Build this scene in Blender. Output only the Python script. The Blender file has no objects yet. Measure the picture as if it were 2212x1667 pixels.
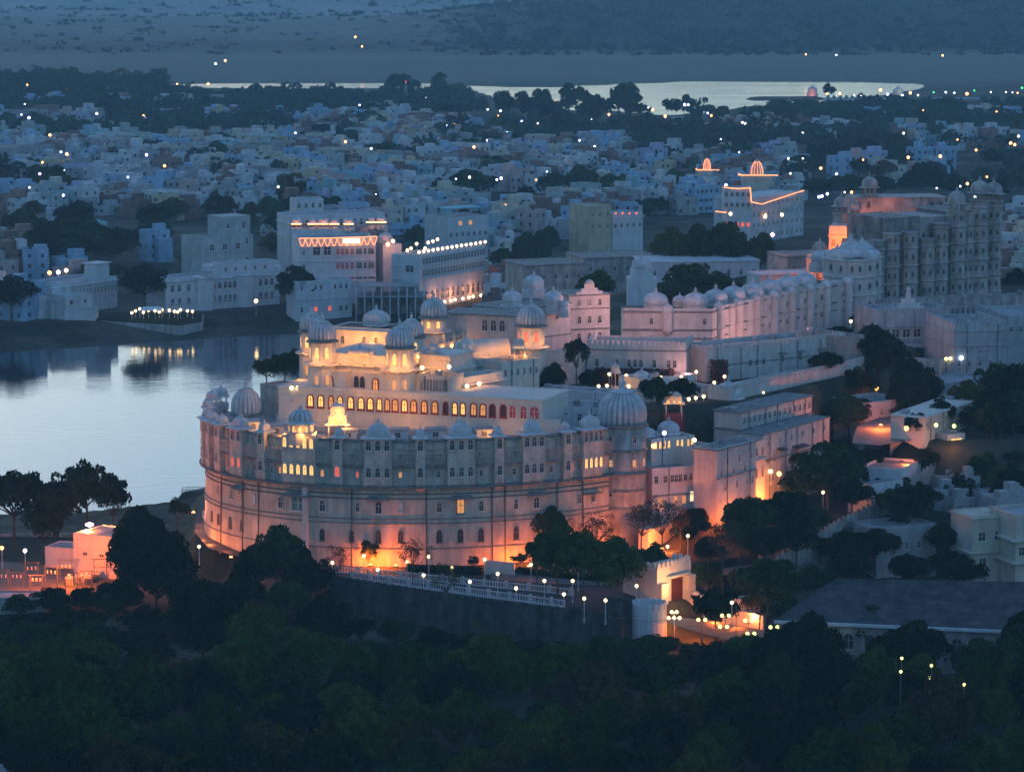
import bpy, math, random
import numpy as np
from mathutils import Vector, Matrix
R = math.radians
rnd = random.Random(7)

# ------------------------------------------------------------------ camera, world, light, exposure
scn = bpy.context.scene
F, CX, CY, PITCH, H = 6900.0, 1106.0, 833.5, R(8.2), 120.0      # camera constants, measured on a 2212 x 1667 copy of the photo
cam = bpy.data.cameras.new("camera"); cam.sensor_width = 36; cam.lens = 36 * F / 2212
cam.clip_start = 1; cam.clip_end = 30000
co = bpy.data.objects.new("camera", cam); scn.collection.objects.link(co)
co.location = (0, 0, H); co.rotation_euler = (math.pi / 2 - PITCH, 0, 0); scn.camera = co
SUN_EL, SUN_AZ = R(1.5), R(-25)
w = bpy.data.worlds.new("World"); scn.world = w; w.use_nodes = True
nt = w.node_tree; nt.nodes.clear()
wo = nt.nodes.new("ShaderNodeOutputWorld"); bg = nt.nodes.new("ShaderNodeBackground")
sky = nt.nodes.new("ShaderNodeTexSky"); sky.sky_type = 'NISHITA'; sky.sun_disc = False
sky.sun_elevation = SUN_EL; sky.sun_rotation = SUN_AZ; sky.altitude = 600; sky.dust_density = 2.0; sky.ozone_density = 3.0
tint = nt.nodes.new("ShaderNodeMix"); tint.data_type = 'RGBA'; tint.blend_type = 'MULTIPLY'; tint.inputs[0].default_value = 1
tint.inputs[7].default_value = (0.69, 0.94, 1.10, 1)
hs = nt.nodes.new('ShaderNodeHueSaturation'); hs.inputs['Saturation'].default_value = .82; nt.links.new(sky.outputs[0], hs.inputs['Color']); nt.links.new(hs.outputs[0], tint.inputs[6]); nt.links.new(tint.outputs[2], bg.inputs[0])
bg.inputs[1].default_value = 0.15; nt.links.new(bg.outputs[0], wo.inputs[0])
sl = bpy.data.lights.new("sun", 'SUN'); sl.energy = 0.03; sl.angle = R(25); sl.color = (1, .8, .7)
so = bpy.data.objects.new("sun", sl); scn.collection.objects.link(so)
sd = Vector((math.sin(SUN_AZ) * math.cos(R(8)), math.cos(SUN_AZ) * math.cos(R(8)), math.sin(R(8))))
so.rotation_euler = sd.to_track_quat('Z', 'Y').to_euler()
vs = scn.view_settings; vs.view_transform = 'Standard'; vs.look = 'None'; vs.exposure = 2.68; vs.gamma = 1
scn.render.engine = 'CYCLES'
cy = scn.cycles
cy.max_bounces = 5; cy.diffuse_bounces = 2; cy.glossy_bounces = 2; cy.volume_bounces = 1; cy.transparent_max_bounces = 8
cy.transmission_bounces = 2; cy.sample_clamp_indirect = 3; cy.sample_clamp_direct = 0; cy.use_denoising = True
cy.caustics_reflective = False; cy.caustics_refractive = False; cy.use_light_tree = True
try: cy.use_adaptive_sampling = True; cy.adaptive_threshold = 0.02
except Exception: pass

# ------------------------------------------------------------------ geometry of the view (measuring real positions)
cp, sp = math.cos(PITCH), math.sin(PITCH)
def ray(px, py):
    a, b = (px - CX) / F, (CY - py) / F
    return (a, cp + b * sp, -sp + b * cp)
def G(px, py, z=0.0):                      # ground point of a photo position at height z
    d = ray(px, py); t = (z - H) / d[2]; return (d[0] * t, d[1] * t, z)
def Yd(px, py, y):                         # point at distance y
    d = ray(px, py); t = y / d[1]; return (d[0] * t, y, H + d[2] * t)
def Zat(py, y): return Yd(CX, py, y)[2]
def Xat(px, y, z=20): 
    dep = y * cp + (H - z) * sp
    return (px - CX) / F * dep
def proj(x, y, z):
    dep = y * cp - (z - H) * sp; u = y * sp + (z - H) * cp
    return CX + x / dep * F, CY - u / dep * F

# ------------------------------------------------------------------ materials
def new_mat(name):
    m = bpy.data.materials.new(name); m.use_nodes = True
    return m, m.node_tree.nodes, m.node_tree.links, m.node_tree.nodes["Principled BSDF"]
def mat(name, c, rough=.85, var=.25, scale=.6, dark=None, streak=0.0, bump=0.0, metal=0.0, spec=.3, coords='Object'):
    m, N, L, b = new_mat(name)
    b.inputs['Roughness'].default_value = rough; b.inputs['Metallic'].default_value = metal
    b.inputs['Specular IOR Level'].default_value = spec
    tc = N.new("ShaderNodeTexCoord"); out = tc.outputs[coords]
    if coords == 'World':
        pass
    n1 = N.new("ShaderNodeTexNoise"); n1.inputs['Scale'].default_value = scale; n1.inputs['Detail'].default_value = 6
    L.new(out, n1.inputs[0])
    cr = N.new("ShaderNodeValToRGB"); cr.color_ramp.elements[0].position = .3; cr.color_ramp.elements[1].position = .7
    d = dark or tuple(x * (1 - var) for x in c)
    cr.color_ramp.elements[0].color = (*d, 1); cr.color_ramp.elements[1].color = (*[min(1, x * (1 + var * .25)) for x in c], 1)
    L.new(n1.outputs[0], cr.inputs[0]); col = cr.outputs[0]
    if streak:
        mp = N.new("ShaderNodeMapping"); mp.inputs['Scale'].default_value = (.45, .45, .10)
        L.new(out, mp.inputs[0]); n2 = N.new("ShaderNodeTexNoise"); n2.inputs['Scale'].default_value = 1.6; n2.inputs['Detail'].default_value = 8
        n2.inputs['Roughness'].default_value = .7
        L.new(mp.outputs[0], n2.inputs[0])
        c2 = N.new("ShaderNodeValToRGB"); c2.color_ramp.elements[0].position = .42; c2.color_ramp.elements[1].position = .62
        c2.color_ramp.elements[0].color = (1 - streak, 1 - streak, 1 - streak * .95, 1); c2.color_ramp.elements[1].color = (1, 1, 1, 1)
        L.new(n2.outputs[0], c2.inputs[0])
        mx = N.new("ShaderNodeMix"); mx.data_type = 'RGBA'; mx.blend_type = 'MULTIPLY'; mx.inputs[0].default_value = 1
        L.new(col, mx.inputs[6]); L.new(c2.outputs[0], mx.inputs[7]); col = mx.outputs[2]
    L.new(col, b.inputs['Base Color'])
    if bump:
        bp = N.new("ShaderNodeBump"); bp.inputs['Strength'].default_value = bump; bp.inputs['Distance'].default_value = .3
        L.new(n1.outputs[0], bp.inputs['Height']); L.new(bp.outputs[0], b.inputs['Normal'])
    return m
def emit(name, c, s, sample=True):
    m, N, L, b = new_mat(name)
    b.inputs['Base Color'].default_value = (*[x * .5 for x in c], 1)
    b.inputs['Emission Color'].default_value = (*c, 1); b.inputs['Emission Strength'].default_value = s
    if not sample: m.cycles.emission_sampling = 'NONE'
    return m
M = {}
M['plaster'] = mat('aged white plaster', (.62, .56, .50), streak=.2, scale=.35, var=.2, bump=.15)
M['plaster_warm'] = mat('warm cream aged plaster', (.62, .50, .385), streak=.28, scale=.3, var=.25, bump=.15)
M['plaster_clean'] = mat('white plaster', (.70, .61, .51), streak=.12, scale=.4, var=.12)
M['limewash'] = mat('pale limewash', (.60, .61, .60), streak=.18, scale=.3, var=.15)
M['stone'] = mat('weathered palace stone', (.50, .45, .39), streak=.4, scale=.5, var=.35, bump=.3)
M['stone_dark'] = mat('blackened old stone', (.37, .34, .29), streak=.6, scale=.4, var=.45, bump=.3)
M['grime'] = mat('grimy weathered plaster', (.63, .55, .45), streak=.3, scale=.9, var=.25, bump=.2)
M['shore_white'] = mat('greyed limewash', (.46, .46, .45), streak=.3, scale=.3, var=.25)
M['cornice'] = mat('lichen dark cornice stone', (.23, .22, .20), scale=1.2, var=.5)  # one dark tone for cornices, eaves and awnings
M['dome'] = mat('stained white dome plaster', (.64, .62, .60), streak=.25, scale=.7, var=.25)
M['groove'] = mat('dark rib groove', (.30, .29, .29), scale=1.5, var=.4)  # darker colour for the faces along each dome rib groove
M['roof'] = mat('grey terrace roof', (.33, .33, .33), scale=.3, var=.4)
M['roof_dark'] = mat('dark tiled roof', (.095, .085, .085), scale=.5, var=.6, streak=.35, bump=.4)
M['door'] = mat('dark red timber door', (.13, .03, .02), scale=2, var=.4)
M['pipe'] = mat('dark drain pipe', (.10, .09, .08), scale=1)
M['glass'] = mat('dark window', (.03, .03, .035), rough=.3, spec=.5, scale=1)
M['frame'] = mat('white window frame', (.62, .58, .52), scale=2, var=.1)
M['red'] = mat('dark red painted arch', (.30, .045, .04), scale=2, var=.25)
M['redblind'] = mat('red window blind', (.55, .06, .05), scale=2, var=.2)
M['greenshut'] = mat('green shutter', (.10, .22, .20), scale=2, var=.2)
M['asphalt'] = mat('asphalt', (.055, .055, .06), scale=.4, var=.3)
M['paving'] = mat('stone paving', (.16, .15, .14), scale=.5, var=.3)
M['earth'] = mat('dry earth', (.12, .105, .08), scale=.06, var=.5, dark=(.05, .055, .035), bump=.2)
M['wallold'] = mat('old rubble retaining wall', (.10, .09, .08), streak=.5, scale=.6, var=.5, bump=.5)
M['iron'] = mat('painted iron', (.12, .12, .12), rough=.5, scale=2)
M['whiteiron'] = mat('white painted iron', (.5, .5, .5), rough=.5, scale=2)
M['bark'] = mat('bark', (.09, .07, .055), scale=3, var=.4)
M['bougain'] = mat('bougainvillea hedge leaves', (.16, .035, .05), scale=2, var=.6, dark=(.02, .03, .015))
M['canvas'] = mat('white canvas', (.7, .7, .7), scale=2, var=.1)
M['tank'] = mat('black water tank', (.03, .03, .03), rough=.5, scale=2)
M['teal'] = mat('teal canvas', (.12, .42, .46), scale=2, var=.1)
M['carpaint'] = mat('white car paint', (.6, .62, .64), rough=.3, spec=.5, scale=2, var=.05)
M['rubber'] = mat('black rubber', (.02, .02, .02), scale=2)
M['birdfeather'] = mat('dark feathers', (.03, .03, .03), scale=2)
M['brick'] = mat('bare brick', (.28, .16, .12), scale=1.5, var=.35, streak=.3)
for k, c in {'w': (.62, .62, .60), 'b': (.36, .50, .62), 'c': (.60, .54, .42), 'p': (.60, .42, .38), 'y': (.60, .48, .30), 'g': (.42, .47, .44), 'o': (.35, .20, .15), 't': (.30, .48, .50), 's': (.40, .38, .36), 'lav':(.50,.48,.62)}.items():
    M['h_' + k] = mat('house paint ' + k, c, streak=.2, scale=.35, var=.3)
leafc = {'dark': (.034, .064, .014), 'mid': (.055, .098, .016), 'olive': (.085, .092, .014), 'brown': (.085, .055, .024), 'grey': (.050, .056, .036), 'deep': (.015, .030, .008), 'light': (.095, .145, .020), 'hazy': (.070, .095, .06), 'scrub': (.035, .045, .03)}  # hazy is a paler green that puts haze into the distant woods
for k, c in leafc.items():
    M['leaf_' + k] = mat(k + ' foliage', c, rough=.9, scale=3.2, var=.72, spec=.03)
M['lit'] = emit('lit warm window', (1, .50, .13), .25)
M['lit_dim'] = emit('dim warm window', (1, .42, .12), .11)
M['lit_red'] = emit('red lit window', (1, .13, .06), .14)
M['lit_pale'] = emit('pale lit window', (1, .8, .45), .22)
M['globe'] = emit('warm white globe', (1, .66, .28), .9)
M['globe_y'] = emit('yellow green globe', (.95, .90, .22), .55)
M['white_l'] = emit('cool white lamp', (.62, .70, 1), 1.6)
M['sodium'] = emit('orange sodium lamp', (1, .34, .08), 1.3)
M['far_orange'] = emit('far orange lamp', (1, .32, .09), 1.8, False)
M['far_white'] = emit('far white lamp', (.80, .88, 1), 1.6, False)
M['far_blue'] = emit('far blue lamp', (.36, .38, 1), 3, False)
M['far_warm'] = emit('far warm lamp', (1, .62, .36), .7, False)
M['far_green'] = emit('far green lamp', (.1, 1, .3), .35, False)
M['far_red'] = emit('far red lamp', (1, .1, .05), .5, False)
M['string'] = emit('orange string lights', (1, .30, .12), .40, False)
M['pinkflood'] = emit('pink white flood lamp', (1, .38, .75), 2.5)

# ------------------------------------------------------------------ mesh helpers
col = scn.collection
class MB:
    def __init__(s): s.v = []; s.f = []; s.m = []; s.sm = []
    def add(s, vs, fs, mi=0, smooth=False):
        o = len(s.v); s.v += [tuple(p) for p in vs]
        s.f += [tuple(i + o for i in f) for f in fs]; s.m += [mi] * len(fs); s.sm += [smooth] * len(fs)
    def box(s, x0, y0, z0, x1, y1, z1, mi=0):
        s.add([(x0, y0, z0), (x1, y0, z0), (x1, y1, z0), (x0, y1, z0), (x0, y0, z1), (x1, y0, z1), (x1, y1, z1), (x0, y1, z1)],
              [(0, 3, 2, 1), (4, 5, 6, 7), (0, 1, 5, 4), (1, 2, 6, 5), (2, 3, 7, 6), (3, 0, 4, 7)], mi)
    def obox(s, c, a, hx, hy, z0, z1, mi=0):      # oriented box: centre, angle, half sizes
        ca, sa = math.cos(a), math.sin(a)
        q = [(c[0] + x * ca - y * sa, c[1] + x * sa + y * ca) for x, y in ((-hx, -hy), (hx, -hy), (hx, hy), (-hx, hy))]
        s.prism(q, z0, z1, mi)
    def prism(s, poly, z0, z1, mi=0, top=None):
        n = len(poly); t = top or poly
        s.add([(p[0], p[1], z0) for p in poly] + [(p[0], p[1], z1) for p in t],
              [tuple(range(n - 1, -1, -1)), tuple(range(n, 2 * n))] + [(i, (i + 1) % n, n + (i + 1) % n, n + i) for i in range(n)], mi)
    def lathe(s, prof, n=24, c=(0, 0, 0), mi=0, smooth=True, ribs=0, amp=.04, sq=0):
        vs, fs = [], []
        for r, z in prof:
            for k in range(n):
                a = 2 * math.pi * (k + .5) / n; rr = r
                if ribs: rr = r * (1 - amp * (1 - abs(math.sin(ribs * a / 2))) * 2)
                if sq: 
                    e = max(abs(math.cos(a)), abs(math.sin(a))); rr = r * (1 + (1 / e - 1) * sq)
                vs.append((c[0] + rr * math.cos(a), c[1] + rr * math.sin(a), c[2] + z))
        for j in range(len(prof) - 1):
            for k in range(n):
                k2 = (k + 1) % n; fs.append((j * n + k, j * n + k2, (j + 1) * n + k2, (j + 1) * n + k))
        fs.append(tuple(range(n - 1, -1, -1))); fs.append(tuple((len(prof) - 1) * n + k for k in range(n)))
        s.add(vs, fs, mi, smooth)
        if ribs and ribs * 4 == n:
            for j in range(len(prof) - 1):
                for k in range(3, n, 4): s.m[-len(fs) + j * n + k] = 1
    def tube(s, a, b, r0, r1=None, n=6, mi=0):
        r1 = r0 if r1 is None else r1
        a, b = Vector(a), Vector(b); d = (b - a)
        if d.length < 1e-6: return
        q = d.to_track_quat('Z', 'Y'); vs = []
        for p, r in ((a, r0), (b, r1)):
            for k in range(n):
                an = 2 * math.pi * k / n; vs.append(p + q @ Vector((r * math.cos(an), r * math.sin(an), 0)))
        s.add(vs, [(k, (k + 1) % n, n + (k + 1) % n, n + k) for k in range(n)] + [tuple(range(n - 1, -1, -1)), tuple(range(n, 2 * n))], mi, n > 5)
    def sweep(s, path, sec, mi=0, caps=True):      # path [(x, y, nx, ny)], section [(offset, z)]
        n = len(sec); vs, fs = [], []
        for x, y, nx, ny in path:
            for o, z in sec: vs.append((x + nx * o, y + ny * o, z))
        for j in range(len(path) - 1):
            for k in range(n):
                k2 = (k + 1) % n; fs.append((j * n + k, (j + 1) * n + k, (j + 1) * n + k2, j * n + k2))
        if caps: fs.append(tuple(range(n))); fs.append(tuple((len(path) - 1) * n + k for k in range(n - 1, -1, -1)))
        s.add(vs, fs, mi)
    def mesh(s, name, mats):
        me = bpy.data.meshes.new(name); me.from_pydata(s.v, [], s.f)
        for m in mats: me.materials.append(M[m] if isinstance(m, str) else m)
        me.polygons.foreach_set('material_index', s.m); me.polygons.foreach_set('use_smooth', s.sm)
        me.update(); return me
    def build(s, name, mats, parent=None, loc=None, rz=0):
        return link(name, s.mesh(name, mats if isinstance(mats, (list, tuple)) else [mats]), parent, loc, rz)
def link(name, data, parent=None, loc=None, rz=0, scale=None):
    o = bpy.data.objects.new(name, data); col.objects.link(o)
    if parent: o.parent = parent
    if loc: o.location = loc
    if rz: o.rotation_euler = (0, 0, rz)
    if scale: o.scale = scale
    return o
def tag(o, label=None, cat=None, group=None, kind=None):
    if label: o['label'] = label
    if cat: o['category'] = cat
    if group: o['group'] = group
    if kind: o['kind'] = kind
    return o
def empty(name, loc, rz=0, label=None, cat=None, group=None):
    o = bpy.data.objects.new(name, None); col.objects.link(o); o.location = loc; o.rotation_euler = (0, 0, rz)
    return tag(o, label, cat, group)
def fast_mesh(name, V, Q, mat_):               # numpy vertices and quads / tris
    me = bpy.data.meshes.new(name); k = Q.shape[1]
    me.vertices.add(len(V)); me.vertices.foreach_set('co', V.astype(np.float32).ravel())
    me.loops.add(Q.size); me.loops.foreach_set('vertex_index', Q.astype(np.int32).ravel())
    me.polygons.add(len(Q)); me.polygons.foreach_set('loop_start', np.arange(0, Q.size, k, dtype=np.int32))
    me.materials.append(M[mat_] if isinstance(mat_, str) else mat_); me.update(calc_edges=True); return me
def point_light(name, loc, power, color, parent=None, radius=.25, spot=None, aim=None):
    l = bpy.data.lights.new(name, 'SPOT' if spot else 'POINT'); l.energy = 1.45 * power * (.16 if power > 250 else 1.6 if power < 100 else 1); l.color = color; l.shadow_soft_size = radius
    if spot: l.spot_size = spot; l.spot_blend = .6
    o = bpy.data.objects.new(name, l); col.objects.link(o); o.location = loc
    if aim: o.rotation_euler = (Vector(aim) - Vector(loc)).to_track_quat('-Z', 'Y').to_euler()
    if parent: o.parent = parent
    return o
ORANGE, WARM = (1, .19, .025), (1, .40, .085)
# ------------------------------------------------------------------ terrain
def sdist(X, Y, poly):                         # signed distance, negative inside
    P = np.array([p[:2] for p in poly], float); n = len(P)
    d = np.full(X.shape, 1e18); ins = np.zeros(X.shape, bool)
    for i in range(n):
        a, b = P[i], P[(i + 1) % n]; e = b - a
        wx, wy = X - a[0], Y - a[1]
        t = np.clip((wx * e[0] + wy * e[1]) / (e @ e + 1e-9), 0, 1)
        d = np.minimum(d, (wx - e[0] * t) ** 2 + (wy - e[1] * t) ** 2)
        c = ((a[1] > Y) != (b[1] > Y)) & (X < (b[0] - a[0]) * (Y - a[1]) / (b[1] - a[1] + 1e-12) + a[0])
        ins ^= c
    return np.where(ins, -1, 1) * np.sqrt(d)
def sstep(t): t = np.clip(t, 0, 1); return t * t * (3 - 2 * t)
_rs = np.random.RandomState(3); _T = _rs.rand(256, 256)
def vnoise(X, Y):
    xi, yi = np.floor(X).astype(int), np.floor(Y).astype(int); fx, fy = sstep(X - xi), sstep(Y - yi)
    g = lambda a, b: _T[a % 256, b % 256]
    return (g(xi, yi) * (1 - fx) + g(xi + 1, yi) * fx) * (1 - fy) + (g(xi, yi + 1) * (1 - fx) + g(xi + 1, yi + 1) * fx) * fy
def fbm(X, Y, o=4): return sum(vnoise(X * 2 ** k + 17 * k, Y * 2 ** k + 5 * k) / 2 ** k for k in range(o)) / 2 - .5

LAKE = [(-500, 632), G(0, 1137)[:2], G(120, 1136)[:2], G(330, 1112)[:2], G(430, 1092)[:2], G(452, 1050)[:2], (-62, 690), (-56, 740), (-50, 800), (-42, 850), (10, 900), (20, 925),
        G(760, 719)[:2], G(592, 722)[:2], G(401, 733)[:2], G(348, 737)[:2], G(270, 742)[:2], G(147, 752)[:2], G(60, 757)[:2], G(0, 760)[:2], (-500, 905)]
LAKE2 = [G(1000, 187)[:2], G(1200, 189)[:2], G(1300, 184)[:2], G(1500, 177)[:2], G(1900, 179)[:2], G(1985, 183)[:2], G(2000, 190)[:2], G(1900, 206)[:2], G(1840, 214)[:2], G(1860, 236)[:2], G(1830, 243)[:2], G(1790, 228)[:2], G(1700, 222)[:2], G(1600, 231)[:2], G(1540, 243)[:2], G(1440, 248)[:2], G(1330, 240)[:2], G(1180, 236)[:2], G(1060, 206)[:2]]
LAKE3 = [G(350, 184)[:2], G(560, 180)[:2], G(900, 181)[:2], G(960, 184)[:2], G(900, 190)[:2], G(640, 192)[:2], G(480, 190)[:2]]
SPIT = [G(1590, 214)[:2], G(1680, 208)[:2], G(1760, 207)[:2], G(1770, 216)[:2], G(1700, 219)[:2]]
def terrain(X, Y):
    X = np.asarray(X, float); Y = np.asarray(Y, float)
    h = 4 + 2 * fbm(X / 60, Y / 60)
    h = h + 106 * sstep((330 - Y) / 330)                                   # the camera's own hill
    town = sstep((Y - 950) / 250); h = h + town * (4 + 7 * (fbm(X / 260, Y / 260)))
    def plateau(h, poly, z, wd):
        s = sstep(1 - sdist(X, Y, poly) / wd); return h * (1 - s) + z * s
    h = plateau(h, [(88, 606), (300, 600), (300, 800), (150, 900), (100, 700)], 18.5, 14)
    h = plateau(h, [G(430, 1150, 9), G(560, 1222, 8), G(735, 1258, 8), G(869, 1280, 8), G(968, 1296, 8), G(1155, 1320, 8), G(1290, 1331, 8), (30, 524), (33, 555), (30, 600), (-40, 640), G(436, 1085, 6)], 8, 3)
    h = plateau(h, [G(1440, 1240, 9), G(1700, 1190, 9), (60, 590), (30, 600), (27, 560)], 9.5, 10)
    h = plateau(h, [(32, 566), (66, 566), (95, 585), (110, 640), (60, 640), (36, 600)], 12.5, 5)
    h = plateau(h, [(-38, 590), (-20, 580), (8, 580), (18, 586), (35, 600), (52, 614), (78, 660), (100, 720), (150, 740), (170, 840), (90, 860), (30, 800), (-5, 720), (-40, 640)], 29.5, 3)
    h = plateau(h, [(75, 600), (120, 600), (140, 690), (95, 690), (80, 650)], 23, 8)
    h = plateau(h, [G(1540, 1390, 4.5), G(2300, 1500, 4), (170, 560), (60, 560), (36, 545)], 4.5, 6)
    for lk, wd in ((LAKE, 14), (LAKE2, 30), (LAKE3, 20)):
        s = sdist(X, Y, lk); h = np.where(s < 0, -3 * sstep(-s / 8) - .02, np.minimum(h, .15 + s * .22 if lk is LAKE else .15 + s * .04) if lk is not LAKE else np.minimum(h, .12 + np.abs(s) * np.where(Y > 860, .13, np.where(Y < 650, .5, 2.5))))
    s = sdist(X, Y, SPIT); h = np.where(s < 8, np.maximum(h, .8 - np.maximum(s, 0) * .2), h)
    far = sstep((Y - 2600) / 400); h = h * (1 - far) + far * (3 + 2 * fbm(X / 300, Y / 300))
    # nearer right-hand hill and the ranges behind it
    def ridge(x0, y0, sx, sy, z): return z * np.exp(-((X - x0) / sx) ** 2 - ((Y - y0) / sy) ** 2)
    hh = ridge(330, 3680, 420, 330, 31) + ridge(40, 3600, 110, 200, 16) + ridge(900, 3800, 500, 380, 30)
    hh = hh * (1 + .8 * fbm(X / 150, Y / 150) + .25 * fbm(X / 45, Y / 45)) * sstep((Y - 2950) / 450)
    g2 = sstep((Y - 4300) / 2600); hh = hh + 190 * g2 * (1 + .5 * fbm(X / 700 + 9, Y / 700)) + 24 * sstep((Y - 3100) / 1500) * (1 + 2.2 * fbm(X / 240, Y / 240)) * sstep((60 - X) / 400)
    return h + hh
def hz(x, y): return float(terrain(np.array([x]), np.array([y]))[0])
rows = np.concatenate([np.arange(-60, 380, 10), np.arange(380, 760, 2.2), np.arange(760, 1000, 4), 1000 * 1.013 ** np.arange(0, 172)])
u = np.linspace(-1, 1, 261); RR, UU = np.meshgrid(rows, u, indexing='ij')
XX = UU * (np.maximum(RR, 60) * .25 + 70); ZZ = terrain(XX, RR)
nr, nc = RR.shape; idx = np.arange(nr * nc).reshape(nr, nc)
Q = np.stack([idx[:-1, :-1], idx[:-1, 1:], idx[1:, 1:], idx[1:, :-1]], -1).reshape(-1, 4)
def ground_mat():
    m, N, L, b = new_mat('dry scrubby ground'); b.inputs['Roughness'].default_value = .95; b.inputs['Specular IOR Level'].default_value = .1
    tc = N.new("ShaderNodeTexCoord")
    def noise(sc, det=8):
        n = N.new("ShaderNodeTexNoise"); n.inputs['Scale'].default_value = sc; n.inputs['Detail'].default_value = det; n.inputs['Roughness'].default_value = .65
        L.new(tc.outputs['Object'], n.inputs[0]); return n.outputs[0]
    a = N.new("ShaderNodeValToRGB"); e = a.color_ramp.elements; e[0].position = .42; e[0].color = (.020, .032, .018, 1); e[1].position = .60; e[1].color = (.12, .105, .08, 1)
    L.new(noise(.05, 12), a.inputs[0])
    b2 = N.new("ShaderNodeValToRGB"); e = b2.color_ramp.elements; e[0].position = .35; e[0].color = (.6, .6, .6, 1); e[1].position = .7; e[1].color = (1.15, 1.1, 1, 1)
    L.new(noise(.008, 5), b2.inputs[0])
    mx = N.new("ShaderNodeMix"); mx.data_type = 'RGBA'; mx.blend_type = 'MULTIPLY'; mx.inputs[0].default_value = 1
    L.new(a.outputs[0], mx.inputs[6]); L.new(b2.outputs[0], mx.inputs[7]); sx = N.new("ShaderNodeSeparateXYZ"); L.new(tc.outputs['Object'], sx.inputs[0])
    f1 = N.new("ShaderNodeMapRange"); f1.inputs[1].default_value = 2380; f1.inputs[2].default_value = 2480; L.new(sx.outputs[1], f1.inputs[0])
    f2 = N.new("ShaderNodeMapRange"); f2.inputs[1].default_value = 3100; f2.inputs[2].default_value = 2900; L.new(sx.outputs[1], f2.inputs[0])
    fm = N.new("ShaderNodeMath"); fm.operation = 'MULTIPLY'; L.new(f1.outputs[0], fm.inputs[0]); L.new(f2.outputs[0], fm.inputs[1])
    mx2 = N.new("ShaderNodeMix"); mx2.data_type = 'RGBA'; L.new(fm.outputs[0], mx2.inputs[0]); L.new(mx.outputs[2], mx2.inputs[6]); mx2.inputs[7].default_value = (.13, .135, .10, 1)
    def band(sock, a, b_):
        r_ = N.new("ShaderNodeMapRange"); r_.inputs[1].default_value = a; r_.inputs[2].default_value = b_; L.new(sock, r_.inputs[0]); return r_.outputs[0]
    def mul(p, q): k_ = N.new("ShaderNodeMath"); k_.operation = 'MULTIPLY'; L.new(p, k_.inputs[0]); L.new(q, k_.inputs[1]); return k_.outputs[0]
    wood = mul(mul(band(sx.outputs[1], 3000, 3080), band(sx.outputs[1], 4300, 4000)), band(sx.outputs[0], -90, 40))
    mx3 = N.new("ShaderNodeMix"); mx3.data_type = 'RGBA'; L.new(wood, mx3.inputs[0]); L.new(mx2.outputs[2], mx3.inputs[6]); wr = N.new('ShaderNodeValToRGB'); e = wr.color_ramp.elements; e[0].position = .4; e[0].color = (.006, .010, .006, 1); e[1].position = .62; e[1].color = (.022, .026, .018, 1); L.new(noise(.02, 10), wr.inputs[0]); L.new(wr.outputs[0], mx3.inputs[7])
    scrub = mul(band(sx.outputs[1], 3100, 4200), band(wood, 1, 0)); mx4 = N.new("ShaderNodeMix"); mx4.data_type = 'RGBA'; L.new(scrub, mx4.inputs[0]); L.new(mx3.outputs[2], mx4.inputs[6])  # far slopes get a paler colour that stands in for haze
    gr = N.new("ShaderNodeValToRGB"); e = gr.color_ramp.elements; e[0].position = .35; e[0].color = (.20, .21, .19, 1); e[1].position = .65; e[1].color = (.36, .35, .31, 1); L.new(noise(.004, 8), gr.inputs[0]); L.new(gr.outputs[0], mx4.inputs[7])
    L.new(mx4.outputs[2], b.inputs['Base Color'])
    bp = N.new("ShaderNodeBump"); bp.inputs['Strength'].default_value = .8; bp.inputs['Distance'].default_value = 2; L.new(noise(.09, 6), bp.inputs['Height']); L.new(bp.outputs[0], b.inputs['Normal'])
    return m
M['ground'] = ground_mat()
g = link('ground', fast_mesh('ground', np.stack([XX, RR, ZZ], -1).reshape(-1, 3), Q, 'ground')); tag(g, kind='structure', label='dry ground, banks and far hills round the lake')
g.data.polygons.foreach_set('use_smooth', np.ones(len(g.data.polygons), bool))
def water_mat():
    m, N, L, b = new_mat('lake water'); b.inputs['Base Color'].default_value = (.02, .035, .045, 1); b.inputs['Roughness'].default_value = .06
    b.inputs['IOR'].default_value = 1.4; b.inputs['Specular IOR Level'].default_value = 1.0
    tc = N.new("ShaderNodeTexCoord"); mp = N.new("ShaderNodeMapping"); mp.inputs['Scale'].default_value = (.35, .9, 1); L.new(tc.outputs['Object'], mp.inputs[0])
    n = N.new("ShaderNodeTexNoise"); n.inputs['Scale'].default_value = .5; n.inputs['Detail'].default_value = 4; L.new(mp.outputs[0], n.inputs[0])
    n2 = N.new("ShaderNodeTexNoise"); n2.inputs['Scale'].default_value = .03; n2.inputs['Detail'].default_value = 5; L.new(mp.outputs[0], n2.inputs[0])
    r = N.new("ShaderNodeMapRange"); r.inputs[1].default_value = .4; r.inputs[2].default_value = .7; r.inputs[3].default_value = .05; r.inputs[4].default_value = .34; L.new(n2.outputs[0], r.inputs[0])
    bp = N.new("ShaderNodeBump"); bp.inputs['Distance'].default_value = .25; L.new(r.outputs[0], bp.inputs['Strength']); L.new(n.outputs[0], bp.inputs['Height']); L.new(bp.outputs[0], b.inputs['Normal'])
    return m
M['water'] = water_mat()
for nm, z, box in (('lake', 0, (-420, 560, 120, 990)), ('far_lake', 0, (-900, 1800, 1300, 2700))):
    m_ = MB(); m_.add([(box[0], box[1], z), (box[2], box[1], z), (box[2], box[3], z), (box[0], box[3], z)], [(0, 1, 2, 3)])
    tag(m_.build(nm, 'water'), kind='structure')
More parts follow.
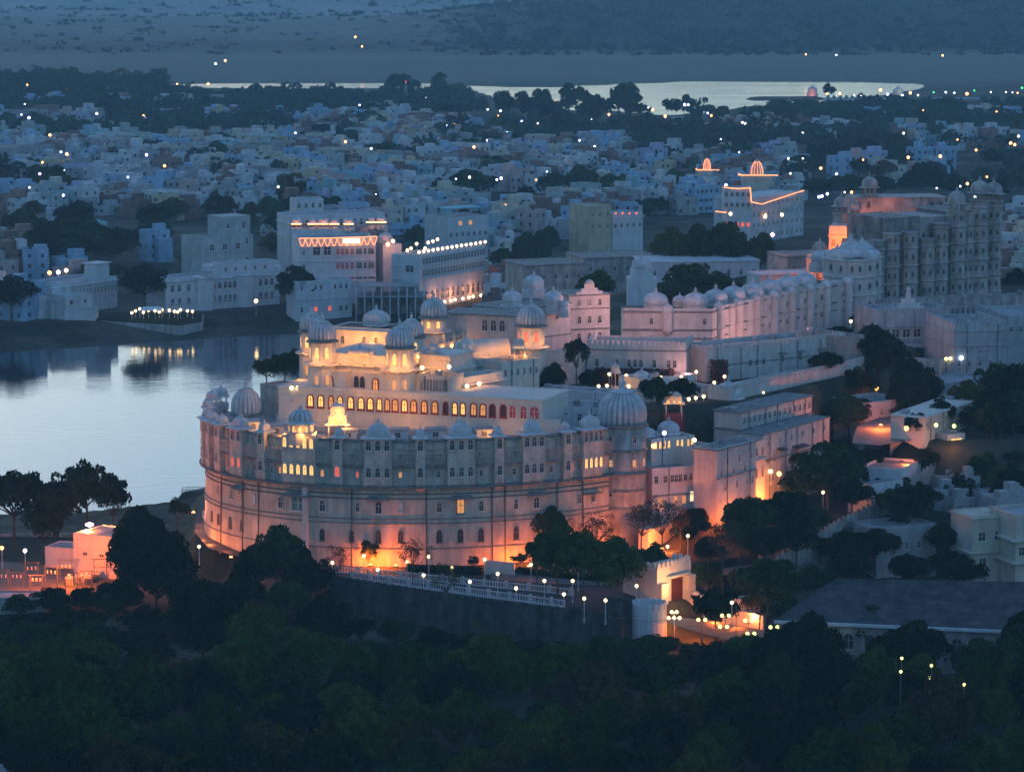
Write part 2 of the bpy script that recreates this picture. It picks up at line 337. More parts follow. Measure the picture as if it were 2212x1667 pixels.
# ------------------------------------------------------------------ architecture kit
def outline(kind, n=8):
    if kind == 'rect': return [(-.5, 0), (.5, 0), (.5, 1), (-.5, 1)]
    p = [(-.5, 0), (.5, 0), (.5, .62)]
    for k in range(1, n):
        a = math.pi * k / n; r = .5 * (1 + (.05 * math.cos(4 * a) if kind == 'cusp' else 0))
        p.append((r * math.cos(a), .62 + .38 * math.sin(a) ** .85))
    return p + [(-.5, .62)]
_win = {}
def winmesh(kind):
    """kind = shape_pane_frame, e.g. arch_glass_frame"""
    if kind in _win: return _win[kind]
    shp, pane, fr = kind.split('-'); o = outline(shp); b = MB(); n = len(o)
    cx, cz = 0, .5
    kx, kz = (.66, .80) if fr == 'red' else (.84, .90); inn = [(x * kx, .5 + (z - .5) * kz) for x, z in o]
    b.add([(x, -.05, z) for x, z in inn], [tuple(range(n))], 0)
    vs = [(x, 0.02, z) for x, z in o] + [(x, -.14, z) for x, z in o] + [(x, -.14, z) for x, z in inn] + [(x, -.05, z) for x, z in inn]
    fs = []
    for k in range(n):
        j = (k + 1) % n
        fs += [(k, j, n + j, n + k), (n + k, n + j, 2 * n + j, 2 * n + k), (2 * n + k, 2 * n + j, 3 * n + j, 3 * n + k)]
    b.add(vs, fs, 1)
    if pane not in ('red',):
        b.box(-.03, -.09, .1, .03, -.052, .9, 1); b.box(-.36, -.087, .56, .36, -.054, .60, 1)
    b.box(-.58, -.22, -.06, .58, .02, .015, 1)
    _win[kind] = b.mesh('window', [pane, fr]); return _win[kind]
def add_win(parent, x, y, z, rz=0, w=1., h=1.6, kind='arch-glass-frame', name='window', label=None):
    o = link(name, winmesh(kind), parent, (x, y, z - h / 2), rz, (w, 1, h))
    if label: o['label'] = label
    return o
DOME = [(1.0, 0), (1.03, .10), (1.045, .27), (1.02, .45), (.94, .63), (.79, .80), (.58, .93), (.36, 1.01), (.26, 1.04), (.25, 1.09), (.12, 1.12), (.10, 1.22), (.18, 1.28), (.11, 1.34), (.05, 1.40), (.03, 1.55)]
def dome_mb(r, h=None, ribs=0, n=32, sq=0, c=(0, 0, 0), mi=0):
    h = h or r; b = MB()
    nn = ribs * 4 if ribs else n
    b.lathe([(a * r, z * h) for a, z in DOME[:8]], nn, c, mi, True, ribs, .10, sq)
    b.lathe([(a * r, z * h) for a, z in DOME[7:]], 12, (c[0], c[1], c[2]), mi)
    if ribs:
        b.lathe([(r * .50, h * .955), (r * .46, h * 1.03), (r * .28, h * 1.06)], ribs, c, mi)
    return b
def eave(b, r, z, out=.7, n=8, mi=0, th=.14, c=(0, 0)):
    b.lathe([(r, z + .35), (r + out, z + .0), (r + out, z - th), (r, z + .1)], n, (c[0], c[1], 0), mi, False)
class T:
    def __init__(s, name, label, cat, loc, rz=0, group=None):
        s.o = empty(name, loc, rz, label, cat, group); s.loc = loc; s.rz = rz
    def part(s, name, mb, mats, parent=None, label=None):
        o = mb.build(name, mats, parent or s.o)
        if label: o['label'] = label
        return o
    def wpart(s, name, mb, mats, parent=None, label=None):      # mesh given in world coordinates (rz = 0 only)
        mb.v = [(x - s.loc[0], y - s.loc[1], z - s.loc[2]) for x, y, z in mb.v]
        return s.part(name, mb, mats, parent, label)
    def l(s, x, y, z=0):
        dx, dy = x - s.loc[0], y - s.loc[1]; c, n = math.cos(-s.rz), math.sin(-s.rz)
        return dx * c - dy * n, dx * n + dy * c, z - s.loc[2]
def merlons(b, x0, y0, x1, y1, z, mw=.7, mh=.8, th=.3, mi=0, step=None):
    L_ = math.hypot(x1 - x0, y1 - y0); n = max(1, int(L_ / (step or mw * 1.35))); a = math.atan2(y1 - y0, x1 - x0); c, s = math.cos(a), math.sin(a)
    for k in range(n):
        u = (k + .5) * L_ / n; cx, cy_ = x0 + u * c, y0 + u * s; h = mw / 2
        pr = [(-h, 0), (h, 0), (h, mh * .6), (h * .55, mh * .9), (0, mh), (-h * .55, mh * .9), (-h, mh * .6)]
        m = len(pr); vs = []
        for t in (-th / 2, th / 2):
            for p, q in pr: vs.append((cx + p * c - t * s, cy_ + p * s + t * c, z + q))
        b.add(vs, [tuple(range(m)), tuple(range(2 * m - 1, m - 1, -1))] + [(i, m + i, m + (i + 1) % m, (i + 1) % m) for i in range(m)], mi)
def small_roof_things(b, rr, W, D, z, n=2, mi=0):
    for _ in range(n):
        w_, d_, h_ = rr.uniform(1.5, 3), rr.uniform(1.5, 3), rr.uniform(1, 2.4); x = rr.uniform(.5, max(.6, W - w_ - .5)); y = rr.uniform(.8, max(.9, D - d_ - .5))
        b.box(x, y, z - .02, x + w_, y + d_, z + h_, mi)
class Bld(T):
    """A block with its front from photo column L at distance dl to column Rr at distance dr."""
    def __init__(s, name, label, cat, L, Rr, top, z0, depth, m='plaster', roofm='roof', par=.8, cren=False, corn=(), base=3, group=None, rail=False, wallname='wall'):
        (pl, dl), (pr, dr) = L, Rr
        x0, x1 = Xat(pl, dl, z0), Xat(pr, dr, z0)
        zt = top if top < 100 else Zat(top, dl)
        s.z0, s.zt, s.W, s.D = z0, zt, math.hypot(x1 - x0, dr - dl), depth
        T.__init__(s, name, label, cat, (x0, dl, z0), math.atan2(dr - dl, x1 - x0), group)
        h = zt - z0; b = MB(); W, D = s.W, s.D; s.h = h
        t = .3; hp = 0 if cren else par
        b.box(0, 0, -base, W, D, h - par)
        o = [(0, 0), (W, 0), (W, D), (0, D)]; i = [(t, t), (W - t, t), (W - t, D - t), (t, D - t)]
        for k in range(4):
            j = (k + 1) % 4; q = [o[k], o[j], i[j], i[k]]
            b.prism(q, h - par + .001 * 0, h)
        s.wall = s.part(wallname, b, m)
        rb = MB(); rb.box(t + .01, t + .01, h - par - .05, W - t - .01, D - t - .01, h - par + .04); s.part('roof', rb, roofm)
        if corn:
            cb = MB()
            for z, out in corn:
                zz = z - z0
                cb.prism([(-out, -out), (W + out, -out), (W + out, D + out), (-out, D + out)], zz - .12, zz - .02); 
                cb.prism([(-out, -out), (W + out, -out), (W + out, D + out), (-out, D + out)], zz - .02, zz + out * .35, top=[(-.02, -.02), (W + .02, -.02), (W + .02, D + .02), (-.02, D + .02)])
            s.part('cornice', cb, 'cornice' if m in ('plaster', 'stone', 'stone_dark') else m)
        if cren:
            mb_ = MB(); merlons(mb_, 0, .15, W, .15, h - .02, cren, cren * 1.25); merlons(mb_, W - .15, 0.3, W - .15, D, h - .02, cren, cren * 1.25); merlons(mb_, .15, 0.3, .15, D, h - .02, cren, cren * 1.25)
            s.part('battlement', mb_, m)
    def row(s, z, us, w=1., h=1.6, kind='arch-glass-frame', face='F', name='window'):
        if isinstance(us, int): us = [(k + .5) / us for k in range(us)]
        for u_ in us:
            if face == 'F': add_win(s.o, u_ * s.W, 0, z - s.z0, 0, w, h, kind, name)
            elif face == 'R': add_win(s.o, s.W, u_ * s.D, z - s.z0, math.pi / 2, w, h, kind, name)
            else: add_win(s.o, 0, (1 - u_) * s.D, z - s.z0, -math.pi / 2, w, h, kind, name)
    def u(s, px, z=None):                       # fraction along the front at a photo column
        z = z if z is not None else (s.z0 + s.zt) / 2
        a, b = 0, 1; c, n = math.cos(s.rz), math.sin(s.rz)
        best = min(((abs(proj(s.loc[0] + k / 200 * s.W * c, s.loc[1] + k / 200 * s.W * n, z)[0] - px), k / 200) for k in range(-20, 221)))
        return best[1]
    def pxrow(s, z, pxs, **k): s.row(z, [s.u(p, z) for p in pxs], **k)
    def chajja(s, u_, z, w=1.8, out=.8, face='F', m='cornice'):
        b = MB(); b.add([(-w / 2, 0, .3), (w / 2, 0, .3), (w / 2 + .1, -out, 0), (-w / 2 - .1, -out, 0), (-w / 2, 0, .18), (w / 2, 0, .18), (w / 2 + .1, -out, -.1), (-w / 2 - .1, -out, -.1)],
                        [(0, 3, 2, 1), (4, 5, 6, 7), (0, 1, 5, 4), (1, 2, 6, 5), (2, 3, 7, 6), (3, 0, 4, 7)])
        o = b.build('awning', m, s.o)
        if face == 'F': o.location = (u_ * s.W, 0, z - s.z0)
        else: o.location = (s.W, u_ * s.D, z - s.z0); o.rotation_euler = (0, 0, math.pi / 2)
    def dome(s, u_, v_, r, base=.4, ribs=0, m='dome', n=8, hgt=None, z=None, sq=0, out=.5, name='dome'):
        z = (s.h - .8 if z is None else z - s.z0); b = MB(); b.lathe([(r, z - .1), (r, z + base)], n if not sq else 4, (u_ * s.W, v_ * s.D, 0), 0, False)
        eave(b, r, z + base, out, n if not sq else 16, 0, c=(u_ * s.W, v_ * s.D))
        d = dome_mb(r * .98, hgt, ribs, sq=sq, c=(u_ * s.W, v_ * s.D, z + base + .3)); b.add(d.v, d.f, 0, True)
        return s.part(name, b, m)
def kiosk(name, label, x, y, z, r, hcol=1.6, ncol=6, group=None, m='dome', lit=None, parent=None, hd=None, cat='kiosk', drum=0):
    """pillared domed kiosk (chhatri)"""
    if parent is None: o = empty(name, (x, y, z), 0, label, cat, group)
    else:
        o = parent
    b = MB(); b.lathe([(r * 1.15, -1.0), (r * 1.15, .25 + drum)], 16, (0, 0, 0), 0, False)
    base = b.build('base', m, o)
    for k in range(ncol):
        a = 2 * math.pi * (k + .5) / ncol; c = MB(); c.lathe([(.14, drum + .25), (.09, drum + .5), (.09, drum + hcol - .2), (.15, drum + hcol)], 6, (r * .92 * math.cos(a), r * .92 * math.sin(a), 0)); c.build('pillar', m, o)
    e = MB(); eave(e, r, drum + hcol + .05, r * .35, max(8, ncol), 0); e.lathe([(r, drum + hcol - .02), (r, drum + hcol + .42)], 12, (0, 0, 0), 0, False); e.build('eave', m, o)
    dome_mb(r * .95, hd or r * .9, c=(0, 0, drum + hcol + .4)).build('dome', m, o)
    if lit: 
        l = MB(); l.lathe([(.12, drum + hcol - .25), (.16, drum + hcol - .12), (.12, drum + hcol)], 8); l.build('lamp', lit, o)
    return o
# street furniture prototypes
def lamp_post_proto(name, hp, r, gm, heads=1):
    post = MB(); post.lathe([(.16, -.4), (.16, .35), (.07, .5), (.05, hp - r)], 8)
    if heads > 1: post.tube((-.5, 0, hp - r - .15), (.5, 0, hp - r - .15), .04)
    gl = MB(); gl.lathe([(r * math.sin(a), -r * math.cos(a)) for a in [R(q) for q in (8, 35, 65, 90, 115, 145, 172)]], 12)
    return post.mesh('post', ['whiteiron' if gm != 'globe_y' else 'iron']), gl.mesh('globe', [gm])
_lp = {}
def lamp_post(x, y, z, label, group, hp=3.6, r=.36, gm='globe', heads=1, cat='lamp post', name='lamp_post'):
    k = (hp, r, gm, heads)
    if k not in _lp: _lp[k] = lamp_post_proto(name, hp, r, gm, heads)
    o = empty(name, (x, y, z), 0, label, cat, group)
    link('post', _lp[k][0], o)
    if heads == 1: link('globe', _lp[k][1], o, (0, 0, hp))
    else:
        for sx in (-.55, .55): link('globe', _lp[k][1], o, (sx, 0, hp))
    return o
# ------------------------------------------------------------------ the crescent palace in front
CP = T('crescent_palace', 'long curved pale palace front with ringed balconies and small roof domes', 'palace', (-20, 556, 8))
def cp_pt(s_):
    a = R(s_); sx, cx_ = math.sin(a), math.cos(a)
    A, B, yc = (36, 30, 584) if s_ < 0 else (50, 38, 592)
    nx, ny = sx / A, -cx_ / B; n = math.hypot(nx, ny)
    return (-20.6 + A * sx, yc - B * cx_, nx / n, ny / n)
CPATH = [cp_pt(s_) for s_ in np.arange(-112, 53.1, 1.5)]
_tab = [(proj(cp_pt(s_)[0], cp_pt(s_)[1], 22)[0], s_) for s_ in np.arange(-84, 56, .1)]
def s_px(px): return min(_tab, key=lambda t: abs(t[0] - px))[1]
b = MB(); b.sweep(CPATH, [(-1.2, 2), (.5, 2), (.35, 12), (0, 22), (-1.2, 22)]); CP.wpart('lower_wall', b, 'plaster_warm')
b = MB(); b.sweep(CPATH, [(-1.2, 22.001), (0, 22.001), (0, 30.3), (-.5, 30.3), (-.5, 29.3), (-1.2, 29.3)]); CP.wpart('upper_wall', b, 'grime')
b = MB(); b.sweep(CPATH, [(-13, 28.9), (-.52, 28.9), (-.52, 29.45), (-13, 29.45)]); CP.wpart('roof', b, 'roof')
b = MB(); b.sweep(CPATH, [(-13.8, 10), (-13.01, 10), (-13.01, 30.4), (-13.8, 30.4)]); CP.wpart('inner_wall', b, 'plaster')
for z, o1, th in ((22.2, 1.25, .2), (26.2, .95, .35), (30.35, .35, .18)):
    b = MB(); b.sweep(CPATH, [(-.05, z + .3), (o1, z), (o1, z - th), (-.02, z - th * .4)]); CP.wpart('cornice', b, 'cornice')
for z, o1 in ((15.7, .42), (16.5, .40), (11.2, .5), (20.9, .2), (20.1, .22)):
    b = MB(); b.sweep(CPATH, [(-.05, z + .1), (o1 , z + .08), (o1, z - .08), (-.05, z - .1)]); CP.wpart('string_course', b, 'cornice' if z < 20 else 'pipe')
# balcony rails along the upper storey
b = MB()
for z, t in ((26.35, .1), (27.5, .08), (28.25, .1)): b.sweep(CPATH, [(.62, z), (.80, z), (.80, z + t), (.62, z + t)])
for k in range(len(CPATH) - 1):
    for q in range(3):
        f = q / 3; x, y, nx, ny = [CPATH[k][i] * (1 - f) + CPATH[k + 1][i] * f for i in range(4)]
        b.obox((x + nx * .71, y + ny * .71), math.atan2(ny, nx), .05, .07, 26.3, 28.3 if q else 28.6)
CP.wpart('balustrade', b, 'grime')
# shadowed loggia behind the rails: slim pilasters and a ledge
b = MB()
for k in range(0, len(CPATH) - 1, 2):
    x, y, nx, ny = CPATH[k]; b.obox((x + nx * .12, y + ny * .12), math.atan2(ny, nx), .14, .2, 26.2, 30.2)
    b.obox((x + nx * .10, y + ny * .10), math.atan2(ny, nx), .1, .16, 22.2, 26.0)
b.sweep(CPATH, [(0, 28.9), (.25, 28.9), (.25, 29.05), (0, 29.05)]); CP.wpart('pilasters', b, 'grime')
def on_curve(px, z, out=.02, zref=22):
    x, y, nx, ny = cp_pt(s_px(px)); return (x + nx * out - CP.loc[0], y + ny * out - CP.loc[1], z - CP.loc[2]), math.atan2(ny, nx) + math.pi / 2
def cwin(px, z, w=.9, h=1.5, kind='arch-glass-frame', out=.04, label=None):
    p, a = on_curve(px, z, out); return add_win(CP.o, p[0], p[1], p[2], a, w, h, kind, label=label)
_bay = {}
def bay(px, n, w, kindu='arch-glass-frame', kindl=None, low=True, domed=True, ww=.95):
    key = (n, w, low, domed)
    if key not in _bay:
        d = 1.15; b = MB(); z0 = 22.7 if low else 26.4
        b.prism([(-w / 2, -d), (w / 2, -d), (w / 2, .1), (-w / 2, .1)], z0 - 8, 31.0 - 8)
        b.prism([(-w / 2 * .8, -d * .1), (w / 2 * .8, -d * .1), (w / 2 * .8, .05), (-w / 2 * .8, .05)], z0 - 9.2, z0 - 8.001, top=[(-w / 2, -d), (w / 2, -d), (w / 2, .1), (-w / 2, .1)])
        for z in (22.75, 24, 26.3, 28.6): 
            if z >= z0: b.prism([(-w / 2 - .1, -d - .1), (w / 2 + .1, -d - .1), (w / 2 + .1, .05), (-w / 2 - .1, .05)], z - 8, z - 7.88)
        r = MB()
        r.prism([(-w / 2 - .55, -d - .65), (w / 2 + .55, -d - .65), (w / 2 + .55, 1.6), (-w / 2 - .55, 1.6)], 22.9, 23.02)
        r.prism([(-w / 2 - .55, -d - .65), (w / 2 + .55, -d - .65), (w / 2 + .55, 1.6), (-w / 2 - .55, 1.6)], 23.02, 23.3, top=[(-w / 2, -d), (w / 2, -d), (w / 2, 1.2), (-w / 2, 1.2)])
        k = dome_mb(1.0, 1.0, sq=.75, n=24); hh = min(2.1, .75 + w * .28)
        r.add([(x * w / 2 * .82, y * 1.0, 23.3 + z * hh) for x, y, z in k.v], k.f, 0, True)
        if n >= 2:
            for q in (-.5, 0, .5): r.lathe([(.05, 23.3 + hh), (.12, 23.3 + hh * 1.12), (.02, 23.3 + hh * 1.5)], 6, (q * w * .3, 0, 0))
        _bay[key] = (b.mesh('bay', ['grime']), r.mesh('dome', ['dome']))
    p, a = on_curve(px, 8, 0); body = link('bay', _bay[key][0], CP.o, p, a)
    if domed: link('dome', _bay[key][1], body)
    for k in range(n):
        x = (k - (n - 1) / 2) * w / n
        add_win(body, x, -1.17, 29.75 - 8, 0, ww, 1.9, kindu)
        if low: add_win(body, x, -1.17, 25.0 - 8, 0, ww, 1.9, kindl or kindu)
    return body
AG, AL, AR = 'arch-glass-frame', 'arch-lit-frame', 'arch-lit_red-frame'
bay(818, 3, 4.9); bay(995, 3, 4.9); bay(1148, 3, 4.2); bay(1273, 4, 4.4, AG, AL, ww=.7)
for px, k in ((733, AR), (908, AG), (1075, AG), (1220, AG)): bay(px, 1, 1.7, AG, k)
bay(572, 1, 1.8); bay(521, 2, 3.4, AG, AR); bay(481, 1, 2.0); bay(461, 1, 1.8); bay(450, 1, 1.8)
# the big lit bay
body = bay(651, 5, 6.6, AL, AL, domed=False, ww=.85)
for px, w, h, k in ((551, .7, 1.2, AG), (585 + 5, .8, 1.4, AG), (607, .8, 1.3, 'arch-lit_dim-frame'), (697, .7, 1.3, 'arch-lit_dim-frame'), (773, .6, 1.1, AR), (865, .6, 1.0, 'rect-lit_dim-frame'),
                    (947, .6, 1.1, 'rect-glass-frame'), (1039, .6, 1.1, 'rect-glass-frame'), (1111, .6, 1.2, 'rect-glass-frame'), (1190, .6, 1.2, 'rect-glass-frame'), (1234, .6, 1.4, AR), (1250, .5, 1.2, AG)):
    cwin(px, 24.4, w, h, k)
for px in (700, 760, 865, 950, 1035, 1112, 1185, 1245): cwin(px, 27.6, .55, 1.0, 'rect-glass-frame', .06)
for px, w, h, k in ((472, .6, 1.7, AG), (501, .7, 1.9, AG), (520, .9, 2.1, AG), (550, .8, 1.8, 'arch-frame-frame'), (607, 1.1, 2.2, AG), (645, 3.0, 2.6, 'rect-greenshut-frame'), (697, 1.1, 2.2, AG), (773, .7, 1.8, AG),
                    (818, 1.2, 2.4, AG), (865, .8, 1.9, 'arch-frame-frame'), (948, .9, 2.0, AG), (995, 1.4, 2.6, 'rect-lit_dim-cornice'), (1039, .9, 2.0, AG), (1113, .8, 2.0, AG), (1158, 1.2, 2.2, AG), (1250, .8, 2, AG), (1280, .8, 2, AG)):
    cwin(px, 18.6, w, h, k, .2)
for px, w, h in ((461, .6, 1.9), (475, .7, 2.0), (500, .8, 2.2), (525, .8, 2.2), (607, 1.0, 2.3), (697, 1., 2.3), (760, .9, 2.2), (817, 1.1, 2.5), (865, 1.0, 2.3), (948, 1.1, 2.4), (994, 1.1, 2.5), (1038, 1.1, 2.5), (1113, 1.0, 2.5)):
    cwin(px, 13.4, w, h, 'arch-glass-cornice', .38)
for px, w in ((520, 2.4), (645, 5), (818, 3.4), (995, 3.8), (1158, 3.2)):
    p, a = on_curve(px, 20.1, .1); b = MB()
    b.add([(-w / 2, 0, .5), (w / 2, 0, .5), (w / 2 + .3, -1.2, 0), (-w / 2 - .3, -1.2, 0), (-w / 2, 0, .35), (w / 2, 0, .35), (w / 2 + .3, -1.2, -.12), (-w / 2 - .3, -1.2, -.12)],
          [(0, 3, 2, 1), (4, 5, 6, 7), (0, 1, 5, 4), (1, 2, 6, 5), (2, 3, 7, 6), (3, 0, 4, 7)]); b.build('awning', 'cornice', CP.o, p, a)
p, a = on_curve(1276, 19.2, .1); b = MB(); b.box(-1.9, -1.1, 0, 1.9, .1, .15); b.box(-1.9, -1.1, .15, -1.8, -1.0, 1.2); b.box(1.8, -1.1, .15, 1.9, -1.0, 1.2); b.box(-1.9, -1.12, 1.2, 1.9, -1.0, 1.28); b.build('balcony', 'cornice', CP.o, p, a)
for px in (480, 526, 560, 760, 921, 1062, 1090, 1202, 1257):
    x, y, nx, ny = cp_pt(s_px(px)); b = MB(); b.tube((x + nx * .52, y + ny * .52, 8), (x + nx * .2, y + ny * .2, 22), .11); CP.wpart('drain_pipe', b, 'pipe')
x, y, nx, ny = cp_pt(s_px(662)); b = MB(); b.obox((x + nx * .3, y + ny * .3), math.atan2(ny, nx), .6, .45, 5, 22.0); CP.wpart('buttress', b, 'plaster')
# roof furniture of the crescent
for i, (px, d, r, z) in enumerate(((459, 590, 1.2, 31), (477, 594, 1.3, 31), (449, 583, 1.0, 30.6))):
    p = (Xat(px, d, 31), d, z); q = kiosk('roof_kiosk', ['small pointed roof kiosk at the far left end of the crescent', 'pale little kiosk just right of the leftmost roof kiosks', 'lowest small kiosk on the leftmost rim of the crescent'][i], *p, r, 1.5, 6, 'little kiosks on the left end of the crescent roof')
def roofbox(name, label, pxl, pxr, d, z0, z1, dep, m='limewash', cat='roof room'):
    x0, x1 = Xat(pxl, d, z0), Xat(pxr, d, z0); t = T(name, label, cat, (x0, d, z0)); W = x1 - x0; b = MB(); b.box(0, 0, 0, W, dep, z1 - z0 - .2); t.part('wall', b, m)
    b = MB(); b.box(-.25, -.25, z1 - z0 - .2, W + .25, dep + .25, z1 - z0); t.part('roof', b, 'roof'); add_win(t.o, W * .5, 0, (z1 - z0) * .5, 0, min(1.2, W * .4), (z1 - z0) * .5, 'rect-glass-frame'); return t
for i, (a_, b_, d, z1, lab) in enumerate(((838, 880, 561, 31.3, 'low grey roof room right of the third roof dome'), (920, 962, 562, 31.2, 'low flat roof room left of the middle roof dome'), (1030, 1062, 563, 31.1, 'low pale roof room behind the rail right of the middle dome'),
                                         (1172, 1205, 567, 31.2, 'flat white roof room near the right end of the crescent'), (735, 770, 562, 31.0, 'low roof room right of the bright stacked pavilion'), (585, 612, 566, 31.2, 'low roof room left of the lit round pavilion'), (536, 560, 571, 31.2, 'small roof room below the big left dome'))):
    roofbox('roof_room', lab, a_, b_, d, 29.4, z1, 3.5)
for px, d, lab in ((765, 566.5, 'broad low white canopy roof behind the first roof dome'), (1003 - 60, 566, 'little pointed canopy left of the middle dome')): pass
# big ribbed dome at the left end
def ribbed(name, label, x, y, z, r, hd, drum, ribs=20, wall='plaster', cat='dome', m='dome'):
    t = T(name, label, cat, (x, y, z)); b = MB(); b.lathe([(r * .97, -1), (r * .97, drum)], 32, (0, 0, 0), 0, True); t.part('drum', b, wall)
    b = MB(); eave(b, r * .97, drum, r * .14, 32); t.part('eave', b, 'cornice'); d = dome_mb(r, hd / 1.05, ribs, c=(0, 0, drum + .25)); t.part('dome', d, [m, 'groove']); return t
ribbed('ribbed_dome', 'large grey ribbed dome with spire at the left end of the crescent', Xat(532, 584, 31), 584, 29.4, 2.75, 4.6, 1.2, 18)
# round tower at the right end
RT = T('round_tower', 'thick round tower under a big grey ribbed dome right of the crescent', 'tower', (19.9, 571, 8))
b = MB(); b.lathe([(4.7, -4), (4.55, 8), (4.35, 14), (4.3, 22.8)], 48, (0, 0, 0)); RT.part('wall', b, 'stone')
for z, r, o1 in ((14.3, 4.4, .35), (18.4, 4.38, .30), (22.9, 4.35, .45), (8, 4.6, .12), (11.2, 4.5, .1)):
    b = MB(); b.lathe([(r - .05, z + .3), (r + o1, z), (r + o1, z - .2), (r - .05, z - .25)], 48, (0, 0, 0), 0, False); RT.part('cornice', b, 'cornice')
RT.part('dome', dome_mb(4.42, 5.6, 24, c=(0, 0, 23.1)), ['dome', 'groove'])
for deg in (-118, -62, -150, -30):
    for z, k in ((20.5, 'rect-glass-frame'), (16.2, 'rect-lit_dim-frame'), (10.7, 'rect-glass-frame')):
        if z == 10.7 and deg != -118: continue
        a = R(deg); add_win(RT.o, 4.42 * math.cos(a), 4.42 * math.sin(a), z, a + math.pi / 2, .8, 1.3, k)
# lit pavilions on the crescent roof
x, y = Xat(650, 559, 31), 558.6
LP = T('lit_round_pavilion', 'bright lit faceted roof pavilion with grey ribbed dome on the crescent', 'pavilion', (x, y, 30.8))
b = MB(); b.lathe([(2.7, -1.6), (2.7, .35), (2.9, .4), (2.9, .6)], 12, (0, 0, 0), 0, False); LP.part('base', b, 'plaster')
b = MB(); b.lathe([(2.2, .5), (2.2, 2.2)], 12, (0, 0, 0), 0, False); LP.part('wall', b, 'plaster_clean')
b = MB(); b.lathe([(2.2, 2.6), (2.9, 2.2), (2.9, 2.1), (2.2, 2.25)], 12, (0, 0, 0), 0, False); LP.part('eave', b, 'dome')
LP.part('dome', dome_mb(2.15, 1.9, 12, c=(0, 0, 2.5)), ['dome', 'groove'])
for k in range(12):
    a = 2 * math.pi * k / 12
    add_win(LP.o, 2.15 * math.cos(a), 2.15 * math.sin(a), 1.3, a + math.pi / 2, .55, 1.2, 'arch-lit-frame')
def canopy(name, label, px, d, z, w, tiers=2, cat='pavilion', lamp=60):
    t = T(name, label, cat, (Xat(px, d, z), d, z)); 
    for sx in (-1, 1):
        for sy in (-1, 1): b = MB(); b.tube((sx * w * .4, sy * w * .4, -1), (sx * w * .4, sy * w * .4, 1.9), .12); t.part('pillar', b, 'plaster_clean')
    z_ = 1.9
    for k in range(tiers):
        ww = w * (1 - .22 * k); b = MB(); q = lambda s_, : [(-s_ / 2, -s_ / 2), (s_ / 2, -s_ / 2), (s_ / 2, s_ / 2), (-s_ / 2, s_ / 2)]
        b.prism(q(ww * 1.15), z_, z_ + .12); b.prism(q(ww * 1.15), z_ + .12, z_ + .45, top=q(ww * .8)); t.part('eave', b, 'plaster_clean')
        b = MB(); b.prism(q(ww * .8), z_ + .45, z_ + 1.5); t.part('storey', b, 'plaster_clean')
        for sx in (-1, 0, 1): lm = MB(); lm.box(sx * ww * .3 - .22, -ww * .52, z_ + .36, sx * ww * .3 + .22, -ww * .46, z_ + .52); t.part('floodlight', lm, 'lit')
        z_ += 1.5
    d_ = dome_mb(1, 1, sq=.8, n=24); d_.v = [(a * w * (.30), b_ * w * .30, z_ + c * w * .16) for a, b_, c in d_.v]; t.part('dome', d_, 'plaster_clean')
    t.ztop = z + z_; return t
t = canopy('stacked_pavilion', 'bright two tiered white pavilion right of the lit round pavilion', 730, 567, 29.6, 4.0)
def uplight(t_loc, n_pts, power, color=WARM, rad=.15):
    for p in n_pts: point_light('uplight', p, power, color, radius=rad)
for px, d, z, P in ((712, 564.2, 31.7, 25), (748, 564.2, 31.7, 25), (730, 564.6, 33.4, 18), (690, 558, 31.2, 45), (612, 558.5, 31.0, 45), (650, 555.2, 31.3, 16), (560, 568, 31, 40), (860, 568, 30.6, 36), (960, 564.5, 30.6, 36), (1060, 560.5, 30.6, 36), (1150, 558, 30.6, 30), (690, 574, 31, 20), (770, 573, 37.2, 22), (850, 569.5, 37.2, 25)): point_light('floodlight_glow', (Xat(px, d, z), d, z), P, WARM)

# ------------------------------------------------------------------ long arcaded range and its terrace
AB = Bld('arcade_range', 'long cream wall with a row of red framed lit arches above the crescent roof', 'building', (602, 582), (1172, 564.5), 36.2, 28.5, 14, 'plaster_clean', 'roof', .5, corn=((36.0, .25), (35.1, .12)))
pxs = [671, 693, 717, 735, 757, 779, 799, 821, 837, 855, 874, 895, 917, 941, 963, 982, 1000, 1023, 1043, 1065, 1087, 1107, 1131, 1155]
for i, p in enumerate(pxs):
    wd = 1.35 if p not in (717, 735, 837, 821, 963, 982, 1000) else 1.1
    k = ('cusp-lit-red' if i not in (2, 8, 9) else 'cusp-lit_dim-red') if i < 11 or i in (15, 16) else (('cusp-glass-red' if i in (14, 19, 20) else 'cusp-lit_dim-red') if i < 21 else 'cusp-redblind-frame')
    if i == 23: wd = 2.0
    AB.pxrow(33.75, [p], w=wd, h=2.5, kind=k)
b = MB()
for i in range(len(pxs) - 1):
    xx = (AB.u(pxs[i], 33.7) + AB.u(pxs[i + 1], 33.7)) / 2 * AB.W; b.box(xx - .09, -.16, 3.9, xx + .09, 0.01, 6.9)
b.box(2.5 * 2.2, -.2, 3.75, AB.W, .01, 3.88); AB.part('pilasters', b, 'plaster_clean')
AW = Bld('low_side_wall', 'plain cream wall stub at the right end of the arched range', 'wall', (1172, 564.2), (1209, 563.5), 32.6, 28.5, 1.2, 'plaster_clean', par=.3)
EX = Bld('open_shed', 'tiled lean-to with dim orange front at the foot of the cream wall', 'shed', (800 - 12, 578.5), (940 - 90, 577), 31.9, 28.6, 4, 'plaster', 'roof_dark', .1)
EX.row(30.2, 4, w=1.0, h=2.0, kind='rect-lit_dim-frame')
b = MB(); x0 = Xat(905, 562, 30); 
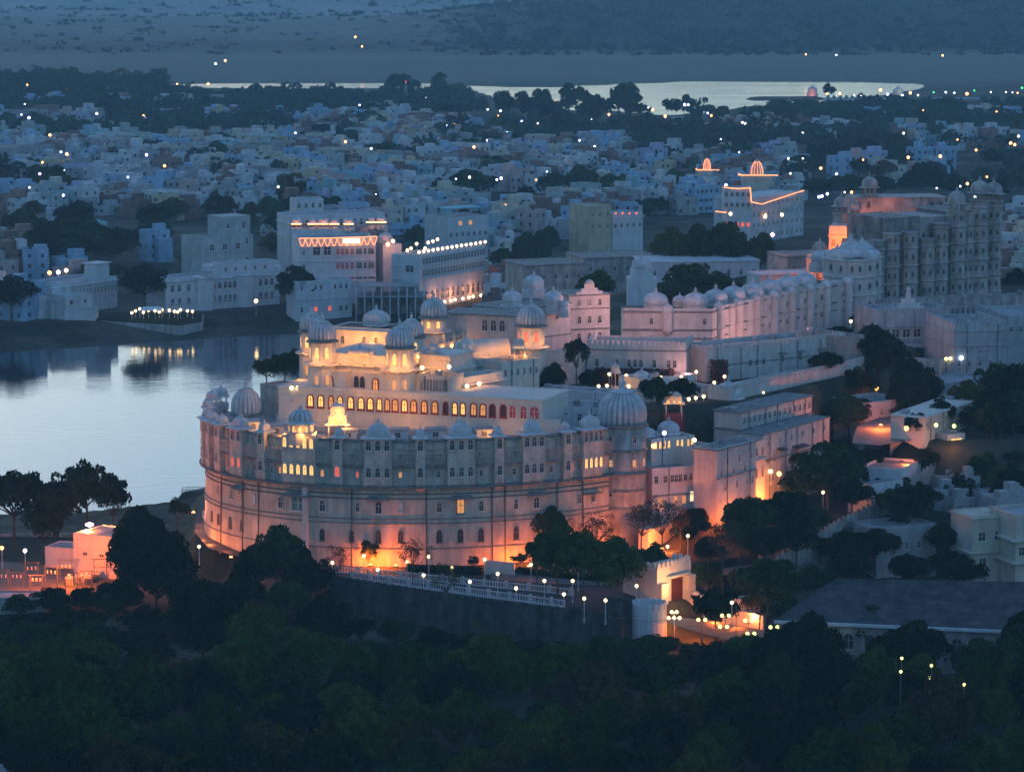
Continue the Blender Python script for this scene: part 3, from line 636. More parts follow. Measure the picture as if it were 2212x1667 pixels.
# service roofs between range and round tower
SV = Bld('service_block', 'grey flat roofed service block with an outside stair by the round tower', 'building', (1176, 577), (1298, 574), 33.2, 28, 9, 'limewash', 'roof', .6); SV.row(31.4, 4, w=.9, h=1.4, kind='rect-glass-frame')
b = MB()
for k in range(10): b.box(3.5 + k * .45, -1.1, -.5, 3.95 + k * .45, -.01, 4.2 - k * .42)
SV.part('stair', b, 'limewash')
SV2 = Bld('service_roof', 'long narrow pipe covered roof behind the grey service block', 'building', (1165, 598), (1310, 592), 33.5, 28, 5, 'limewash', 'roof', .3)
W2 = Bld('curved_yard_wall', 'rounded grey rooftop wall between left dome and trees', 'wall', (563, 592), (622, 587), 35.2, 28.5, 6, 'stone', 'roof', .4)
W3 = Bld('cream_end_block', 'blank cream block at the left end of the arched range', 'building', (604, 581), (660, 579.8), 34.4, 28.5, 1.5, 'plaster_clean')

# ------------------------------------------------------------------ lit hall with four domed towers
HL = Bld('domed_hall', 'warmly lit palace hall between four ribbed dome towers on the terrace', 'palace', (705, 583.5), (862, 577.5), 42.3, 35.7, 15, 'plaster_clean', 'roof_dark', 1.0, corn=((40.2, .9), (42.2, .2)))
def dtower(b_, px, d, z0, zb, zd, r, litk, below=True, front=True, label=None):
    x = Xat(px, d, 40); lx, ly, _ = b_.l(x, d); o = empty('tower', (lx, ly, 0)); o.parent = b_.o; o.rotation_euler = (0, 0, R(22.5) - b_.rz)
    if label: o['label'] = label
    z_ = lambda z: z - b_.z0
    m = MB(); m.lathe([(r * 1.10, z_(z0)), (r * 1.08, z_(zb)), (r * 1.0, z_(zb) + .01), (r * 1.0, z_(zd))], 8, (0, 0, 0), 0, False); m.build('shaft', 'plaster_clean', o)
    m = MB(); m.lathe([(r * 1.05, z_(zb) - .5), (r * 1.45, z_(zb) - .1), (r * 1.45, z_(zb) + .12), (r * 1.0, z_(zb) + .13)], 16, (0, 0, 0), 0, False); m.build('balcony', 'plaster_clean', o)
    m = MB(); eave(m, r * .98, z_(zd), r * .26, 24, th=.18); m.build('eave', 'cornice', o)
    dome_mb(r * 1.04, r * 1.28, 20, c=(0, 0, z_(zd) + .35)).build('dome', ['dome', 'groove'], o)
    for k in range(8):
        a = math.pi / 4 * k; rr = r * .935
        add_win(o, rr * math.cos(a), rr * math.sin(a), z_((zb + zd) / 2 + .1), a + math.pi / 2, r * .36, (zd - zb) * .55, litk if k in (4, 5, 6, 0, 2) else 'arch-frame-frame')
        if below and k in (5, 6): add_win(o, r * 1.015 * math.cos(a), r * 1.015 * math.sin(a), z_(z0 + 1.7), a + math.pi / 2, r * .33, 1.8, 'rect-lit_dim-frame')
    return o
LK = 'arch-lit-frame'
TW = [(697, 583, 35.7, 40.2, 44.4, 2.45, LK), (864, 577, 35.7, 39.9, 44.0, 2.5, LK), (674, 596, 35.7, 40.5, 44.6, 2.2, LK), (889, 589, 35.7, 40.5, 44.4, 2.15, LK)]
for tt in TW: dtower(HL, *tt)
for px, d0 in ((706, 581.6), (810, 578.5)):           # two projecting bays with tall arched doors
    pass
fb = MB()
for u0, u1 in ((.03, .33), (.60, .90)): fb.box(u0 * HL.W, -1.8, -.5, u1 * HL.W, -.01, 3.3); fb.box(u0 * HL.W - .2, -2.05, 3.3, u1 * HL.W + .2, 0, 3.42)
HL.part('porch', fb, 'plaster_clean')
for u_, k, w_ in ((.12, 'arch-lit_dim-red', 1.2), (.74, 'arch-lit_dim-red', 1.4)):
    add_win(HL.o, u_ * HL.W, -1.82, 1.35, 0, w_, 2.5, k)
for u_ in (.42, .50, .58): add_win(HL.o, u_ * HL.W, -.02, 1.35, 0, .95, 2.3, 'arch-glass-cornice')
HL.row(41.3, [.36, .44, .52, .60], w=.5, h=1.2, kind='arch-frame-frame')
d_ = MB(); c_ = dome_mb(1, 1, sq=.75, n=28); xm = HL.W * .47
d_.add([(xm + x * 2.0, -.2 + y * 1.1, 42.3 - 35.7 + z * 1.3) for x, y, z in c_.v], c_.f, 0, True); HL.part('bangla_roof', d_, 'dome')
for u_ in (.36, .62): HL.part('roof_turret', dome_mb(.55, .9, c=(u_ * HL.W, .3, 6.6)), 'dome')
HL.row(34, [], )
# inner court hall behind, with square dome
IH = Bld('inner_court_hall', 'golden lit inner court wall behind the front pair of dome towers', 'building', (718, 602), (872, 596.5), 44.7, 36, 8, 'plaster_clean', 'roof_dark', .3, corn=((44.2, .5),)); IH.row(42.3, [.15, .45, .62, .85], w=.8, h=1.6, kind='arch-glass-frame')
IH.dome(.5, .5, 2.1, .5, 0, sq=.85, hgt=2.4, z=44.4)
# the golden light of the hall
def gl(px, d, z, P, c=WARM, r=.2): return point_light('floodlight_glow', (Xat(px, d, z), d, z), P * (.37 if c == WARM else 1), c, radius=r)
fx = MB()
for px, d, z in ((672, 579.6, 40.6), (700, 578.6, 40.5), (733, 580, 40.7), (760, 579, 40.7), (788, 578, 40.7), (812, 577, 40.6), (840, 573.6, 40.2), (866, 572.7, 40.2), (892, 573.8, 40.2), (655, 592, 40.8), (905, 585, 40.8)):
    gl(px, d, z + .35, 34); x = Xat(px, d, z)
    lm = T('floodlight', 'small golden floodlight on the balcony ledge of the domed hall', 'floodlight', (x, d, z), group='floodlights along the hall ledge'); q = MB(); q.box(-.3, -.15, -.22, .3, .15, -.02); lm.part('body', q, 'iron'); q = MB(); q.box(-.26, -.12, -.02, .26, .12, .03); lm.part('lens', q, 'lit')
for px, d, z, P in ((735, 598.5, 42.5, 60), (770, 597.5, 42.5, 70), (805, 596.5, 42.5, 70), (840, 595, 42.5, 60), (918, 580, 39.6, 70), (950, 578.5, 39.6, 60), (650, 590, 37, 30)): gl(px, d, z, P)
# right wing lit orange and dark block under it
RW = Bld('orange_lit_wing', 'orange lit stepped wing right of the domed hall', 'building', (905, 584), (972, 581), 42.0, 34, 9, 'plaster_clean', par=.7, corn=((41.8, .3), (39.0, .6))); RW.row(40.4, 5, w=.7, h=1.3, kind='arch-frame-frame')
RW.dome(.35, .15, 1.0, .5, z=41.8, hgt=1.0)
RB = Bld('panelled_block', 'pinkish block with tall dark slatted panels right of the hall', 'building', (900, 577), (975, 574.5), 38.9, 34, 6, 'plaster'); b = MB()
for k in range(9): b.box(.8 + k * .62, -.08, .2, 1.15 + k * .62, .01, 4.2)
RB.part('slats', b, 'cornice')
LS = Bld('lit_canopy_wall', 'low golden lit parapet wall with small awnings right of the hall', 'building', (1002, 580), (1087, 588), 38.0, 34, 4, 'plaster_clean', corn=((36.6, .8),)); LS.row(36.0 - .9, 5, w=.8, h=1.4)
for px, d in ((1012, 578.2), (1030, 580), (1048, 581.8), (1066, 583.5), (1082, 585)): gl(px, d, 37.2, 12)
MD = Bld('green_shutter_house', 'flat white roof block with green shutters behind the golden wall', 'building', (1000, 600), (1120, 606), 38.5, 32, 10, 'plaster', par=.4); MD.row(36.4, 5, w=1.1, h=1.7, kind='rect-greenshut-frame')
# vaulted pink hall
VH = T('vaulted_hall', 'long pink lit vaulted roof with rounded front behind the green shutters', 'building', (Xat(1016, 606, 39), 606, 38.2), R(15)); b = MB()
prof = [(2.6 * math.cos(a), 2.2 * math.sin(a)) for a in np.linspace(0, math.pi, 13)]
vs = []; 
for x_ in (0, 8.0):
    for p, q in prof: vs.append((x_, p + 2.6, q + .9))
b.add(vs, [(i, i + 1, 13 + i + 1, 13 + i) for i in range(12)] + [tuple(range(12, -1, -1)), tuple(range(13, 26))], 0, True); VH.part('vault', b, 'plaster_clean')
b = MB(); b.box(0, 0, -6, 8, 5.2, .9); VH.part('wall', b, 'plaster_clean'); b = MB(); b.add([(x * 2.6, 2.6 + y * 2.6, .9 + z * 2.2) for x, y, z in dome_mb(1, 1, 10).v], dome_mb(1, 1, 10).f, 0, True); VH.part('apse_dome', b, 'plaster_clean')
for px, d, z, P in ((1048, 604, 39.6, 50), (1075, 604.5, 39.5, 25), (1105, 606, 40, 35), (1135, 603, 39, 40), (1118, 603, 38.6, 30)): gl(px, d, z, P)
canopy('golden_kiosk', 'bright golden little kiosk in front of the pink domed tower', 1122, 604, 38.2, 2.4, 1)
WT = Bld('white_terrace_block', 'white block with narrow dark windows below the golden kiosk', 'building', (1085, 598), (1165, 604), 38.4, 30, 8, 'plaster_clean', par=.5); WT.row(36.2, 6, w=.5, h=1.3, kind='rect-glass-frame')
# golden parapet walk
gp = [G(928, 755, 38.6), G(1010, 738, 38.6), G(1115, 716, 38.6)]
PW = T('golden_parapet', 'long glowing golden balustrade rising toward the pink domed tower', 'parapet', gp[0]); b = MB(); c_ = MB()
for i in range(2):
    (x0, y0, _), (x1, y1, _) = gp[i], gp[i + 1]; a = math.atan2(y1 - y0, x1 - x0); L_ = math.hypot(x1 - x0, y1 - y0)
    b.obox(((x0 + x1) / 2, (y0 + y1) / 2), a, L_ / 2, .2, 34, 39.4)
    for k in range(int(L_ / 1.2)):
        f = (k + .5) / int(L_ / 1.2); c_.obox((x0 + (x1 - x0) * f, y0 + (y1 - y0) * f), a, .1, .1, 39.4, 40.1)
    c_.obox(((x0 + x1) / 2, (y0 + y1) / 2), a, L_ / 2, .16, 40.1, 40.25)
    for k in range(4):
        f = (k + .5) / 4; c_.obox((x0 + (x1 - x0) * f, y0 + (y1 - y0) * f), a, .22, .22, 39.4, 41.0)
        gl(proj(x0 + (x1 - x0) * f, y0, 39)[0], y0 + (y1 - y0) * f - 1.0, 38.4, 22)
PW.wpart('wall', b, 'plaster_clean'); PW.wpart('balustrade', c_, 'plaster_clean')

# ------------------------------------------------------------------ separate domed towers and the range behind
TP = Bld('north_dome_range', 'long low grey range with dark arches between two domed towers', 'building', (962, 627), (1118, 622), 44.4, 30, 8, 'plaster', 'roof', .6, corn=((44.2, .5),)); TP.pxrow(42.2, [1047, 1066, 1085], w=1.3, h=2.4); TP.pxrow(42.2, [1105, 1002], w=1.2, h=1.8, kind='arch-frame-frame')
def free_tower(label, px, d, z0, zb, zd, r, kind=LK):
    t = Bld('domed_tower', label, 'tower', (px - 8, d), (px + 8, d), zb - 1, z0, 1, 'plaster', corn=()); dtower(t, px, d, z0, zb, zd, r, kind, below=False); return t
free_tower('golden lit tower under a ribbed grey dome beside the dark lake bank', 937, 622, 30, 41.3, 44.0, 2.5)
free_tower('tall pink ribbed dome tower with glowing golden shaft', 1147, 612, 30, 39.5, 43.6, 2.65, 'arch-lit_red-frame')
for px, d, z in ((915, 618, 42.4), (945, 617.5, 41.6), (1125, 608, 41), (1147, 607, 41), (1168, 608, 41), (1180, 610, 40.6)): gl(px, d, z, 20)
BR = Bld('plain_side_range', 'pale wall with few arched windows left of the gabled block', 'building', (1112, 640), (1232, 652), 43.5, 29.5, 12, 'plaster', 'roof', .5, corn=((43.3, .3), (37, .2))); BR.row(41.0, [.35, .75], w=.9, h=1.6)
def plain_dome(label, px, d, z, r, hgt=None, base=.8, group='smooth white domes on the pale range'):
    t = T('roof_dome', label, 'dome', (Xat(px, d, z), d, z), group=group); b = MB(); b.lathe([(r * 1.25, -1.5), (r * 1.25, .1), (r, .15), (r, base)], 16, (0, 0, 0), 0, False); t.part('drum', b, 'dome')
    t.part('dome', dome_mb(r, hgt or r * 1.05, c=(0, 0, base)), 'dome'); return t
plain_dome('smooth white dome left of the pink ribbed tower', 1106, 645, 43.6, 1.95); plain_dome('grey blue dome peeping over the pink ribbed tower', 1153, 660, 45.0, 2.1)
plain_dome('smooth white dome right of the pink ribbed tower', 1195, 648, 43.2, 2.0); plain_dome('very small white dome against the gabled block', 1219, 646, 42.6, 1.0)
GB = Bld('gabled_block', 'pink four storey block with a stepped scroll gable', 'building', (1229, 655), (1317, 658), 44.6, 29.5, 9, 'plaster', 'roof', .6, corn=((44.4, .35), (41.6, .3), (37.4, .3), (34, .2)))
GB.row(42.9, [.25, .5, .75], w=.8, h=1.5); GB.row(39.3, [.25, .5, .75], w=.9, h=1.7); GB.row(35.8, [.25, .5, .75], w=.9, h=1.7); GB.row(39.3, [.5], w=.8, h=1.5, face='R'); GB.row(35.8, [.5], w=.8, h=1.5, face='R')
b = MB(); W = GB.W
for x0, x1, z1 in ((.18, .82, 15.6), (.30, .70, 16.3), (.38, .62, 17.2)): b.box(x0 * W, .02 + (z1 - 15) * .005, 15.0, x1 * W, .4 - (z1 - 15) * .005, z1)
b.lathe([(.9, 17.2), (.9, 17.6), (.3, 18.1)], 12, (.5 * W, .2, 0)); GB.part('gable', b, 'plaster')
# long scalloped wing with domes
LW = T('scalloped_wing', 'long pink and grey wing of rounded bays and onion domes running back', 'palace', G(1345, 769, 29.5))
z0, zt = 29.5, 39.6
fr = [(1345, 668), (1539, 667), (1553, 671), (1594, 679), (1632, 687), (1670, 694), (1708, 701), (1747, 708), (1783, 714), (1830, 721)]
pts = [(Xat(p, d, 35), d) for p, d in fr]
b = MB()
poly = pts + [(pts[-1][0] - 7, pts[-1][1] + 7), (pts[1][0] - 6, pts[1][1] + 10), (pts[0][0], pts[0][1] + 10)]
b.prism(poly, z0 - 2, zt)
rb_ = MB(); rb_.prism([(x * .998 + .05, y + .4) for x, y in poly], zt + .01, zt + .06); LW.wpart('roof', rb_, 'roof_dark'); LW.wpart('wall', b, 'plaster')
pp = []
for i, p in enumerate(pts):
    a = pts[max(0, i - 1)]; c = pts[min(len(pts) - 1, i + 1)]; dx, dy = c[0] - a[0], c[1] - a[1]; n = math.hypot(dx, dy); pp.append((p[0], p[1], dy / n, -dx / n))
for z, o1 in ((zt, .35), (zt - 3.8, .3), (34, .12)):
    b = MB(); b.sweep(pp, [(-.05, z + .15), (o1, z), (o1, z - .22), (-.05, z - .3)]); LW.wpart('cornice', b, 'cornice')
b = MB(); b.sweep(pp, [(-.3, zt), (-.02, zt), (-.02, zt + .7), (-.3, zt + .7)]); LW.wpart('parapet', b, 'plaster')
for i, (p, d) in enumerate(((1442, 667.5), *fr[2:])):
    x = Xat(p, d, 35); t_ = MB(); r = 1.2; t_.lathe([(r, z0 - 2), (r, zt - 4), (r + .2, zt - 3.9), (r + .2, zt - 3.7), (r, zt - 3.6), (r, zt - .1), (r + .25, zt), (r + .25, zt + .15), (r, zt + .2)] if i else [(r * .5, zt - 5), (r, zt - 4), (r, zt - .1), (r + .25, zt), (r, zt + .2)], 12, (x, d - .2, 0), 0, False)
    q = LW.wpart('turret', t_, 'plaster'); dd = dome_mb(r * .95, 1.35, c=(x, d - .2, zt + .15)); dd.v = [(a - LW.loc[0], c - LW.loc[1], e - LW.loc[2]) for a, c, e in dd.v]; dd.build('turret_dome', 'dome', q)
    if 0 < i < 8:                                # bay between the turrets bulges out
        x2, d2 = (x + Xat(fr[i + 2][0], fr[i + 2][1], 35)) / 2, (d + fr[i + 2][1]) / 2
        bb = MB(); bb.lathe([(1.7, z0 - 2), (1.7, zt - 3.95), (1.9, zt - 3.85), (1.7, zt - 3.6), (1.7, zt - .1), (1.95, zt), (1.7, zt + .2), (1.7, zt + .7)], 8, (x2 - .1, d2 + 1.5, 0), 0, False); LW.wpart('bay', bb, 'plaster')
for p, d, r in ((1417, 673, 2.05), (1502, 672, 2.1), (1546, 678, 2.1), (1584, 684, 2.1), (1625, 690, 2.1), (1663, 697, 2.1), (1701, 704, 2.1), (1739, 711, 2.1), (1460 + 8, 676, 1.2)):
    r *= 1.2; x = Xat(p, d, 40); bb = MB(); bb.lathe([(r * 1.05, zt - .3), (r * 1.05, zt + .9), (r * .92, zt + 1)], 12, (x, d, 0), 0, False); q = LW.wpart('dome_drum', bb, 'plaster'); dd = dome_mb(r, r * .98, c=(x, d, zt + .95)); dd.v = [(a - LW.loc[0], c - LW.loc[1], e - LW.loc[2]) for a, c, e in dd.v]; dd.build('dome', 'dome', q)
for px, z in ((1407, 37.6), (1522, 37.6), (1522, 33.7), (1407, 33.9), (1485, 33.7)):
    t_ = (px - 1345) / (1539 - 1345); x = pts[0][0] + (pts[1][0] - pts[0][0]) * t_; add_win(LW.o, x - LW.loc[0], 668 - t_ - .03 - LW.loc[1], z - z0, 0, .85, 1.5)
for (p, d) in fr[3:]:
    for z in (37.6, 33.8): add_win(LW.o, Xat(p - 11, d, 35) - LW.loc[0], d - 3.0 - LW.loc[1], z - z0, R(30), .7, 1.4)
# lower crenellated hall in front of the wing, garden hedge
CH = Bld('crenellated_hall', 'long low white hall with pointed battlements above the garden', 'building', (1268, 633), (1482, 630), 37.2, 29.5, 14, 'plaster', 'roof', .9, cren=.75, corn=((36.2, .2),)); CH.pxrow(33.6, [1290, 1332, 1359, 1372, 1385, 1414, 1445, 1458], w=.85, h=1.7)
CH2 = Bld('low_battlement_wall', 'short battlemented white wall left of the crenellated hall', 'wall', (1172, 622), (1268, 634), 36.4, 29.5, 3, 'plaster', 'roof', .6, cren=.6); CH2.row(32.5, [.42], w=1.1, h=1.7, kind='arch-lit-frame')
def hedge(name, label, pts_, z0, h, th, m='bougain', seed=1, leaf=.35, dens=14, cat='hedge'):
    rs = np.random.RandomState(seed); V = []
    for i in range(len(pts_) - 1):
        a, c = np.array(pts_[i]), np.array(pts_[i + 1]); L_ = np.linalg.norm(c - a); n = int(L_ * (h + th) * dens)
        t_ = rs.rand(n, 1); p = a + (c - a) * t_; nn = np.array([-(c - a)[1], (c - a)[0]]) / L_
        top = rs.rand(n) < th / (h + th); off = np.where(top, rs.rand(n) * th - th / 2, np.where(rs.rand(n) < .75, -th / 2, th / 2)); zz = np.where(top, h, rs.rand(n) * h) + rs.randn(n) * .12
        V.append(np.column_stack([p + nn * (off + rs.randn(n) * .12)[:, None], z0 + zz]))
    P = np.concatenate(V); A = rs.randn(len(P), 3); B = rs.randn(len(P), 3); A /= np.linalg.norm(A, axis=1)[:, None]; B -= A * (A * B).sum(1)[:, None]; B /= np.linalg.norm(B, axis=1)[:, None]
    s_ = (leaf * (0.6 + rs.rand(len(P))))[:, None]; VV = np.stack([P - A * s_ - B * s_ * .6, P + A * s_ - B * s_ * .6, P + A * s_ + B * s_ * .6, P - A * s_ + B * s_ * .6], 1).reshape(-1, 3)
    o = link(name, fast_mesh(name, VV, np.arange(len(VV)).reshape(-1, 4), m)); tag(o, label, cat)
    b = MB(); 
    for i in range(len(pts_) - 1):
        a, c = pts_[i], pts_[i + 1]; b.obox(((a[0] + c[0]) / 2, (a[1] + c[1]) / 2), math.atan2(c[1] - a[1], c[0] - a[0]), math.hypot(c[0] - a[0], c[1] - a[1]) / 2, th / 2 - .1, z0 - .3, z0 + h - .1)
    q = b.build('branches', m, o); return o
hedge('bougainvillea_hedge', 'tall dark red flowering hedge under the crenellated hall', [(Xat(1285, 629, 31), 629.5), (Xat(1455, 627, 31), 627.5)], 29.5, 3.0, 1.2, seed=2, dens=20)
hedge('clipped_hedge', 'dark creeper on the white wall right of the crenellated hall', [(Xat(1536, 634, 31), 632.8), (Xat(1570, 634, 31), 632.4)], 29.5, 4.2, .6, seed=3, dens=25)
# ------------------------------------------------------------------ middle right cluster
C1 = Bld('battlement_range', 'long cream range with small windows and grey battlements on the right', 'building', (1526, 633), (1826, 655), 36.0, 27, 12, 'plaster', 'roof', .8, cren=.7); C1.pxrow(32.6, [1620, 1634, 1649], w=.9, h=1.5); C1.pxrow(32.7, [1689, 1728, 1772], w=1.0, h=1.3, kind='rect-glass-frame')
for p in (1689, 1728, 1772): C1.chajja(C1.u(p), 33.8, 1.7)
C1.pxrow(29.6, [1687], w=1.0, h=1.6)
C1b = Bld('panel_end_block', 'grey ribbed end block with iron railings right of the cream range', 'building', (1826, 648), (1866, 652), 36.2, 22, 14, 'stone', 'roof', .6, cren=.5)
C2 = Bld('sloping_roof_hall', 'wide flat pale roof with low white walls in the middle', 'building', (1395, 618), (1500, 626), 32.2, 24, 8, 'limewash', 'roof', .5); C2.row(30, 4, w=.8, h=1.2)
def dress(t, n_pipe=3, faces=('F',), stains=True):
    b = MB()
    for k in range(n_pipe): x = t.W * (k + .5 + .17 * (k % 2)) / n_pipe; b.tube((x, -.12, -2), (x, -.12, t.h), .07)
    t.part('drain_pipe', b, 'pipe')
    for k in range(int(t.W / 4) + 1):
        b = MB(); x = rnd.uniform(0, max(.5, t.W - 2)); y = rnd.uniform(.5, max(.6, t.D - 2)); hh = rnd.uniform(.5, 1.6); b.box(x, y, t.h - .85, x + rnd.uniform(.8, 2), y + rnd.uniform(.8, 1.5), t.h - .8 + hh); t.part('roof_unit', b, 'roof')
C3 = Bld('plain_white_terrace', 'plain white stepped terrace wall right of the round tower', 'building', (1398, 606), (1560, 616), 31.0, 14, 8, 'plaster', 'roof', .5)
DM = T('broad_dome_hall', 'broad low white dome over a ring of dimly lit arches', 'hall', (Xat(1573, 612, 30), 612, 24)); b = MB(); b.lathe([(2.9, -3), (2.9, 5.4)], 16, (0, 0, 0), 0, False); DM.part('wall', b, 'plaster_clean'); b = MB(); eave(b, 2.9, 5.4, .7, 16); DM.part('eave', b, 'plaster_clean')
DM.part('dome', dome_mb(2.6, 2.7, c=(0, 0, 5.7)), 'dome')
for k in range(16):
    a = 2 * math.pi * k / 16; add_win(DM.o, 2.88 * math.cos(a), 2.88 * math.sin(a), 4.1, a + math.pi / 2, .7, 1.5, 'arch-lit_dim-frame')
LB = Bld('long_gallery', 'long grey gallery with two rows of dark windows on the right', 'building', (1600, 594), (1752, 616), 29.4, 18, 6, 'plaster', 'roof', .5, corn=((29.4, .4), (26.0, .35)))
LB.row(27.6, 14, w=1.0, h=1.3, kind='rect-glass-frame'); LB.row(24.0, [k / 22 + .22 for k in range(12)], w=.9, h=1.2, kind='rect-glass-frame'); 
LC = Bld('upper_battlement_roof', 'pink battlemented roof strip above the long gallery', 'building', (1575, 608), (1866, 650), 31.6, 20, 5, 'plaster', 'roof', .7, cren=.7)
LD = Bld('white_corner_house', 'pink white three storey house with drain pipes left of the glowing doorway', 'building', (1548, 568), (1632, 579), 26.6, 12, 5, 'plaster', 'roof', .5, corn=((26.4, .2),)); LD.row(24.0, [.25, .55, .85], w=.7, h=1.3, kind='rect-glass-frame'); LD.row(19.5, [.2, .5, .75, .9], w=.7, h=1.6); LD.row(23.5, [.3, .6], w=.7, h=1.3, face='R')
LE = Bld('glowing_doorway_house', 'white house with an orange glowing doorway and sloping awnings', 'building', (1646, 586), (1790, 608), 26.2, 13, 5, 'plaster', 'roof', .5, corn=((26.4, .2),)); LE.pxrow(21.5, [1658, 1672, 1710], w=.8, h=1.6); LE.pxrow(18.2, [1668, 1700], w=.9, h=2.2, kind='rect-glass-frame')
LE.chajja(.25, 22.8, 2.4, 1.2, m='roof_dark'); LE.chajja(.52, 22.4, 4.5, 1.5, m='roof_dark')
LF = Bld('recess_tower', 'narrow lit orange bay with barred windows between the white houses', 'building', (1626, 583), (1652, 586), 25.5, 12, 5, 'plaster_clean', corn=((22, .3),)); LF.row(23.5, 2, w=.7, h=1.6); LF.row(19.5, 2, w=.7, h=1.8)
LG = Bld('blue_white_house', 'low blue white house with roof terrace left of the pink house', 'building', (1408, 571), (1550, 576), 22.6, 9, 8, 'limewash', 'roof', .6); LG.row(20.5, [.06, .2, .3, .36, .42, .72, .86], w=.8, h=1.3, kind='rect-glass-frame'); LG.row(16.5, [.12, .35, .48], w=.8, h=1.5, kind='rect-lit_dim-frame'); LG.row(17, [.6, .68], w=.9, h=2, kind='rect-lit_pale-frame')
LH = Bld('terrace_restaurant', 'lit terrace rooms with a row of small golden windows', 'building', (1406, 577), (1500, 582), 27.0, 18, 8, 'plaster_clean', 'roof', .5); LH.row(25.8, [.10, .2, .3, .4], w=.6, h=1.5, kind='arch-lit-frame'); LH.row(25.8, [.60, .70, .84, .93], w=.6, h=1.5, kind='arch-lit-frame')
LH.dome(.62, .4, 2.0, .4, z=26.8, hgt=1.9, m='dome'); LH.dome(.14, .4, 1.1, .3, z=26.8, sq=.8, hgt=1.2)
LI = Bld('terrace_annex', 'white annex with two pale lit openings under the terrace', 'building', (1500, 576), (1556, 580), 25.4, 14, 8, 'plaster_clean', 'roof', .4); LI.row(22.6, [.3, .6], w=1.2, h=2, kind='rect-lit_pale-frame')
gz = canopy('golden_gazebo', 'golden lit square gazebo right of the big round tower', 1455, 596, 29.0, 3.6, 1); q = MB(); q.box(-1.9, -1.5, -16, 1.9, 1.9, 0); gz.part('plinth', q, 'red')
for px, d in ((1440, 593), (1470, 593)): gl(px, d, 31.4, 14)
FW = Bld('flame_lit_wall', 'low wall glowing orange behind bare trees right of the round tower', 'wall', (1400, 562), (1490, 575), 13.0, 7.5, 2, 'plaster_clean', par=.2)
b = MB()
# ------------------------------------------------------------------ the old main palace, dark, upper right
PM = T('old_city_palace', 'huge dark weathered palace with tall domed turrets and stacked balconies', 'palace', (Xat(1990, 760, 40), 762, 30)); zb, zt = 29, 53.5
def mass(pxl, dl, pxr, dr, z0, z1, dep, m='stone', name='block', t=PM):
    x0, x1 = Xat(pxl, dl, 40), Xat(pxr, dr, 40); a = math.atan2(dr - dl, x1 - x0); n = (-math.sin(a), math.cos(a)); b = MB()
    b.prism([(x0, dl), (x1, dr), (x1 + n[0] * dep, dr + n[1] * dep), (x0 + n[0] * dep, dl + n[1] * dep)], z0, z1); 
    for z in np.arange(z0 + 4, z1 + .1, 4.1):
        z = min(z, z1); nn = math.hypot(1, 1); b.prism([(x0 - .3 + n[0] * .3 * 0, dl - .3), (x1 + .3, dr - .3), (x1 + n[0] * dep, dr + n[1] * dep), (x0 + n[0] * dep, dl + n[1] * dep)], z - .25, z + .02)
    o = t.wpart(name, b, m)
    for z in np.arange(z0 + 2.2, z1 - 1, 4.1):
        k_ = max(2, int(math.hypot(x1 - x0, dr - dl) / 2.2))
        for k in range(k_):
            f = (k + .5) / k_; 
            if rnd.random() < .72: add_win(o, x0 + (x1 - x0) * f - t.loc[0] + math.sin(a) * .03, dl + (dr - dl) * f - t.loc[1] - .03, z - t.loc[2], a, .8, 1.6, 'arch-glass-stone')
    return o
mass(1870, 740, 1915, 742, zb, 47, 12, 'stone'); mass(1915, 742, 1985, 748, zb, 52.5, 14, 'stone_dark'); mass(1985, 750, 2052, 755, zb, 52.0, 14, 'stone'); mass(2052, 756, 2156, 764, zb, 52.8, 16, 'stone_dark')
mass(1742, 752, 1872, 745, 30, 43.0, 12, 'plaster'); mass(1790, 766, 1870, 764, 30, 48.5, 10, 'plaster'); mass(1845, 775, 2040, 778, 30, 54.5, 10, 'stone')
def turret(px, d, r, z0, z1, dome=True, m='stone', t=PM):
    x = Xat(px, d, 40); pr = [(r, z0)]
    for z in np.arange(z0 + 4, z1 - .5, 4.1): pr += [(r, z), (r + .4, z + .15), (r + .4, z + .3), (r, z + .5)]
    pr += [(r, z1), (r + .5, z1 + .1), (r + .5, z1 + .25), (r, z1 + .3)]; b = MB(); b.lathe(pr, 10, (x, d, 0), 0, False); o = t.wpart('turret', b, m)
    if dome:
        dd = dome_mb(r * .92, r * 1.15, c=(x, d, z1 + 2.1)); 
        for k in range(8): a = k * math.pi / 4; dd.tube((x + r * .75 * math.cos(a), d + r * .75 * math.sin(a), z1), (x + r * .75 * math.cos(a), d + r * .75 * math.sin(a), z1 + 2.1), .14)
        dd.lathe([(r * .9, z1 + 2.0), (r * 1.35, z1 + 1.9), (r * 1.35, z1 + 2.0), (r * .9, z1 + 2.3)], 12, (x, d, 0), 0, False)
        dd.v = [(a - t.loc[0], c - t.loc[1], e - t.loc[2]) for a, c, e in dd.v]; dd.build('turret_dome', m, o)
    for z in np.arange(z0 + 2.2, z1 - 1, 4.1):
        for a in (-1.9, -1.2): add_win(o, x + (r - .02) * math.cos(a) - t.loc[0], d + (r - .02) * math.sin(a) - t.loc[1], z - t.loc[2], a + math.pi / 2, .6, 1.4, 'arch-glass-stone')
for a in ((1897, 739, 1.5, zb, 47.5, False), (1925, 740, 1.9, zb, 49.0, False), (1962, 744, 2.2, zb, 49, False), (2000, 748, 2.1, zb, 47, False), (2030, 750, 1.9, zb, 50.5, False), (2064, 754, 2.3, zb, 53.0), (2089, 756, 1.6, zb, 52.2, False), (2113, 758, 2.3, zb, 55.2), (2143, 762, 2.2, zb, 54.6),
          (1876, 778, 2.0, 44, 54.8), (1816, 775, 1.9, 40, 50.5), (1845, 770, 1.3, 40, 50.2), (1841, 752, 1.2, 35, 44.5), (1770, 752, 1.8, 32, 41.8)): turret(*a)
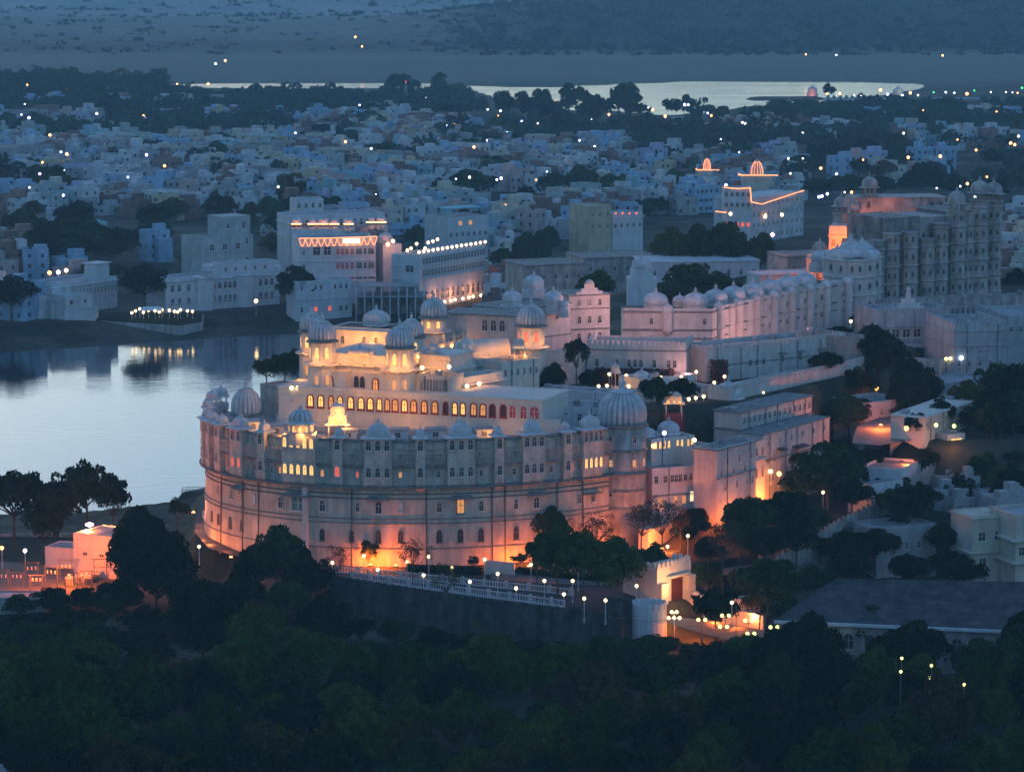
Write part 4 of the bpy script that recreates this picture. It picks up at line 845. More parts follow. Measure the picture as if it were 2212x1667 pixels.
WD = T('white_domed_bastion', 'pale many sided bastion crowned by a cluster of white domes', 'tower', (Xat(1840, 735, 40), 735, 30)); zt = 45
for px, d, r in ((1800, 731, 2.4), (1822, 728, 2.6), (1846, 727, 2.6), (1868, 729, 2.6), (1886, 733, 2.0)): turret(px, d, r, 28, 44.2, False, 'plaster', WD)
b = MB(); b.prism([(Xat(1790, 733, 40), 733), (Xat(1892, 735, 40), 735), (Xat(1892, 735, 40), 747), (Xat(1790, 733, 40), 747)], 28, 44.6); WD.wpart('wall', b, 'plaster')
for px, d, r, z in ((1808, 732, 2.3, 44.3), (1826, 730, 2.4, 44.3), (1847, 731, 2.7, 44.6), (1868, 731, 2.4, 44.3), (1884, 735, 1.9, 44.2), (1793, 731, 1.1, 43.6), (1838, 737, 2.8, 44.9), (1862, 738, 2.6, 44.9)):
    WD.wpart('dome', dome_mb(r, r * .95, c=(Xat(px, d, 44), d, z)), 'dome')
for px, d, r, z, l in ((1771, 742, 2.1, 41.5, 'dark ribbed dome below the orange palace wall'), (1838 - 5, 748, 2.6, 41.8, 'broad dark dome left of the white bastion'), (1865, 752, 2.3, 43, 'grey dome above the white bastion')): plain_dome(l, px, d, z, r, base=1.2, group='dark domes by the old palace')
for px, d, z, P in ((1842, 741, 38, 1800), (1830, 760, 44.5, 3200), (1780, 760, 44, 1500), (1760, 748, 40, 600), (1930, 772, 53.6, 260), (1880, 772, 50, 300)): gl(px, d, z, P, ORANGE, .5)
# terrace in front of it
TR = Bld('palace_terrace', 'long dark terrace with arcaded edge before the old palace', 'terrace', (1890, 728), (2230, 740), 34.5, 24, 8, 'stone', 'paving', .7, cren=.6); TR.row(31.8, 30, w=.8, h=1.7)
RA = Bld('white_temple_house', 'white stepped house with a pediment of small spires', 'building', (1882, 690), (2046, 693), 36.8, 22, 14, 'shore_white', 'roof', .6, cren=.6, corn=((33.5, .3), (30.5, .4))); RA.pxrow(32, [1912, 1935, 1958, 1981], w=1.9, h=1.9, kind='rect-glass-frame'); 
b = MB()
for k, hgt in enumerate((.8, 1.4, 2.2, 3.2, 4.6, 3.2, 2.2, 1.4, .8)): b.box(4.6 + k * 1.0, 3, 14.0, 5.6 + k * 1.0, 3.5, 14.0 + hgt)
b.lathe([(.4, 18.6), (.5, 19), (.1, 19.8)], 8, (9.1, 3.25, 0)); RA.part('pediment', b, 'limewash')
RB_ = Bld('tall_blue_white_hall', 'tall plain blue white hall with dark cornice lines on the right', 'building', (2058, 668), (2170, 670), 36.6, 18, 20, 'shore_white', 'roof', .8, cren=.55, corn=((35.4, .3), (32.3, .35))); RB_.row(24.3, [.7], w=1.8, h=1.4, kind='rect-lit_dim-frame'); RB_.row(31, [.25, .5, .58, .66], w=.4, h=.4, kind='rect-glass-frame'); RB_.row(34, 9, w=.5, h=.8, face='R')
RC = Bld('buttressed_wall', 'high white garden wall with slanting buttresses by the tall hall', 'wall', (1950, 672), (2058, 668), 29, 18, 3, 'shore_white', par=.3)
RD = Bld('far_right_hall', 'pale flat roofed building cut by the right edge above the trees', 'building', (2172, 690), (2290, 692), 35.5, 20, 22, 'shore_white', 'roof', .7, cren=.5); RD.row(33, 6, w=.8, h=1.2)
RE = Bld('stable_block', 'long low pale block with a row of square windows behind right trees', 'building', (2022, 640), (2140, 652), 28.0, 18, 8, 'shore_white', 'roof', .4); RE.row(26.5, 14, w=.7, h=1.0, kind='rect-glass-frame')
RF = Bld('yellow_lit_barracks', 'long cream building with rows of small windows lit yellow below', 'building', (1996, 598), (2128, 626), 28.0, 16, 7, 'plaster_clean', 'roof', .4, corn=((27.8, .4),), base=15); RF.row(26.0, 11, w=.8, h=1.4, kind='rect-glass-frame'); RF.row(22.0, [.25, .4], w=1.8, h=2.2, kind='rect-lit_dim-frame'); RF.row(22.5, [.55, .62, .7, .78], w=.7, h=1.1, kind='rect-glass-frame')
RG = Bld('guard_hut', 'small flat roofed hut glowing yellow by the yellow barracks', 'hut', (2046, 600), (2084, 602), 24.2, 20.6, 8, 'limewash', 'roof', .2); RG.row(22.4, [.5], w=3, h=2, kind='rect-lit-frame')
gl(2060, 597, 23.2, 40); gl(2020, 594, 23.5, 60); gl(1960, 593, 20, 120, ORANGE, .4); gl(1893, 640, 24, 90, ORANGE, .4)
RH = Bld('small_white_house', 'small square white house above the long diagonal wall', 'house', (1880, 578), (1950, 583), 18.4, 14, 6, 'limewash', 'roof', .4); RH.row(16.4, 4, w=1.3, h=1.3, kind='rect-frame-frame')
RH2 = Bld('white_annex_house', 'taller plain white annex right of the small square house', 'house', (1944, 585), (1988, 596), 20.0, 15, 8, 'limewash', 'roof', .5)
RI = Bld('red_yard_house', 'low pink house lit orange behind the big dark tree', 'building', (1868, 625), (1960, 632), 26.5, 20, 10, 'plaster', 'roof', .6); RI.row(24.4, 4, w=.8, h=1.4)
# ------------------------------------------------------------------ bottom right: long roof, ruin, yellow house, rooftops
big = T('long_hall', 'very long hall under a huge dark hipped roof with white eaves and arches', 'building', G(1700, 1372, 8)); 
A, B_, C_, D_ = G(1672, 1338, 12), G(2330, 1366, 12), G(2330, 1258, 17), G(1806, 1249, 17)
b = MB(); b.add([A, B_, C_, D_, (A[0] + .1, A[1] + .1, 11.7), (B_[0], B_[1] + .1, 11.7), (C_[0], C_[1], 11.7), (D_[0], D_[1], 11.7)], [(0, 1, 2, 3), (7, 6, 5, 4), (0, 3, 7, 4), (0, 4, 5, 1), (1, 5, 6, 2), (2, 6, 7, 3)]); big.wpart('roof', b, 'roof_dark')
b = MB(); a = math.atan2(B_[1] - A[1], B_[0] - A[0]); L_ = math.hypot(B_[0] - A[0], B_[1] - A[1]); b.obox(((A[0] + B_[0]) / 2, (A[1] + B_[1]) / 2 - .15), a, L_ / 2, .35, 11.5, 11.95); big.wpart('eave', b, 'limewash')
b = MB(); b.obox(((A[0] + B_[0]) / 2, (A[1] + B_[1]) / 2 + 1.5), a, L_ / 2 - 1, 1.0, 2, 11.6); big.wpart('wall', b, 'stone')
for k in range(14):
    f = (k + .5) / 14; add_win(big.o, A[0] + (B_[0] - A[0]) * f - big.loc[0], A[1] + (B_[1] - A[1]) * f + .45 - big.loc[1], 9 - big.loc[2], a, 1.8, 2.6, 'arch-glass-stone')
RU = Bld('stained_ruin', 'stained blue white ruined house among the right trees', 'house', (1892, 560), (2022, 566), 13.5, 6, 9, 'h_s', 'roof', .5); RU.row(10, 5, w=.9, h=1.4, kind='rect-glass-frame')
YH = Bld('yellow_flat_house', 'pale yellow two storey flat house at the right edge', 'house', (2098, 556), (2190, 559), 16.5, 4, 8, 'h_c', 'roof', .5, corn=((16.2, .3), (10, .5))); YH.row(12.8, [.22, .6], w=1.6, h=1.6, kind='rect-glass-frame'); YH.row(8.2, [.25, .7], w=1.6, h=1.6, kind='rect-glass-frame')
YI = Bld('yellow_corner_house', 'pale yellow house at the right frame edge with dark balcony', 'house', (2192, 552), (2290, 555), 17.5, 4, 10, 'h_c', 'roof', .5, corn=((13, .9), (9, .9))); YI.row(11, 4, w=1.2, h=1.6, kind='rect-glass-frame')
for i, (pl, pr, d, zt_, lab, m) in enumerate(((2025, 2150, 592, 17.5, 'low blue roofed shed row above the ruined house', 'h_s'), (2120, 2260, 600, 19.5, 'white flat roofed house at the right edge with roof room', 'limewash'), (1965, 2100, 606, 18.5, 'grey flat terrace house behind the diagonal wall', 'h_s'), (2150, 2290, 574, 16.5, 'dark flat roof house at right edge by the red lit bush', 'h_s'),
                                            (2060, 2150, 580, 15.5, 'bluish flat roof below the low shed row', 'h_s'), (2105, 2230, 612, 21.5, 'white two level house topmost of the right rooftops', 'limewash'))):
    t = Bld('flat_roof_house', lab, 'house', (pl, d), (pr, d + 4), zt_, 8, 11, m, 'roof', .4, group='flat roofed houses on the right edge'); t.row(zt_ - 2, 4, w=.9, h=1.2, kind='rect-glass-frame'); q = MB(); small_roof_things(q, rnd, t.W, t.D, t.h - .4, 2); t.part('roof_room', q, m)

for t_ in (C3, C2, LD, LE, LG, LH, LI, RB_, RA, RF, C1, LB, SV2, SV, WT, MD, RB): dress(t_, max(2, int(t_.W / 5)))
LD.row(22.0, [.1, .4, .7], w=.8, h=1.4); LE.row(24.6, 6, w=.8, h=1.1, kind='rect-glass-frame'); C3.row(28.5, 7, w=.8, h=1.3); LG.row(13.5, 6, w=.9, h=1.5, kind='rect-glass-frame'); LG.row(20.6, [.5, .58, .64], w=.8, h=1.2)
for t_ in (C1, C3, LD, LE, LG):
    b = MB(); b.box(-.1, -.18, t_.h * .62, t_.W + .1, -.005, t_.h * .62 + .18); t_.part('string_course', b, 'cornice')

RA.row(28.6, 6, w=.9, h=1.5); RA.row(25.5, 6, w=.9, h=1.5); RB_.row(28.5, 5, w=.8, h=1.3); RC.row(26.5, 5, w=.7, h=1.0, kind='rect-glass-frame')
b = MB()
for k in range(6): x = RC.W * (k + .5) / 6; b.prism([(x - .4, -2.2), (x + .4, -2.2), (x + .4, 0), (x - .4, 0)], -4, RC.h * .95, top=[(x - .4, -.3), (x + .4, -.3), (x + .4, 0), (x - .4, 0)])
RC.part('buttress', b, 'shore_white')
b = MB(); b.box(-1.0, -2.0, RA.h * .48, RA.W + .4, -.005, RA.h * .48 + .5); RA.part('balcony', b, 'limewash')
# ------------------------------------------------------------------ trees
def leaf_cloud(rs, cen, rad, n, size, flat=.8):
    """small leaf faces spread over clump surfaces; cen (k,3), rad (k,)"""
    k = rs.choice(len(cen), n, p=rad ** 2 / (rad ** 2).sum()); d = rs.randn(n, 3); d /= np.linalg.norm(d, axis=1)[:, None]
    d[:, 2] = np.where(rs.rand(n) < .65, np.abs(d[:, 2]), d[:, 2]); rr = rad[k] * (0.72 + .34 * rs.rand(n) ** .7)
    P = cen[k] + d * rr[:, None] * np.array([1, 1, flat]); nrm = d + .9 * rs.randn(n, 3); nrm /= np.linalg.norm(nrm, axis=1)[:, None]
    A = np.cross(nrm, rs.randn(n, 3)); A /= np.linalg.norm(A, axis=1)[:, None]; B = np.cross(nrm, A); s = (size * (.55 + .9 * rs.rand(n)))[:, None]
    return np.stack([P - A * s, P - B * s * .7, P + A * s, P + B * s * .7], 1).reshape(-1, 3)
def crown(seed, kind):
    rs = np.random.RandomState(seed)
    if kind == 'dense': K, R0, hh, n, sz, lo, hi = 46, 1.04, .78, 8000, .050, .15, .34
    elif kind == 'loose': K, R0, hh, n, sz, lo, hi = 30, 1.0, .8, 3800, .045, .14, .28
    elif kind == 'flat': K, R0, hh, n, sz, lo, hi = 30, 1.0, .5, 4200, .045, .16, .30
    elif kind == 'far': K, R0, hh, n, sz, lo, hi = 16, 1.0, .75, 1100, .12, .28, .45
    elif kind == 'tall': K, R0, hh, n, sz, lo, hi = 26, .42, 1.6, 3500, .05, .14, .24
    elif kind == 'bare': K, R0, hh, n, sz, lo, hi = 36, 1.0, .8, 1500, .022, .10, .22
    d = rs.randn(K, 3); d /= np.linalg.norm(d, axis=1)[:, None]; d[:, 2] = np.abs(d[:, 2]) * 1.1 - .25
    r = .35 + .65 * rs.rand(K) ** .45; r *= 1 + .22 * np.sin(3 * np.arctan2(d[:, 1], d[:, 0]) + seed)
    cen = d * r[:, None] * np.array([R0 * .78, R0 * .78, hh * .78]); rad = lo + (hi - lo) * rs.rand(K); rad *= 1.0 if kind != 'tall' else .9
    if kind == 'dense': cen = np.concatenate([cen, [[0, 0, 0], [.3, 0, -.05], [-.3, .1, 0], [0, -.3, 0]]]); rad = np.concatenate([rad, [.5, .4, .4, .4]])
    V = leaf_cloud(rs, cen, rad, n, sz); V[:, 2] += hh * .62
    return V, cen + np.array([0, 0, hh * .62])
class TreeKit: pass
KIT = {}
def make_kit(kind, seed):
    V, cen = crown(seed, kind); me = fast_mesh('crown', V, np.arange(len(V)).reshape(-1, 4), 'leaf_dark')
    rs = random.Random(seed); b = MB(); tr = .035 if kind != 'bare' else .03
    base = Vector((0, 0, -.55)); fork = Vector((rs.uniform(-.05, .05), rs.uniform(-.05, .05), .02))
    b.tube((0, 0, -1.0), base, tr * 1.8, tr * 1.3, 7); b.tube(base, fork, tr * 1.3, tr, 7)
    idx = list(range(len(cen))); rs.shuffle(idx)
    for i in idx[:14 if kind in ('bare', 'loose', 'flat') else 7]:
        c = Vector(cen[i]); mid = fork.lerp(c, .5) + Vector((rs.uniform(-.08, .08), rs.uniform(-.08, .08), -.02)); b.tube(fork, mid, tr * .6, tr * .35, 5); b.tube(mid, c, tr * .35, tr * .1, 4)
        if kind == 'bare':
            for _ in range(7):
                e = c + Vector((rs.gauss(0, .2), rs.gauss(0, .2), rs.gauss(.08, .15))); b.tube(mid.lerp(c, rs.random()), e, tr * .16, tr * .05, 3)
    KIT.setdefault(kind, []).append((me, b.mesh('trunk', ['bark'])))
for s_ in range(5): make_kit('dense', 11 + s_)
for s_ in range(3): make_kit('loose', 31 + s_); make_kit('flat', 41 + s_)
for s_ in range(4): make_kit('far', 51 + s_)
for s_ in range(2): make_kit('tall', 61 + s_); make_kit('bare', 71 + s_)
def tree(x, y, r, h, kind='dense', leaf='dark', label=None, group=None, name=None, zg=None, k=None):
    """r crown radius, h total height; crown unit is about 2.0 wide and 1.4 high"""
    zg = hz(x, y) if zg is None else zg; me = KIT[kind][rnd.randrange(len(KIT[kind])) if k is None else k % len(KIT[kind])]
    nm = name or {'dense': 'broadleaf_tree', 'loose': 'open_crowned_tree', 'flat': 'umbrella_tree', 'far': 'distant_tree', 'tall': 'columnar_tree', 'bare': 'thin_leaved_tree'}[kind]
    o = empty(nm, (x, y, zg), 0, label, 'tree', group); hc = {'dense': 1.35, 'loose': 1.35, 'flat': .95, 'far': 1.3, 'tall': 2.4, 'bare': 1.35}[kind]
    sz = min(1.6 * r, h * (.8 if kind == 'flat' else .78) / hc * (1.0 if kind != 'flat' else .85)) if kind != 'tall' else r; zb = h - sz * hc; a = rnd.uniform(0, 6.28)
    c = link('crown', me[0], o, (0, 0, zb), a, (r, r, sz)); c.material_slots[0].link = 'OBJECT'; c.material_slots[0].material = M['leaf_' + leaf]
    if kind != 'far': link('trunk', me[1], o, (0, 0, zb), a, (r, r, max(sz, zb)))
    return o
TREES = []                                     # (px centre, py top, py base, half width px, kind, leaf, z ground, label)
def tree_px(px, pt, pb, hw, kind, leaf, z, label, group=None, y=None, **k):
    p = G(px, pb, z) if y is None else (Xat(px, y, z), y, z)
    d = p[1]; zt = Zat(pt, d); s = d * cp / F
    return tree(p[0], d, hw * s * 1.02, max(1.5, zt - z), kind, leaf, label, group, zg=z, **k)
# silhouettes on the left shore
for i, (px, pt, pb, hw, kd, lf, z, l) in enumerate((
    (30, 992, 1195, 84, 'flat', 'deep', 3, 'broad umbrella shaped dark tree cut by the left frame edge on the shore'),
    (125, 1006, 1200, 76, 'flat', 'deep', 3, 'dark umbrella shaped tree second from left on the shore'),
    (192, 982, 1195, 76, 'flat', 'deep', 3, 'tallest dark umbrella tree on the left shore behind the pink lamp'),
    (246, 1010, 1185, 50, 'loose', 'deep', 3, 'slim open tree right of the tallest shore tree'),
    (95, 1050, 1210, 60, 'loose', 'deep', 3, 'low dark tree between the two leftmost umbrella trees'),
    (315, 1070, 1270, 78, 'dense', 'deep', 4, 'rounded dark tree between the shore trees and the curved road'),
    (385, 1065, 1160, 28, 'loose', 'deep', 5, 'small feathery tree leaning over the curved road end'),
    (292, 1110, 1300, 62, 'dense', 'deep', 4, 'wide dark tree right of the lit substation building'),
    (340, 1150, 1330, 95, 'dense', 'deep', 3, 'large dark tree below the curved road end'),
    (600, 1112, 1290, 66, 'dense', 'dark', 6, 'tall dark tree covering the left foot of the crescent'),
    (660, 1170, 1330, 60, 'dense', 'deep', 3, 'dark leafy tree right of the tree at the crescent foot'),
    (555, 1160, 1320, 50, 'dense', 'deep', 3, 'dark leafy tree left of the tree at the crescent foot'),
    (730, 1160, 1262, 36, 'bare', 'grey', 8, 'thin leafless tree left of the orange fire light'),
    (797, 1160, 1226, 24, 'loose', 'dark', 8, 'small dark bush tree in front of the orange flare on the wall'),
    (893, 1140, 1262, 46, 'bare', 'grey', 8, 'grey thin leaved tree right of the orange flare'),
    (965, 1195, 1305, 42, 'bare', 'olive', 8, 'sparse feathery tree beside the balustrade'),
    (1022, 1195, 1232, 16, 'loose', 'dark', 8, 'tiny dark shrub tree by the ramp wall'),
    (1190, 1083, 1200, 38, 'dense', 'dark', 9, 'small dense tree high against the glowing pink wall'),
    (1205, 1122, 1296, 60, 'dense', 'mid', 8, 'green dense tree left of a pair in front of the round tower'),
    (1258, 1136, 1322, 54, 'dense', 'mid', 8, 'tall green tree in the middle of the road side trio'),
    (1330, 1142, 1306, 70, 'dense', 'mid', 8, 'wide green tree rightmost of the road side trio'),
    (1123, 1190, 1225, 22, 'loose', 'dark', 9, 'low leafy shrub tree left of the road side trio'),
    (1285, 1086, 1200, 62, 'bare', 'brown', 9, 'orange lit thin tree before the foot of the round tower'),
    (1385, 1062, 1195, 46, 'bare', 'brown', 10, 'thin bare tree just right of the round tower foot'),
    (1430, 1048, 1200, 52, 'bare', 'brown', 10, 'tall bare tree before the flame lit wall'),
    (1470, 1075, 1185, 34, 'bare', 'brown', 10, 'right hand bare tree before the flame lit wall'),
    (1560, 1005, 1075, 34, 'loose', 'deep', 12, 'dark tree silhouetted on orange light left of the glowing doorway'),
    (1515, 1035, 1085, 24, 'loose', 'dark', 12, 'small dark tree under the two pale lit openings'),
    (1560, 1100, 1240, 60, 'bare', 'brown', 9, 'rusty brown thin tree above the gate'),
    (1620, 1060, 1180, 70, 'dense', 'dark', 11, 'dark broad tree below the white corner house'),
    (1700, 1050, 1170, 66, 'dense', 'deep', 11, 'dark broad tree left of the big garden tree'),
    (1790, 950, 1100, 92, 'dense', 'dark', 13, 'biggest dark garden tree right of the glowing doorway'),
    (1730, 1000, 1090, 50, 'dense', 'dark', 13, 'dark tree tucked left under the biggest garden tree'),
    (1835, 840, 935, 70, 'dense', 'dark', 20, 'round dark tree before the right end of the long gallery'),
    (1975, 795, 930, 66, 'dense', 'deep', 20, 'tall dark tree with an orange lamp at its foot'),
    (1890, 695, 850, 76, 'dense', 'deep', 24, 'great dark tree in front of the white temple house'),
    (1860, 780, 880, 50, 'loose', 'deep', 23, 'dark tree below the great tree at the palace gate'),
    (2180, 790, 900, 60, 'dense', 'dark', 20, 'dark tree at the right edge before the stable block'),
    (2170, 880, 985, 60, 'dense', 'deep', 18, 'dark tree at the right edge beside the yellow barracks'),
    (1290, 585 - 5, 665, 48, 'dense', 'mid', 29.5, 'bright green round tree above the gabled block'),
    (1245, 720, 850, 36, 'loose', 'grey', 29.5, 'tall pale feathery tree in the garden below the gabled block'),
    (1130, 795, 860, 50, 'dense', 'deep', 29.5, 'dark garden tree left behind the arched range'),
    (1195, 780, 862, 36, 'dense', 'deep', 29.5, 'dark garden tree below the feathery tree'),
    (575, 765, 838, 40, 'flat', 'dark', 30, 'leftmost of three trees beside the lit hall above the lake'),
    (615, 750, 838, 44, 'flat', 'dark', 30, 'middle of three trees beside the lit hall above the lake'),
    (648, 745, 838, 36, 'flat', 'dark', 30, 'rightmost of three trees beside the lit hall'),
    (1560, 750, 790, 36, 'dense', 'deep', 29.5, 'low dark shrub tree at the corner of the scalloped wing'),
    (1510, 870, 960, 34, 'bare', 'grey', 22, 'bare grey tree right of the golden gazebo'),
    (1425, 905, 960, 22, 'loose', 'olive', 22, 'small olive tree left of the golden gazebo'),
    (1660, 1195, 1330, 78, 'dense', 'dark', 7, 'broad green tree over the avenue lamps'),
    (1545, 1260, 1365, 52, 'dense', 'deep', 6, 'dark tree right beside the lit gate'),
    (1690, 1270, 1380, 40, 'loose', 'dark', 6, 'open tree with a bent trunk beside the dark long roof'),
    (1590, 1270, 1380, 13, 'tall', 'deep', 6, 'narrow dark columnar tree left of the lit pink hut'),
    (1650, 1300, 1385, 13, 'tall', 'deep', 6, 'narrow dark columnar tree right of the lit pink hut'),
    (1900, 1290, 1440, 78, 'dense', 'dark', 4, 'large dark tree in front of the long dark roof'),
    (1945, 1350, 1500, 90, 'dense', 'deep', 4, 'large dark tree lower right before the arched wall'),
    (1830, 1140, 1240, 70, 'dense', 'deep', 6, 'dark tree left of the stained ruin'),
    (2050, 1170, 1270, 56, 'loose', 'deep', 6, 'dark tree between stained ruin and yellow house'),
    (1960, 1190, 1270, 50, 'dense', 'deep', 6, 'low dark tree in front of the stained ruin'),
    (2150, 1040, 1125, 44, 'bare', 'brown', 8, 'bare tree glowing red at the right edge'),
    (1940, 1100, 1180, 60, 'dense', 'deep', 8, 'dark tree right of the diagonal battlement wall'),
    (1720, 1110, 1215, 55, 'dense', 'deep', 9, 'dark garden tree above the diagonal wall'))):
    tree_px(px, pt, pb, hw, kd, lf, z, l)
for i, (px, pt, pb, hw, kd, lf, z, l) in enumerate((
    (1500, 1090, 1170, 40, 'dense', 'deep', 10, 'dark tree filling the gap right of the flame lit wall'), (1600, 1120, 1200, 46, 'dense', 'dark', 10, 'dark tree in the middle of the terraced garden'), (1530, 1150, 1225, 36, 'dense', 'deep', 9, 'low dark tree over the forecourt lamps'),
    (1650, 1130, 1225, 48, 'dense', 'deep', 10, 'broad dark tree left of the garden steps'), (1750, 1080, 1160, 50, 'dense', 'dark', 12, 'dark tree behind the garden steps'), (1840, 1030, 1110, 50, 'dense', 'deep', 14, 'dark tree left of the small square white house'),
    (1880, 960, 1030, 46, 'dense', 'deep', 16, 'dark tree behind the small square white house'), (1930, 935, 990, 34, 'loose', 'deep', 18, 'dark tree at the edge of the orange court'), (1700, 985, 1050, 36, 'dense', 'dark', 14, 'tree hiding the right of the glowing doorway house'),
    (1470, 1010, 1070, 22, 'bare', 'grey', 11, 'thin tree against the blue white house wall'), (1840, 1190, 1265, 60, 'dense', 'deep', 7, 'dark tree above the left corner of the long dark roof'), (1760, 1210, 1290, 50, 'dense', 'dark', 7, 'dark tree above the lower end of the diagonal wall'),
    (1890, 1130, 1215, 56, 'dense', 'deep', 8, 'dark tree covering the left of the stained ruin'), (2040, 1120, 1200, 50, 'dense', 'deep', 8, 'dark tree behind the stained ruin'), (2085, 1200, 1275, 44, 'dense', 'deep', 6, 'dark tree left of the yellow flat house'),
    (2000, 1060, 1110, 40, 'loose', 'deep', 10, 'dark tree under the low shed row'), (2060, 1000, 1050, 36, 'dense', 'deep', 14, 'dark tree between shed row and parked cars'), (2110, 950, 1010, 50, 'dense', 'deep', 17, 'dark tree right of the yellow hut'),
    (2190, 960, 1020, 46, 'dense', 'deep', 17, 'dark tree on the right edge above the white flat house'), (2140, 840, 930, 50, 'dense', 'deep', 19, 'dark tree right of the yellow barracks'), (1940, 860, 930, 40, 'dense', 'dark', 20, 'dark tree left of the yellow barracks'),
    (1800, 870, 930, 34, 'dense', 'dark', 20, 'tree left under the round dark tree'), (1700, 735, 770, 40, 'dense', 'deep', 29.5, 'low dark tree left on the scalloped wing garden path'), (1760, 715, 752, 44, 'dense', 'deep', 29.5, 'dark tree in the middle of the scalloped wing garden'),
    (1810, 700, 735, 34, 'dense', 'deep', 29.5, 'dark tree at the far end of the scalloped wing garden'), (1640, 755, 785, 30, 'dense', 'deep', 29.5, 'low dark tree below the first rounded bays'), (1930, 740, 800, 40, 'dense', 'deep', 24, 'dark tree right behind the great tree'),
    (1850, 675, 712, 16, 'dense', 'deep', 29.5, 'small dark tree at the foot of the white bastion'), (1160, 800, 850, 30, 'loose', 'deep', 29.5, 'airy dark tree in the left of the palace garden'), (1275, 790, 850, 28, 'dense', 'deep', 29.5, 'dark tree left of the garden shrine'),
    (1160, 1150, 1262, 34, 'loose', 'dark', 8, 'open tree just left of the road side trio'), (1528, 1205, 1300, 40, 'loose', 'dark', 8, 'open tree rising right behind the lit gate'), (1410, 1170, 1262, 44, 'dense', 'dark', 9, 'leafy tree behind the gate lodge'), (1640, 1255, 1350, 40, 'loose', 'olive', 6, 'open olive tree over the twin headed lamps'), (1740, 1290, 1400, 46, 'dense', 'dark', 5, 'dark tree at the end of the lamp avenue'), (1800, 1320, 1420, 50, 'dense', 'deep', 5, 'dark tree before the left end of the long roof'), (1480, 1105, 1190, 36, 'dense', 'deep', 9, 'dark tree under the flame lit wall'),
    (1490, 905, 960, 26, 'loose', 'brown', 22, 'brownish tree right of the golden gazebo'), (1540, 890, 940, 26, 'bare', 'grey', 22, 'bare tree before the broad low dome'), (1955, 545 + 60, 655, 26, 'dense', 'deep', 30, 'dark tree against the foot of the old palace'))):
    tree_px(px, pt, pb, hw, kd, lf, z, l)
# woodland in front
rows_ = []
rs_ = random.Random(5); NW = 0
ordn = ['', 'first', 'second', 'third', 'fourth', 'fifth', 'sixth', 'seventh', 'eighth', 'ninth', 'tenth', 'eleventh', 'twelfth', 'thirteenth', 'fourteenth', 'fifteenth', 'sixteenth', 'seventeenth', 'eighteenth', 'nineteenth', 'twentieth', 'twenty-first', 'twenty-second', 'twenty-third', 'twenty-fourth', 'twenty-fifth', 'twenty-sixth', 'twenty-seventh', 'twenty-eighth', 'twenty-ninth', 'thirtieth']
ordn += ['thirty-' + o for o in ordn[1:10]] + ['fortieth'] + ['forty-' + o for o in ordn[1:10]]
LF = {'dark': 'dark green', 'mid': 'mid green', 'olive': 'olive', 'brown': 'brownish', 'grey': 'greyish', 'deep': 'blackish green', 'light': 'fresh green'}
ydist = [376, 385, 394, 403, 412, 422, 432, 442, 453, 464, 476, 488, 499]
def wall_y(x):                                 # the retaining wall keeps the wood off the road
    return 514 if x < 30 else 506
for ri, y0 in enumerate(ydist):
    x = -.185 * y0 + rs_.uniform(0, 4); n = 0
    while x < .185 * y0:
        r = rs_.choice([3.4, 4.0, 4.6, 5.2, 5.8]) ; x += r * .9; y = y0 + rs_.uniform(-4, 4)
        q = proj(x, y, 12)[0]; n += 1
        h = rs_.uniform(7, 15)
        if y > 470 and 750 < q < 1420: h = rs_.uniform(4.0, 6.0)
        if y > 480 and q > 1500 and not q > 2050: x += r; n -= 1; continue
        if y > 480 and q > 1480: h = 5.5
        if y > 470 and q < 330: h = rs_.uniform(5, 7)
        lf = rs_.choice(['dark', 'deep', 'deep', 'mid', 'olive', 'brown', 'dark'] if rs_.random() < .6 else ['dark', 'mid', 'olive', 'mid', 'deep'])
        kd = 'dense' if rs_.random() < .8 else 'loose'
        tree(x, y, r, h, kd, lf, f'{LF[lf]} tree, {ordn[n]} from the left in {"the nearest" if ri == 0 else "the " + ordn[ri + 1]} row of the woods', 'trees of the dark foreground wood'); NW += 1
        x += r * .9
for i, (px, pt, pb, hw, lf) in enumerate(((60, 1318, 1400, 80, 'deep'), (150, 1300, 1380, 75, 'deep'), (430, 1235, 1360, 70, 'deep'), (520, 1230, 1350, 60, 'deep'), (262, 1240, 1340, 60, 'deep'), (620, 1240, 1370, 66, 'dark'), (700, 1290, 1400, 60, 'deep'))):
    tree_px(px, pt, pb, hw, 'dense', lf, 3, f'blackish tree, {ordn[i + 1]} of seven filling the slope under the curved road', 'trees on the slope under the curved road')
for i, (px, pt, pb, hw, lf) in enumerate(((40, 1275, 1345, 46, 'dark'), (110, 1262, 1335, 44, 'deep'), (185, 1262, 1330, 44, 'deep'), (235, 1275, 1350, 46, 'dark'), (310, 1300, 1380, 50, 'deep'), (380, 1310, 1390, 50, 'dark'), (90, 1330, 1410, 56, 'deep'), (205, 1330, 1410, 56, 'dark'), (470, 1290, 1380, 54, 'dark'), (780, 1320, 1400, 46, 'deep'), (860, 1330, 1400, 46, 'dark'), (940, 1345, 1410, 44, 'deep'))):
    tree_px(px, pt, pb, hw, 'dense' if i % 3 else 'loose', lf, 3, f'{LF[lf]} low tree, {ordn[i + 1]} from the left along the upper edge of the woods', 'low trees on the upper edge of the woods')
